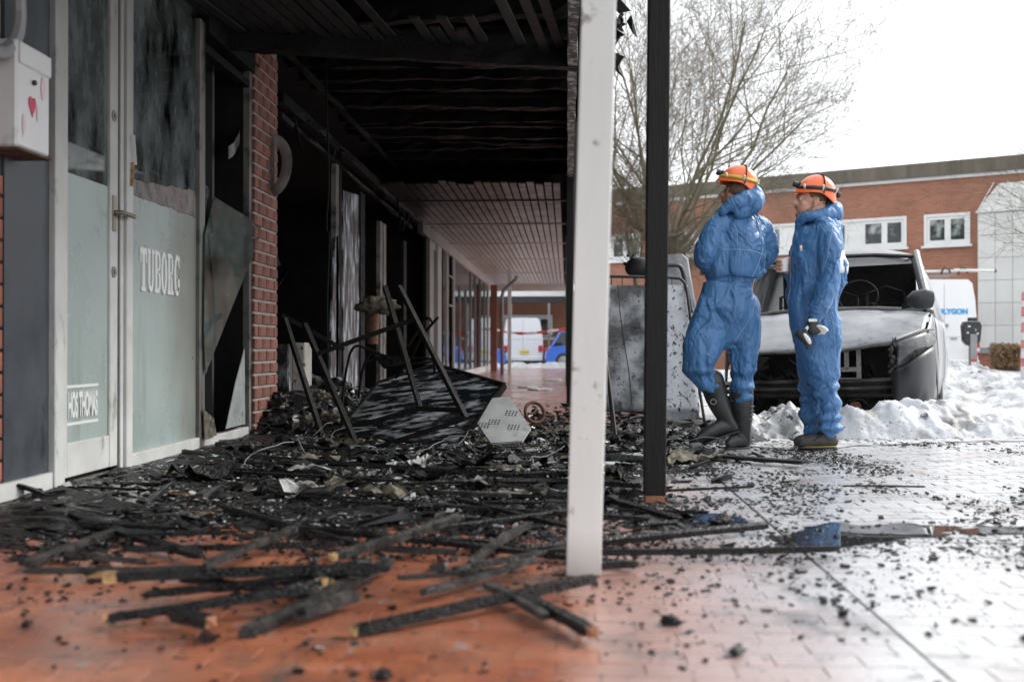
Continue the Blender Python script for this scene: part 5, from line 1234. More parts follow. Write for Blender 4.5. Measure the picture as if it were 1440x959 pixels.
bars('folded_table_frame', [(d(541, 403, 8.7), d(591, 574, 8.15)), (d(561, 403, 8.55), d(655, 588, 7.9)), (d(588, 574, 8.15), d(652, 577, 8.0)), (d(470, 608, 8.35), d(592, 574, 8.15)), (d(518, 633, 7.98), d(655, 588, 7.9)), (d(446, 498, 8.4), d(585, 448, 8.45))],
     .034, 'tall charred steel table legs standing up from the tilted table top', 'table frame')
bars('bent_table_frame', [(d(428, 456, 8.6), d(504, 631, 8.05)), (d(400, 448, 9.0), d(455, 620, 8.7)), (d(397, 443, 9.1), d(484, 492, 9.2))], .034, 'pair of charred steel legs leaning against the pillar side of the table top', 'table frame')
def tubes(name, paths, r, label, cat, m=m_metal, part='frame_tube'):
    pts = [p for s in paths for p in s]; base = Vector((sum(p.x for p in pts) / len(pts), sum(p.y for p in pts) / len(pts), 0))
    t = empty(name, base, label, cat)
    for s in paths:
        q = MB(); q.tube([Vector(x) for x in (catmull(s, 5) if len(s) > 2 else s)], r, 8); q.build(part, m, t, True)
    return t
tubes('burnt_chair', [[d(572, 490, 9.2), d(590, 462, 9.2), d(601, 447, 9.2), d(607, 452, 9.1)], [d(580, 500, 9.0), d(592, 475, 8.9), d(616, 446, 8.8)], [d(516, 510, 9.3), d(540, 503, 9.3), d(612, 505, 9.0)], [d(545, 517, 9.0), d(612, 508, 8.8)],
    [d(611, 505, 8.9), d(611, 525, 8.9)], [d(556, 532, 9.0), d(576, 505, 9.0)], [d(480, 600, 9.2), d(484, 540, 9.3), d(496, 490, 9.3), d(520, 492, 9.3), d(560, 510, 9.2)], [d(504, 560, 9.3), d(510, 520, 9.3), d(522, 492, 9.3)]], .011,
    'collapsed burnt tube chair frame tangled behind the table legs', 'chair')
b = MB(); b.prism([d(522, 494, 9.25), d(575, 506, 9.1), d(580, 516, 9.0), d(540, 515, 9.1)], (0, 0, -.02)); o = b.build('burnt_board', m_charceil); tag(o, 'small burnt board caught in the collapsed chair frame', 'board')
# pale perforated panel
pp = [d(672, 600, 8.35), d(692, 558, 8.6), d(716, 556, 8.6), d(747, 606, 8.25), d(734, 618, 8.1), d(690, 618, 8.1)]
ctr = sum(pp, Vector()) / 6; nrm = (pp[3] - pp[0]).cross(pp[1] - pp[4]).normalized(); 
if nrm.y > 0: nrm = -nrm
pp = [p - nrm * (p - ctr).dot(nrm) for p in pp]
b = MB(); b.prism(pp, nrm * -.02); pf = b.build('perforated_panel', m_perf); tag(pf, 'pale bent steel panel with groups of small round holes beside the table top', 'steel panel')
ex = (pp[3] - pp[0]).normalized(); ey = (nrm.cross(ex)).normalized(); ey = ey if ey.z > 0 else -ey
for (hx, hy) in ((.18, .115), (.08, -.01), (.24, -.055), (.015, -.06)):
    q = MB(); o_ = pp[0] + ex * hx + ey * (hy + .02)
    for i in range(4):
        for j in range(3): 
            cc = o_ + ex * i * .024 + ey * j * .024; cc = cc - nrm * (cc - ctr).dot(nrm); q.tube([cc - nrm * .001, cc + nrm * .0012], .0075, 6)
    tag(q.build('vent_hole', m_black, pf), kind='stuff')
# freestanding sign: blistered board in a bent tube frame
sg = empty('standing_sign', G(920, 606), 'burnt freestanding sign board in a rounded black tube frame behind the black post', 'sign')
TB = 9.85
b = MB(); fr_ = [d(862, 612, TB - .25), d(858, 560, TB - .2), d(851, 480, TB - .1), d(843, 400, TB), d(843, 392, TB), d(850, 389, TB), d(900, 389.5, TB), d(950, 391, TB), d(960, 395, TB), d(965, 405, TB), d(970, 440, TB - .05), d(981, 530, TB - .15), d(992, 601, TB - .25)]
b.tube([Vector(q) for q in catmull(fr_, 4)], .013, 10); b.build('tube_frame', m_black, sg, True)
def board(x0, x1, nm, mat):
    n, m = 24, 12; P = []
    for i in range(n):
        t_ = i / (n - 1); row = []
        for j in range(m):
            s_ = j / (m - 1); xl = 846 + 6 * t_; xr = 966 + 18 * t_; px = xl + (xr - xl) * (x0 + (x1 - x0) * s_); row.append(d(px, 401 + 178 * t_, TB - .12 * t_ + .03 + .02 * fbm(px * .03, t_ * 4, 3)))
        P.append(row)
    q = MB(); q.grid(P); o = q.build(nm, mat, sg, True); so = o.modifiers.new('s', 'SOLIDIFY'); so.thickness = .012
board(0, .5, 'sign_board', m_board); board(.502, 1, 'sign_board', m_board2)
b = MB(); b.tube([d(869, 400, TB - .04), d(872, 440, TB - .06), d(879, 490, TB - .1), d(884, 520, TB - .13), d(889, 572, TB - .16)], .004, 6); b.build('hanging_wire', m_black, sg)
for x_ in (860, 875, 945):
    b = MB(); b.tube([d(x_, 389, TB), d(x_, 401, TB)], .004, 6); b.build('hook', m_black, sg)
b = MB(); b.tube([d(852, 500, TB - .6), d(866, 612, TB - .9)], .013, 8); b.build('rear_leg', m_black, sg)
# small round ring, bucket rim, hub cap
def ring(name, c, r, tube_r, mat, label, cat, tilt):
    b = MB(); Rm = rotm(*tilt); b.tube([c + Rm @ Vector((r * math.cos(a), r * math.sin(a), 0)) for a in np.linspace(0, 2 * math.pi, 29)], tube_r, 8, False); o = b.build(name, mat, smooth=True); tag(o, label, cat); return o
ring('burnt_ring', d(752, 580, 9.2), .085, .014, m_rust, 'small rusty ring standing on the litter left of the white post', 'ring', (R(70), 0, R(30)))
ring('burnt_hoop', G(930, 594) + Vector((0, 0, .02)), .30, .012, m_black, 'black hoop lying flat in front of the standing sign', 'hoop', (R(3), R(2), 0))
hcp = empty('hub_cap', G(1360, 580) + Vector((0, 0, .02)), 'brass-coloured dented hub cap lying in the slush behind the snow mound', 'hub cap')
b = MB(); b.ball((0, 0, -.05), (.11, .11, .05), 24, 12, rotm(R(25), R(8), 0)); b.build('cap', M('dull_brass', (.07, .05, .03), (.20, .15, .07), sc=14, r1=.45, metal=.3), hcp, True, local=True)
b = MB(); b.tube([rotm(R(25), R(8), 0) @ Vector((.11 * math.cos(a), .11 * math.sin(a), 0)) + Vector((0, 0, -.05)) for a in np.linspace(0, 2 * math.pi, 29)], .012, 6, False); b.build('cap_rim', m_black, hcp, True, local=True)

# ================================================================== BURNT VAN
AV = R(19.6)
cr_ = D(1313, 560, 9.75); cx_, cy_ = cr_.x - .96 * math.cos(AV), cr_.y + .96 * math.sin(AV)
van = empty('burnt_van', (cx_, cy_, -.17), 'burnt-out silver van with missing windscreen and grille behind the bearded man', 'van', rot=(0, R(-1.6), -AV))
bpy.context.view_layer.update()
VM = Matrix.Translation(van.location) @ van.rotation_euler.to_matrix().to_4x4(); VI = VM.inverted()
Lv = lambda px, py, t: VI @ D(px, py, t)
def vp(name, mb, mat, smooth=False, sol=0, parent=None, sub=0):
    o = mb.build(name, mat, parent or van, smooth, local=True)
    if sub: s_ = o.modifiers.new('u', 'SUBSURF'); s_.levels = sub; s_.render_levels = sub
    if sol: s_ = o.modifiers.new('s', 'SOLIDIFY'); s_.thickness = sol; s_.offset = 0
    return o
# hood
def hz(x):  # front edge of the hood: height and setback
    a = abs(x); k = sm(.58, .96, a); return .855 + .05 * sm(.1, .6, x) + .12 * k, .03 + .40 * k ** 1.3 + .03 * a
P = []
for i in range(25):
    x = -.93 + 1.86 * i / 24; ze, ye = hz(x); row = []
    if x < -.62: ze += .05 * fbm(x * 9, 1, 3)
    yr, zr = 1.08 + .10 * (x / .93) ** 2, 1.245 - .05 * (abs(x) / .93) ** 3
    for j in range(13):
        t = j / 12; y = ye + (yr - ye) * t; z = ze + (zr - ze) * (t ** .80) + .045 * math.sin(math.pi * t) * (1 - .3 * abs(x))
        z += .010 * fbm(x * 3, t * 3, 4) + (-.012 if .50 < abs(x) < .60 and t > .2 else 0)
        row.append((x * (.97 + .03 * t) , y, z))
    P.append(row)
b = MB(); b.grid(P); vp('hood', b, m_carpaint, True, .008, sub=1)
b = MB(); b.tube([(x, hz(x)[1] + .005, hz(x)[0] - .008) for x in np.linspace(-.9, .93, 24)], [(.010, .016)] * 24, 6); vp('bonnet_lip', b, m_beam, True)
b = MB(); b.prism([(-.88, .30, .86), (-.42, .02, .80), (-.50, .06, .72), (-.70, .12, .84)], (0, .02, .01)); vp('torn_bonnet_edge', b, m_carburnt)
# roof, side skins
P = []
for i in range(15):
    x = -.75 + 1.5 * i / 14; P.append([(x * (.93 if j == 0 else 1), y, 1.95 - .12 * abs(x / .8) ** 3 - (.125 if j == 0 else .04 if j == 1 else 0)) for j, y in enumerate((1.80, 2.0, 2.4, 3.2, 4.2, 4.95))])
b = MB(); b.grid(P); vp('roof', b, m_carpaint, True, .01, sub=1)
lev = [(.34, .90), (.55, .955), (.80, .968), (1.05, .960), (1.16, .945)]
for s_ in (1, -1):
    P = [[(s_ * x * (1 - .06 * sm(.9, .3, y)), y, z) for z, x in lev] for y in (1.42, 1.8, 2.4, 3.3, 3.6)]
    b = MB(); b.grid(P)
    arch = []
    for k in range(13):   # fender round the front wheel
        a = math.pi * k / 12; arch.append((.98 - .42 * math.cos(a) * -1 * -1, .36 + .40 * math.sin(a)))
    F_ = []
    for k in range(13):
        y, z = arch[k]; row = []
        for q in range(5):
            t = q / 4; zz = z + (1.17 - z) * t; yy_ = y; zz = min(zz, 1.17); 
            zt = 1.17 if y > .95 else max(z + .02, 1.0 + .2 * sm(.45, .98, y)); zz = z + (zt - z) * t
            row.append((s_ * (.945 + .022 * math.sin(math.pi * min(1, t + .2)) - .035 * sm(.9, .5, yy_)), yy_, zz))
        F_.append(row)
    b.grid(F_)
    up = [(1.16, .945), (1.45, .875), (1.68, .80), (1.79, .755)]
    b.grid([[(s_ * x, y, z) for z, x in up] for y in (2.55, 3.3, 4.2, 4.95)]); b.grid([[(s_ * x, y, z) for z, x in lev] for y in (3.6, 4.4, 4.95)])
    b.grid([[(s_ * (x + .004), (1.16 + (z - 1.16) / .63 * .74) * (1 - q) + 2.55 * q, z) for z, x in up] for q in (0, .5, 1)])
    vp('side_panel', b, m_carpaint, 35, .012)
    # A pillar
    b = MB(); b.tube([(s_ * .925, 1.10, 1.19), (s_ * .885, 1.32, 1.38), (s_ * .835, 1.58, 1.60), (s_ * .785, 1.84, 1.80), (s_ * .78, 2.0, 1.83)], [(.035, .05)] * 5, 8)
    vp('windscreen_pillar', b, m_carpaint, 40)
    b = MB(); b.tube([(s_ * .875, 1.10, 1.21), (s_ * .84, 1.32, 1.38), (s_ * .79, 1.58, 1.59), (s_ * .74, 1.83, 1.775)], [(.014, .024)] * 4, 6); vp('pillar_seal', b, m_carburnt)
b = MB(); b.tube([(-.78, 1.84, 1.79), (-.4, 1.79, 1.825), (0, 1.77, 1.83), (.4, 1.79, 1.825), (.78, 1.84, 1.79)], [(.035, .02)] * 5, 8); vp('windscreen_header', b, m_carburnt)
b = MB(); b.tube([(-.9, 1.15, 1.215), (-.45, 1.09, 1.25), (0, 1.07, 1.26), (.45, 1.09, 1.25), (.9, 1.15, 1.215)], [(.02, .024)] * 5, 8); vp('cowl', b, m_beam)
# black interior
b = MB(); b.bb(-.72, .72, 2.9, 2.95, .3, 1.8); b.bb(-.9, .9, .95, 3, .30, .36); b.bb(-.86, .86, .90, .96, .3, 1.1); vp('burnt_cabin', b, m_carburnt)
b = MB(); 
for k in range(46): c = Vector((random.uniform(-.5, .5), random.uniform(1.35, 1.7), random.uniform(.95, 1.22))); b.beam(c, c + Vector((random.uniform(-.3, .3), random.uniform(-.15, .15), random.uniform(-.10, .16))), .04, .03, jit=.012, n=2)
tag(vp('burnt_dashboard', b, m_carburnt), kind='stuff')
c = Lv(1207, 418, 11.2)
b = MB(); Rm = rotm(R(62), 0, 0); b.tube([c + Rm @ Vector((.185 * math.cos(a), .185 * math.sin(a), 0)) for a in np.linspace(0, 2 * math.pi, 29)], .011, 8, False)
for a in (.4, 2.7, 4.7): b.tube([c, c + Rm @ Vector((.185 * math.cos(a), .185 * math.sin(a), 0))], .009, 6)
vp('steering_wheel', b, m_metal, True)
for sx in (-.45, .45):
    b = MB(); b.tube([(sx - .2, 2.1, .9), (sx - .19, 2.2, 1.45), (sx, 2.22, 1.52), (sx + .19, 2.2, 1.45), (sx + .2, 2.1, .9)], .018, 6)
    for k in range(4): b.tube([(sx - .19, 2.12 + k * .02, .98 + k * .12), (sx + .19, 2.12 + k * .02, .98 + k * .12)], .006, 5)
    vp('seat_frame', b, m_carburnt)
# front: bumper beam, radiator support, engine clutter
for (z0, z1, y) in ((.545, .60, .16), (.485, .53, .135), (.43, .47, .16)):
    b = MB(); P_ = []
    b.tube([(-.90, y + .16, (z0 + z1) / 2 - .01), (-.5, y + .03, (z0 + z1) / 2), (0, y, (z0 + z1) / 2), (.35, y + .02, (z0 + z1) / 2), (.67, y + .07, (z0 + z1) / 2 + .01)], [(.05, (z1 - z0) / 2)] * 5, 4); vp('bumper_beam', b, m_beam)
b = MB(); b.bb(-.75, .52, .20, .22, .43, .60); vp('beam_web', b, m_carburnt)
b = MB(); b.tube([(-.62, .10, .51), (-.62, .118, .51)], .035, 14); vp('towing_eye_hole', b, m_black)
# bracket plate with two slots
def plate(cx, cz, y, w_, h_, nm='radiator_bracket'):
    b = MB(); t_ = .012
    for x0, x1, z0, z1 in ((-.5, .5, .36, .5), (-.5, -.34, -.5, .36), (.34, .5, -.5, .36), (-.08, .08, -.2, .36), (-.34, .34, -.5, -.38), (-.34, .34, -.24, -.14)):
        b.bb(cx + x0 * w_, cx + x1 * w_, y, y + t_, cz + z0 * h_, cz + z1 * h_)
    return vp(nm, b, m_support)
q = Lv(1189, 514, 10.2); plate(q.x, .76, .27, .25, .40)
q2 = Lv(1010, 520, 10.4)
b = MB()
for k in range(70):
    c = Vector((random.uniform(-.62, .50), random.uniform(.35, .8), random.uniform(.3, .80))); b.beam(c, c + Vector((random.uniform(-.22, .22), random.uniform(-.1, .1), random.uniform(-.25, .04))), random.uniform(.012, .05), .03, jit=.006, n=2)
tag(vp('engine_wreckage', b, m_carburnt), kind='stuff')
b = MB(); b.bb(-.9, .92, .86, .88, .2, 1.1); b.bb(-.88, .60, .25, .9, .22, .25); vp('bulkhead', b, m_carburnt)
for pts, r_ in (([(-.28, .22, .62), (-.12, .30, .36)], .016), ([(-.05, .2, .60), (.04, .28, .3)], .016), ([(.30, .32, .86), (.36, .40, .60)], .018), ([(.35, .32, .86), (.40, .40, .60)], .012), ([(-.55, .3, .86), (-.30, .4, .6)], .010)):
    b = MB(); b.tube(pts, r_, 8); vp('engine_pipe', b, m_metal, 40)
q = Lv(1202, 573, 9.95)
b = MB(); b.tube([q, q + Vector((0, .04, 0))], [.052, .052], 18); b.tube([q + Vector((0, -.012, 0)), q], [.024, .03], 12); vp('pulley', b, m_rust, 40)
b = MB(); b.tube([q + Vector((-.12, .02, -.02)), q + Vector((-.05, .0, .06)), q + Vector((.06, .0, .07)), q + Vector((.16, .02, -.03))], .009, 6); vp('burnt_hose', b, m_metal, True)
# right headlight and bumper corner (viewer's right)
def patchgrid(c00, c10, c11, c01, n, m, bulge, nrm, rag=0):
    P = []
    for i in range(n):
        u = i / (n - 1); row = []
        for j in range(m):
            v = j / (m - 1); p = Vector(c00).lerp(Vector(c10), u).lerp(Vector(c01).lerp(Vector(c11), u), v)
            row.append(p + Vector(nrm) * (bulge * math.sin(math.pi * u) * .6 + bulge * math.sin(math.pi * v) * .6))
        P.append(row)
    return P
for s_ in (1,):
    b = MB(); P = []
    inner = [(.50, .035, .60), (.53, .05, .685)]
    for i in range(13):
        u = i / 12; x = .67 + .30 * u; zt = hz(min(x, .93))[0] - .012 + (-.035 * max(0, (u - .9) / .1)); zb = .68 + .20 * u ** 1.25; y = .03 + .49 * u ** 1.7; row = []
        for j in range(7):
            v = j / 6; row.append((x + .012 * math.sin(math.pi * v), y + .06 * v - .02 * math.sin(math.pi * v), zb + (zt - zb) * v))
        P.append(row)
    b.grid(P); vp('headlight', b, m_lens, True, .01)
    b = MB(); P = []
    for i in range(19):
        u = i / 18; x = .65 + .32 * min(1, u * 1.35) ** .75; y = -.01 + .62 * max(0, (u - .25) / .75) ** 1.7; zt = .665 + .20 * min(1, (x - .65) / .31) ** 1.2; row = []
        for j in range(11):
            v = j / 10; z = .27 + (zt - .27) * v; x_ = x - .035 * (1 - v) * u; bul = .03 * math.sin(math.pi * v)
            if .12 < u < .55 and .10 < v < .38: bul -= .035     # fog lamp recess
            row.append((x_ + bul * .6 * u, y - bul * (1 - u), z + (.018 * fbm(v * 6, 2, 1) if i == 0 else 0)))
        P.append(row)
    b.grid(P); vp('bumper_corner', b, m_carplastic, True, .01)
    b = MB(); b.tube([(.674 + .30 * (i / 12), .005 + .49 * (i / 12) ** 1.7, .675 + .20 * (i / 12) ** 1.25) for i in range(13)], .009, 5); vp('panel_gap', b, m_black, True)
    b = MB(); b.tube([(.67 + .30 * (i / 12), .015 + .49 * (i / 12) ** 1.7, hz(min(.67 + .30 * (i / 12), .93))[0] + .0) for i in range(13)], .008, 5); vp('panel_gap', b, m_black, True)
    b = MB()
    for k in range(14):
        zq = .30 + .05 * k * .55; b.beam((.64 + random.uniform(-.02, .03), .03 + random.uniform(-.03, .04), .30 + k * .045), (.67 + random.uniform(-.03, .03), .03, .36 + k * .045), .035, .02, jit=.008, n=2)
    tag(vp('torn_edge', b, m_carburnt), kind='stuff')
    b = MB(); q = Vector((.80, .10, .37)); b.tube([q + Vector((0, .01, 0)), q + Vector((.0, -.02, 0))], [.052, .055], 18); vp('fog_lamp', b, m_lens, 40)
    b = MB(); b.tube([(.66, .0, .66), (.65, .02, .48), (.67, .0, .38), (.655, .02, .28)], [.016, .022, .014, .01], 6); vp('melted_edge', b, m_carburnt)
# wheels
for s_, y in ((1, .98), (-1, .98), (1, 4.0), (-1, 4.0)):
    b = MB(); x0 = s_ * .93; b.tube([(x0 - s_ * .22, y, .33), (x0 - s_ * .20, y, .33), (x0 - s_ * .02, y, .33), (x0, y, .33)], [.28, .33, .33, .30], 28); 
    tr = vp('wheel', b, m_tyre, 40); b = MB(); b.tube([(x0 - s_ * .02, y, .33), (x0 + s_ * .006, y, .33)], [.2, .19], 20); vp('rim', b, m_rim, 40, parent=tr)
# mirror on the viewer's right
c = Lv(1297, 421, 10.35); b = MB(); P_ = []
b.tube([c + Vector((-.115, .0, -.015)), c + Vector((-.07, -.02, -.005)), c + Vector((.02, -.02, .0)), c + Vector((.085, 0, -.005)), c + Vector((.10, .01, -.008))], [(.045, .050), (.068, .085), (.07, .094), (.055, .078), (.02, .03)], 16)
b.beam(c + Vector((-.17, .05, -.06)), c + Vector((-.08, .0, -.05)), .05, .05); vp('wing_mirror', b, m_carplastic, 50)
# the other front door, standing open
b = MB()
q = [Lv(926, 590, 10.9), Lv(926, 368, 10.9), Lv(934, 358, 10.9), Lv(958, 357, 11.0), Lv(966, 364, 11.05), Lv(970, 390, 11.05), Lv(979, 440, 11.05), Lv(981, 590, 11.05)]
b.prism(q, (0, .06, 0)); vp('open_door', b, m_carpaint, 30)
b = MB(); b.tube([Vector(z_) for z_ in catmull([Lv(926, 374, 10.86), Lv(950, 373, 10.88), Lv(959, 379, 10.9), Lv(966, 410, 10.92), Lv(972, 440, 10.95)], 4)], .02, 6); vp('door_seal', b, m_black, True)
c = Lv(897, 376, 10.9); b = MB(); b.ball(c, (.13, .07, .10), 16, 10); b.beam(c, c + Vector((.2, 0, .0)), .04, .04); vp('wing_mirror', b, m_carplastic, True)
b = MB()
for k in range(12): a = c + Vector((random.uniform(-.14, .0), -.03, random.uniform(.03, .12) )); b.box(a, (.02, .02, .02), rotm(k, k, k))
tag(vp('melted_crumbs', b, m_black), kind='stuff')

# ================================================================== SNOW
def snowfield(name, x0, x1, y0, y1, nx, ny, h, mat, base=-.13, kind='stuff'):
    P = [[(x0 + (x1 - x0) * i / (nx - 1), y0 + (y1 - y0) * j / (ny - 1), 0) for i in range(nx)] for j in range(ny)]
    P = [[(x, y, h(x, y)) for x, y, _ in r_] for r_ in P]
    b = MB(); b.grid(P); o = b.build(name, mat, smooth=True); tag(o, kind=kind); return o
def bump(x, y, cx, cy, rx, ry, hh, p=2): 
    d_ = ((x - cx) / rx) ** 2 + ((y - cy) / ry) ** 2; return hh * max(0, 1 - d_) ** .8
A1, A2, A3, A4, A5 = G(1262, 614), G(1200, 615), G(1352, 611), G(1100, 614), G(1308, 611)
def front_snow(x, y):
    h = -.16; n_ = fbm(x * 3, y * 3, 3, 5); r_ = noise.ridged_multi_fractal(Vector((x * 2.2, y * 2.2, 7)), 1, 2, 4, 1, 2) * .5
    t = max(bump(x, y, A1.x, A1.y + .12, .62, .48, .45), bump(x, y, A3.x, A3.y + .1, .90, .50, .36), bump(x, y, A2.x, A2.y + .1, .5, .45, .38), bump(x, y, A3.x + .9, A3.y - .1, .9, .35, .20), bump(x, y, A5.x, A5.y + .2, .55, .45, .45))
    t *= .84
    return h + t + (.10 * n_ + .07 * r_) * min(1, t * 6) + .012 * fbm(x * 14, y * 14, 1) * min(1, t * 6)
o = snowfield('snow_mound', 1.3, 6.4, 8.0, 10.4, 300, 160, front_snow, m_snow)
def dirty(x, y):
    n_ = fbm(x * 4, y * 4, 13, 5); t = max(bump(x, y, A4.x, A4.y + .1, .55, .5, .40), bump(x, y, A4.x + .45, A4.y - .05, .45, .35, .22), bump(x, y, A4.x - .35, A4.y - .1, .5, .3, .2))
    return -.16 + t + .11 * n_ * min(1, t * 6) + .03 * fbm(x * 12, y * 12, 3) * min(1, t * 5)
snowfield('dirty_snow_mound', 1.0, 3.2, 7.8, 10.0, 170, 160, dirty, m_dirtysnow)
lumps = []
b = MB()
for i in range(90):
    c = G(random.uniform(1065, 1440), random.uniform(606, 626)); r_ = random.uniform(.006, .026); b.ball((c.x, c.y, r_ * .3), (r_ * random.uniform(.8, 1.6), r_, r_ * .7), 7, 5)
for i, v in enumerate(b.v): b.v[i] = tuple(Vector(v) + .008 * Vector((fbm(v[0] * 40, v[1] * 40, v[2] * 40), fbm(v[0] * 40, v[1] * 40, 5), 0)))
tag(b.build('snow_lumps', m_dirtysnow, smooth=True), kind='stuff')
tp = [tuple(G(x, y).xy) for x, y in ((1060, 628), (1120, 634), (1200, 628), (1320, 622), (1500, 620), (1500, 606), (1060, 606))]
blob_sheet('trampled_snow', tp, .006, m_dirtysnow, 12, .12, 'stuff')
def back_snow(x, y):
    n_ = fbm(x * .9, y * .9, 3, 5); t = bump(x, y, 6.4, 17.5, 3.6, 1.6, .30) + bump(x, y, 10, 21, 6, 3.2, .40) + bump(x, y, 5.4, 21, 2.6, 2.5, .32) + bump(x, y, 12, 17.8, 4, 1.3, .26)
    return -.2 + t + (.22 * n_) * min(1, t * 3) + .11 * fbm(x * 4, y * 4, 2) * min(1, t * 3)
snowfield('snow_bank', 2.5, 16, 14.5, 26, 200, 160, back_snow, m_snow)
snowfield('snow_cover', -20, 34, 24, 34.5, 120, 40, lambda x, y: -.12 + .12 * fbm(x * .4, y * .4, 5) + .16 * sm(24, 27, y) if x > 1.2 else -.2, m_snow)
snowfield('snow_strip', -8, .6, 40.6, 44, 110, 30, lambda x, y: -.16 + .50 * max(0, 1 - ((y - 42.2) / 1.5) ** 2) * (.55 + .5 * fbm(x * 1.1, y, 2)), m_snow)
snowfield('snow_strip', .03, .9, 12, 40, 16, 120, lambda x, y: -.05 + .16 * max(0, fbm(x * 1.2, y * .8, 6) + .15) * (1 - ((x - .5) / .45) ** 2), m_snow)
for (px, py, r_) in ((760, 548, .22), (742, 545, .15), (778, 535, .2)):
    c = G(px, py); blob_sheet('snow_patch', [(c.x + r_ * math.cos(a), c.y + r_ * 1.4 * math.sin(a)) for a in np.linspace(0, 6.28, 9)[:-1]], .02, m_snow, 4, .08, 'stuff', .018)
b = MB(); c = G(1262, 616); 
o = lump('charred_lump', G(1344, 612) + Vector((0, 0, .03)), (.07, .05, .035), m_char, 'small black charred lump on the snow in front of the hub cap', 'debris', 2, .5)
o = lump('charred_lump', G(1015, 745) + Vector((0, 0, .02)), (.05, .04, .02), m_char, 'black charred lump near the tips of the long wet battens', 'debris', 4, .5)
o = lump('charred_lump', G(941, 878) + Vector((0, 0, .01)), (.022, .018, .014), m_char, 'small round charred lump alone on the bare paving at lower right', 'debris', 6, .4)

# ================================================================== BACKGROUND BUILDING (brick, two storeys)
VPX = -1660.0; T0 = 40.0
tb = lambda px: T0 * (1300 - VPX) / (px - VPX)
def BP(px, z=0): p = D(px, 490, tb(px)); return Vector((p.x, p.y, z))
ang = math.atan2((BP(1400) - BP(900)).y, (BP(1400) - BP(900)).x)
org = BP(1300); bb_ = empty('brick_office_building', (org.x, org.y, -.2), 'two-storey red brick building with a dark roof edge behind the vehicles', 'building', rot=(0, 0, ang))
ux = Vector((math.cos(ang), math.sin(ang), 0))
bx = lambda px: (BP(px) - org).dot(ux)
def bpart(name, mat, boxes, parent=None, zoff=.2):
    b = MB()
    for x0, x1, y0, y1, z0, z1 in boxes: b.bb(x0, x1, y0, y1, z0 + zoff, z1 + zoff)
    return b.build(name, mat, parent or bb_, local=True)
XLf, XRt = bx(838), bx(1720)
# wall pieces around the openings
zs0, zs1 = 4.28, 5.40
wins = [(bx(857), bx(901), 'l'), (bx(940), bx(1275.5), 'ribbon'), (bx(1300), bx(1365), 'r')]
edges = sorted([(a, c) for a, c, _ in wins]); boxes = [(XLf, XRt, 0, .35, -.4, zs0), (XLf, XRt, 0, .35, zs1, 6.62)]; prev = XLf
for a, c in edges: boxes.append((prev, a, 0, .35, zs0, zs1)); prev = c
boxes.append((prev, XRt, 0, .35, zs0, zs1)); bpart('wall', m_bgbrick, boxes)
bpart('roof_fascia', m_bgdark, [(XLf - .3, XRt, -.25, .4, 6.72, 7.20)]); bpart('gutter_strip', m_bgwhite, [(XLf - .3, XRt, -.12, .3, 6.60, 6.715)])
bpart('roof', m_bgdark, [(XLf, XRt, .42, 14, 6.6, 7.0)]); bpart('back_wall', m_room, [(XLf, XRt, 13.6, 14, -.4, 6.59), (XLf, XRt, 3.4, 3.5, -.4, 6.58)])
def window(x0, x1, splits, z0=zs0, z1=zs1, panels=()):
    f = bpart('window', m_bgwhite, [(x0, x1, -.04, .12, z0, z0 + .09), (x0, x1, -.04, .12, z1 - .09, z1), (x0, x0 + .09, -.04, .12, z0 + .09, z1 - .09), (x1 - .09, x1, -.04, .12, z0 + .09, z1 - .09)])
    bpart('sill', m_bgwhite, [(x0 - .08, x1 + .08, -.12, -.045, z0 - .06, z0 + .02)], f)
    xs = [x0 + .09] + list(splits) + [x1 - .09]
    for i in range(len(xs) - 1):
        a, c = xs[i], xs[i + 1]
        if i in panels: bpart('panel', m_bgwhite, [(a, c, .02, .06, z0 + .09, z1 - .09)], f)
        else:
            bpart('pane', m_bgglass, [(a + .10, c - .10, .04, .05, z0 + .20, z1 - .20)], f)
            bpart('sash', m_bgwhite, [(a, c, .0, .08, z0 + .09, z0 + .20), (a, c, .0, .08, z1 - .20, z1 - .09), (a, a + .10, .0, .08, z0 + .20, z1 - .20), (c - .10, c, .0, .08, z0 + .20, z1 - .20)], f)
    return f
window(bx(857), bx(901), [(bx(857) + bx(901)) / 2])
window(bx(1300), bx(1365), [bx(1333)])
sp = [bx(945), bx(970), bx(1000), bx(1022), bx(1075), bx(1100), bx(1172), bx(1192), bx(1213), bx(1244)]
window(bx(940), bx(1275.5), sp, panels=(0, 2, 4, 6, 8))
# lower windows (mostly hidden)
for pa, pb in ((870, 930), (990, 1050), (1130, 1190)): 
    f = bpart('window', m_bgwhite, [(bx(pa), bx(pb), -.05, -.002, 1.0, 2.5)]); bpart('pane', m_bgglass, [(bx(pa) + .12, bx(pb) - .12, -.06, -.052, 1.12, 2.38)], f)
# pale clad volume at the right
TC = 38.4
_n = Vector((math.sin(ang), -math.cos(ang), 0)) * .32; _q = BP(1377.5) + _n
cl = empty('clad_building', (_q.x, _q.y, -.2), 'pale panel-clad block with a sloping roof at the right edge', 'building', rot=(0, 0, ang))
K = TC / FPX
cw = lambda px: (px - 1378) * K
b = MB(); b.bb(0, 9, .05, .3, .9, 5.5); b.build('core', m_cladjoint, cl, local=True)
b = MB(); b.bb(0.02, 9, .06, .3, -.2, .72); b.build('plinth', m_bgbrick, cl, local=True)
b = MB(); b.bb(-.03, 12, -.02, .06, .74, .9); b.build('sill_strip', m_grey, cl, local=True)
pw, ph = bx(1402) - bx(1378), .80
for i in range(9):
    for j in range(6):
        b = MB(); b.cbox((.02 + (i + .5) * pw, .03, .92 + (j + .5) * .765), (pw - .014, .04, .765 - .014), .006); b.build('cladding_panel', m_clad, cl, local=True)
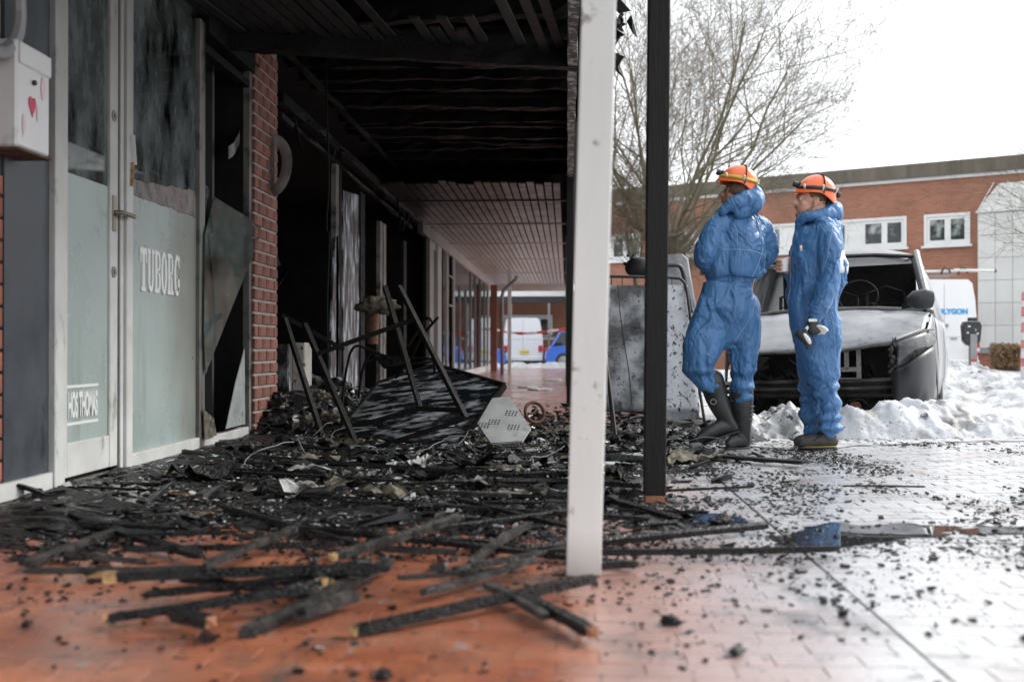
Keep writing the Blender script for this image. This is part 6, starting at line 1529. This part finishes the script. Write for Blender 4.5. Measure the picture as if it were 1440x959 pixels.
b = MB(); b.prism([(-.06, -.04, 5.52), (.66, .20, 6.50), (9, .20, 6.50), (9, -.04, 5.52)], (0, .1, 0)); b.build('sloping_roof', m_clad, cl, local=True)
for i in range(14):
    b = MB(); x = i * .45; b.beam((x, -.06, 5.54), (x + .5, .20, 6.54), .025, .03); b.build('roof_seam', m_bgwhite, cl, local=True)
# hedge
b = MB()
for i in range(2600):
    a = random.uniform(0, 6.28); c = D(random.uniform(1396, 1434), 500, 33) ; c.z = random.uniform(.2, .84); c.y += random.uniform(-.35, .35); s_ = random.uniform(.03, .07)
    u = Vector([random.gauss(0, 1) for _ in range(3)]).normalized(); v = u.cross(Vector([random.gauss(0, 1) for _ in range(3)])).normalized(); b.add([c, c + u * s_, c + u * s_ * 1.1 + v * s_ * .6, c + v * s_ * .5], [(0, 1, 2, 3)])
he = empty('winter_hedge', D(1414, 500, 33) * Vector((1, 1, 0)) if False else (D(1414, 500, 33).x, D(1414, 500, 33).y, 0), 'brown leafless-looking hedge clump in front of the pale clad block', 'hedge')
o = b.build('leaves', m_hedge, he); tag(o, kind='stuff')
b = MB()
for i in range(40): c = D(1398 + i * .88, 500, 33); b.tube([(c.x, c.y, .0), (c.x + random.uniform(-.1, .1), c.y, .7)], .012, 4)
tag(b.build('stems', m_twig, he), kind='stuff')

# ================================================================== VEHICLES
def rear_van(name, px0, px1, pytop, t, label, paint, z0=0):
    sc = (px1 - px0) * t / FPX; o_ = D((px0 + px1) / 2, 490, t); H = EYE + (490 - pytop) / FPX * t - z0; hw = sc / 2
    e = empty(name, (o_.x, o_.y, z0), label, 'van', rot=(0, 0, TH))
    prof = [(-hw * .97, .32), (-hw, .7), (-hw * .985, 1.2), (-hw * .90, H * .80), (-hw * .82, H * .96), (-hw * .70, H), (hw * .70, H), (hw * .82, H * .96), (hw * .90, H * .80), (hw * .985, 1.2), (hw, .7), (hw * .97, .32)]
    b = MB(); rings = []
    for y, k, dz in ((0, .985, 0), (.06, 1, 0), (3.6, 1, 0), (4.2, .98, -.25), (4.9, .92, -1.0)):
        rings.append([(x * k, y, min(z, H + dz) if z > 1 else z) for x, z in prof])
    n = len(prof)
    for r_ in rings: b.v += r_
    for i in range(len(rings) - 1):
        for k in range(n): b.f.append((i * n + k, i * n + (k + 1) % n, (i + 1) * n + (k + 1) % n, (i + 1) * n + k))
    b.f.append(tuple(range(n))); b.f.append(tuple(range(4 * n, 5 * n))); b.mi = [0] * len(b.f)
    body_ = b.build('body', paint, e, 35, local=True)
    b = MB(); b.cbox((0, -.06, .40), (hw * 1.94, .14, .20), .03); b.build('rear_bumper', paint, e, local=True)
    b = MB(); b.bb(-.006, .006, -.004, .01, .5, H * .95); b.bb(-hw * .9, hw * .9, -.004, .01, 1.18, 1.19); b.build('door_gap', m_grey, e, local=True)
    for s_ in (-1, 1):
        b = MB(); b.tube([(s_ * hw * .80, .75, .33), (s_ * hw * 1.0, .75, .33)], .32, 20); w_ = b.build('wheel', m_tyre, e, 40, local=True)
        b = MB(); b.tube([(s_ * hw * .80, 3.8, .33), (s_ * hw * 1.0, 3.8, .33)], .32, 20); b.build('wheel', m_tyre, e, 40, local=True)
    return e, hw, H
e, hw, H = rear_van('service_van', 1279, 1377, 393, 34, 'white service van with blue lettering and a ladder rack, parked behind the burnt van', m_vanwhite, -.13)
for s_ in (-1, 1):
    b = MB(); b.cbox((s_ * hw * .955, -.02, 1.02), (.10, .04, .32), .008); l_ = b.build('tail_light', m_red, e, local=True)
    b = MB(); b.cbox((s_ * hw * .955, -.022, .80), (.10, .04, .10), .008); b.build('reverse_light', m_tapewhite, l_, local=True)
    b = MB(); b.cbox((s_ * hw * .955, -.022, .67), (.10, .04, .10), .008); b.build('fog_light', m_red, l_, local=True)
cc = lambda px: (px - 1328) * 34 / FPX; cz = lambda py: EYE + (490 - py) / FPX * 34 + .13
me, w_, h_ = text_mesh('POLYGON', .2, .012)
x0, x1, z0, z1 = cc(1313), cc(1361), cz(442), cz(434)
for v in me.vertices: v.co = (x0 + v.co.x * (x1 - x0) / w_, -.010 - v.co.z, z0 + v.co.y * (z1 - z0) / h_)
me.update(); link('lettering', me, m_bluetext, e)
b = MB(); b.ball((cc(1303.5), -.01, cz(438.5)), (.05, .01, .055), 10, 6); b.ball((cc(1301.8), -.01, cz(440)), (.04, .01, .04), 10, 6); b.build('emblem', m_bluetext, e, local=True)
b = MB(); b.tube([(cc(1331), -.04, cz(458)), (cc(1331), .01, cz(458))], .055, 14); b.build('round_lock', m_grey, e, 40, local=True)
b = MB(); b.cbox((cc(1341), -.03, cz(476)), (.20, .04, .04), .01); b.build('door_handle', m_grey, e, local=True)
b = MB(); 
for k in range(2): b.tube([(cc(1283), .3 + k * .5, cz(389)), (cc(1350), .3 + k * .5, cz(386))], .03, 8)
b.build('roof_rack', m_grey, e, 40, local=True)
la = empty('roof_ladder', (D(1318, 490, 34.5).x, D(1318, 490, 34.5).y, cz(387) - .13), 'aluminium ladder lying across the roof rack of the white service van', 'ladder')
for y in (0, .4):
    b = MB(); b.tube([D(1284, 382, 34.2 + y), D(1350, 381, 34.2 + y)], .035, 8); b.build('rail', m_bgwhite, la, 40)
for k in range(7):
    b = MB(); p = D(1288 + k * 9.5, 382, 34.2); b.tube([p, p + Vector((0, .4, 0))], .018, 6); b.build('rung', m_grey, la)
b = MB(); b.tube([D(1342, 380, 34.1), D(1399, 381, 34.1)], .045, 12); o = b.build('roof_pipe', m_bgwhite, smooth=40); tag(o, 'white pipe sticking out sideways from the roof rack of the service van', 'pipe')
b = MB(); b.tube([D(1398.5, 381, 34.1), D(1401, 381, 34.1)], .05, 12); b.build('end_cap', m_black, o)
for px_ in (1328, 1352): 
    b = MB(); b.tube([D(px_ - 5, 386, 34.1), D(px_, 376, 34.1), D(px_ + 6, 377, 34.1), D(px_ + 9, 384, 34.1)], .028, 6); b.build('clamp', m_black, o, True)
e2, hw2, H2 = rear_van('parked_van', 707, 764, 447, 47.5, 'white van seen from behind, parked beyond the far end of the arcade', m_vanwhite, -.1)
for s_ in (-1, 1):
    b = MB(); b.cbox((s_ * hw2 * .86, -.02, .80), (.17, .05, .26), .01); b.build('tail_light', m_red, e2, local=True)
b = MB(); b.cbox((.06, -.14, .66), (.38, .02, .13), .004); b.build('number_plate', m_plate, e2, local=True)
b = MB(); b.bb(-hw2 * .9, hw2 * .9, -.03, .2, .1, .30); b.build('under_bumper', m_black, e2, local=True)
def side_car(name, c, rz, L, H, W_, paint, label, cabin):
    e = empty(name, c, label, 'car', rot=(0, 0, rz))
    low = [(0, .38), (.04, .70), (.22, .90), (.32 * L, .98), (L - .9, .93), (L - .12, .74), (L, .45), (L - .05, .22), (.05, .22)]
    def shell(prof, k0, k1):
        b = MB(); n = len(prof); b.v = []
        for y, k in ((-W_ / 2, k1), (-W_ / 2 * .9, k0), (W_ / 2 * .9, k0), (W_ / 2, k1)):
            cx = L / 2; b.v += [(cx + (x - cx) * (1 if k == k0 else .985), y, z if k == k0 else z - .02) for x, z in prof]
        for i in range(3):
            for k in range(n): b.f.append((i * n + k, i * n + (k + 1) % n, (i + 1) * n + (k + 1) % n, (i + 1) * n + k))
        b.f.append(tuple(range(n))); b.f.append(tuple(range(3 * n, 4 * n))); b.mi = [0] * len(b.f); return b
    shell(low, 1, .98).build('body', paint, e, 35, local=True)
    b = MB(); w1, w2 = W_ / 2 * .93, W_ / 2 * .76
    b.v = [(x, s_ * (w1 if z < 1 else w2), z) for s_ in (-1, 1) for x, z in cabin]; n = len(cabin)
    b.f = [tuple(range(n)), tuple(range(n, 2 * n))] + [(k, (k + 1) % n, n + (k + 1) % n, n + k) for k in range(n)]; b.mi = [0] * len(b.f)
    b.build('windows', m_dark_glass, e, 30, local=True)
    b = MB(); xs = [x for x, z in cabin if z > 1.2]; b.cbox(((min(xs) + max(xs)) / 2, 0, H), (max(xs) - min(xs) + .06, w2 * 2 + .04, .05), .02)
    for s_ in (-1, 1): 
        b.beam((cabin[0][0], s_ * (w1 + .01), .93), (min(xs), s_ * (w2 + .01), H), .06, .05); b.beam((cabin[-1][0], s_ * (w1 + .01), .93), (max(xs), s_ * (w2 + .01), H), .06, .05); m_ = (min(xs) + max(xs)) / 2; b.beam((m_, s_ * (w1 + .01), .95), (m_, s_ * (w2 + .01), H), .06, .04)
    b.build('roof', paint, e, 30, local=True)
    for x in (.72, L - .78):
        for s_ in (-1, 1):
            b = MB(); b.tube([(x, s_ * W_ * .36, .31), (x, s_ * (W_ / 2 + .012), .31)], .31, 22); w_ = b.build('wheel', m_tyre, e, 40, local=True); b = MB(); b.tube([(x, s_ * (W_ / 2 + .01), .31), (x, s_ * (W_ / 2 + .02), .31)], [.2, .18], 16); b.build('rim', m_rim, w_, 40, local=True)
    for s_ in (-1, 1): 
        b = MB(); b.cbox((.06, s_ * W_ * .38, .78), (.08, .2, .14), .02); b.build('lamp', m_red, e, local=True)
        b = MB(); b.cbox((L - .08, s_ * W_ * .36, .68), (.10, .28, .12), .02); b.build('headlight', m_lens, e, local=True)
    return e
p = D(766, 490, 46.5); side_car('blue_hatchback', (p.x, p.y, -.1), TH, 3.9, 1.46, 1.68, m_bluecar, 'bright blue hatchback parked to the right of the white van beyond the arcade', [(.30, .90), (.62, 1.44), (1.6, 1.46), (2.2, 1.42), (2.95, .92)])
p = D(610, 490, 46.5); side_car('pale_blue_car', (p.x, p.y, -.1), TH, 3.0, 1.55, 1.7, m_bluecar, 'blue car seen through the far shop windows', [(.12, .90), (.3, 1.50), (1.4, 1.55), (1.8, 1.50), (2.4, .92)])
for px_, lb_ in ((637, 'left brown planter'), (652, 'right brown planter')):
    c = G(px_, 512); b = MB(); b.beam((c.x, c.y, 0), (c.x, c.y, .95), .44, .44, taper=1.1); o = b.build('planter', M('brown_planter_' + lb_[:4].strip(), (.16, .12, .09), (.22, .17, .13), sc=4, r1=.8)); tag(o, lb_ + ' outside, seen through the far shop window', 'planter')

# ================================================================== ACROSS THE STREET AT THE END OF THE ARCADE
TE = 57.0
ex = lambda px, t=TE: (px - 797) / FPX * t
ez = lambda py, t=TE: EYE + (490 - py) / FPX * t
e = empty('far_shop_building', (ex(745), TE, 0), 'low brick building with a white canopy across the far end of the arcade', 'building')
def ep(name, mat, boxes, parent=None):
    b = MB()
    for q in boxes: b.bb(*q)
    return b.build(name, mat, parent or e)
ep('wall', m_bgbrick, [(ex(200), ex(870), TE, TE + .3, -.3, 3.6)])
ep('white_wall_panel', m_bgwhite, [(ex(709), ex(777), TE - .06, TE - .002, ez(472), ez(443))])
for a, b_, ya_, yb_ in ((711.5, 717.5, 454, 447.5), (738, 754, 459, 446), (758, 773.5, 473, 447)):
    f = ep('window', m_bgwhite, [(ex(a), ex(b_), TE - .10, TE - .062, ez(ya_), ez(yb_))]); ep('pane', m_dark_glass, [(ex(a) + .08, ex(b_) - .08, TE - .115, TE - .102, ez(ya_) + .08, ez(yb_) - .08)], f)
ep('window_ledge', m_bgwhite, [(ex(764), ex(800), TE - .3, TE - .062, ez(478), ez(474))])
dr = ep('blue_door', m_bluedoor, [(ex(660), ex(686), TE - .08, TE - .002, ez(505), ez(436))]); 
ep('door_panel', M('pale_blue_panel', (.12, .34, .62), sc=1, r1=.4), [(ex(661.5), ex(672), TE - .10, TE - .082, ez(500), ez(439)), (ex(674), ex(684.5), TE - .10, TE - .082, ez(500), ez(439))], dr)
ep('canopy', m_bgwhite, [(ex(300, 52), ex(800, 52), 50.3, TE, 3.16, 3.3)])
for k in range(4): ep('canopy_joint', m_grey, [(ex(300, 52), ex(800, 52), 51.2 + k * 1.4, 51.26 + k * 1.4, 3.13, 3.158)])
ep('canopy_edge', m_black, [(ex(300, 50), ex(795, 50), 50.0, 50.28, ez(425.5, 50), ez(417, 50))]); ep('canopy_top_edge', m_bgwhite, [(ex(300, 50), ex(795, 50), 49.95, 50.25, ez(416.8, 50), ez(400, 50))])
for px_ in (718, 772): ep('canopy_post', m_grey, [(ex(px_, 50) - .05, ex(px_, 50) + .05, 50.05, 50.2, -.2, ez(426, 50))])
# barrier tape
tp_ = empty('barrier_tape', D(740, 468, 38), 'red and white barrier tape sagging across the far end of the arcade', 'barrier tape')
C = catmull([D(620, 468, 38), D(660, 467, 38), D(692, 463, 37), D(712, 467, 38), D(740, 469, 38), D(770, 466, 38), D(797, 462, 38)], 6)
for i in range(len(C) - 1):
    b = MB(); b.beam(C[i], C[i + 1], .006, .085 + .02 * math.sin(i * 2.1), roll=.4 * math.sin(i * 1.3)); b.build('tape_piece', m_tapered if (i // 3) % 2 else m_tapewhite, tp_)
# parking meter
c = D(1369, 490, 22); pm2 = empty('parking_meter', (c.x, c.y, 0), 'black parking meter on a post with a red and white sticker, in the snow bank', 'parking meter', rot=(0, 0, TH))
k = 22 / FPX; lx = lambda px: (px - 1369) * k; lz = lambda py: EYE + (490 - py) * k
b = MB(); b.cbox((0, .03, lz(500)), (10 * k, .10, lz(470) - lz(530)), .01); b.build('post', m_grey, pm2, local=True)
b = MB(); b.prism([(lx(1357), 0, lz(452)), (lx(1379), 0, lz(452)), (lx(1381.5), 0, lz(458)), (lx(1379.5), 0, lz(480)), (lx(1374), 0, lz(486)), (lx(1362), 0, lz(486)), (lx(1356), 0, lz(480)), (lx(1354.5), 0, lz(458))], (0, .16, 0))
hd2 = b.build('head', m_carplastic, pm2, local=True); bv = hd2.modifiers.new('b', 'BEVEL'); bv.width = .025; bv.segments = 3
b = MB(); b.cbox((0, .06, lz(449)), (11 * k, .1, 5 * k), .008); b.build('cap', m_black, pm2, local=True)
for (xa, ya_, w_, h_, mt) in ((1363, 459, 4, 2.2, m_bgwhite), (1372, 464, 2, 4, M('green_key', (.1, .4, .2), sc=1, r1=.5)), (1361, 468, 3, 2, m_bgwhite), (1375, 469, 3, 2, m_bgwhite), (1368, 475, 6, 2.6, m_grey)):
    b = MB(); b.cbox((lx(xa), -.004, lz(ya_)), (w_ * k, .012, h_ * k), .003); b.build('button', mt, hd2, local=True)
b = MB(); b.cbox((0, -.024, lz(512)), (8 * k, .006, 9 * k), .001); st = b.build('sticker', m_bgwhite, pm2, local=True); b = MB(); b.cbox((0, -.029, lz(507)), (8 * k, .004, 3.4 * k), .001); b.build('red_band', m_red, st, local=True)
# striped barrier cylinder at the right edge
c = D(1448, 550, 18.5); bo_ = empty('striped_bollard', (c.x, c.y, -.13), 'red and white striped plastic bollard cut by the right edge of the picture', 'bollard')
zb = [.0, .55, .68, .84, .98, 1.10, 1.26, 1.36, 1.52, 1.62, 1.76]
m_pinkred = M('faded_red_plastic', (.62, .16, .17), (.66, .30, .30), sc=2, r1=.4)
for i in range(len(zb) - 1):
    b = MB(); r_ = .135 - .02 * i / 9; b.tube([(c.x, c.y, -.13 + zb[i]), (c.x, c.y, -.13 + zb[i + 1])], [r_ + .008, r_], 20); b.build('stripe', m_pinkred if i % 2 else m_whitecloth, bo_, 40)

# ================================================================== TREES
def grow(base, height, spread, seed, levels=5, lean=(0, 0), r0=.2, fork=.25, droop=0, nmain=5):
    rd = random.Random(seed); tr = MB(); lim = MB(); tw = MB(); cnt = [0]
    def seg(mb, pts, rs, n): mb.tube(pts, rs, n, False)
    def br(p, d_, L, r, lv):
        if cnt[0] > 24000 or r < .0015: return
        cnt[0] += 1; n = 5 if lv < 3 else 4; pts = [p]; rs = [r]; d0 = Vector(d_)
        for i in range(n):
            d0 = (d0 + Vector((rd.gauss(0, .13), rd.gauss(0, .13), rd.gauss(0, .10) + .05 - droop * (lv > 1) * .12))).normalized(); pts.append(pts[-1] + d0 * L / n); rs.append(r * (1 - .62 * (i + 1) / n))
        seg(lim if lv < 3 else tw, pts, rs, 7 if lv < 2 else 5 if lv < 3 else 3)
        if lv >= levels: return
        nc = (8, 6, 5, 4, 3)[min(lv, 4)]
        for k in range(nc):
            t = .22 + .78 * (k + rd.random()) / nc; i = min(n - 1, int(t * n)); q = pts[i].lerp(pts[i + 1], t * n - i); dd = (pts[i + 1] - pts[i]).normalized()
            ax = dd.cross(Vector([rd.gauss(0, 1) for _ in range(3)])).normalized(); nd = Matrix.Rotation(rd.uniform(.45, .95), 3, ax) @ dd
            if lv == 0: nd.z = abs(nd.z) * .8 + .1
            br(q, nd.normalized(), L * rd.uniform(.42, .72), max(.0034, rs[i] * rd.uniform(.38, .55)), lv + 1)
    base = Vector(base); top = base + Vector((lean[0], lean[1], height * fork)); pts = [base - Vector((0, 0, .3)), base.lerp(top, .5) + Vector((.05, 0, 0)), top]
    tr.tube(pts, [r0 * 1.25, r0, r0 * .8], 12)
    for k in range(nmain):
        a = 6.28 * k / nmain + rd.uniform(-.3, .3); s_ = rd.uniform(.35, 1.0) * spread; z = height * (1 - fork) * rd.uniform(.55, .8) * (1.15 - .70 * s_ / spread)
        d_ = Vector((math.cos(a) * s_, math.sin(a) * s_, z)); br(top - Vector((0, 0, rd.uniform(0, height * fork * .25))), d_.normalized(), d_.length, r0 * rd.uniform(.35, .55), 0)
    return tr, lim, tw
def tree(name, label, *a, **k):
    t = empty(name, a[0], label, 'tree'); tr, lim, tw = grow(*a, **k)
    tr.build('trunk', m_bark, t, True); lim.build('limbs', m_bark, t, True); tag(tw.build('twigs', m_twig, t), kind='stuff'); return t
p = D(940, 490, 25); tree('bare_tree', 'big bare spreading tree with mossy limbs rising behind the black post', (p.x, p.y, -.1), 11.0, 4.5, 11, r0=.11, fork=.28, nmain=15, levels=4)
p = D(893, 490, 24); tree('bare_tree', 'smaller mossy bare tree between the white and the black post', (p.x, p.y, -.1), 5.6, 1.1, 5, r0=.05, fork=.45, nmain=7, levels=4, droop=.6)
p = D(1590, 490, 24); tree('bare_tree', 'bare tree whose twig tips reach in at the right edge', (p.x, p.y, -.1), 8, 2.0, 23, r0=.12, fork=.3, nmain=6, levels=4)
p = D(1150, 490, 62); tree('bare_tree', 'faint distant bare tree top above the brick building behind the bearded man', (p.x, p.y, -.1), 10.0, 3.6, 31, r0=.2, fork=.3, nmain=7, levels=4)
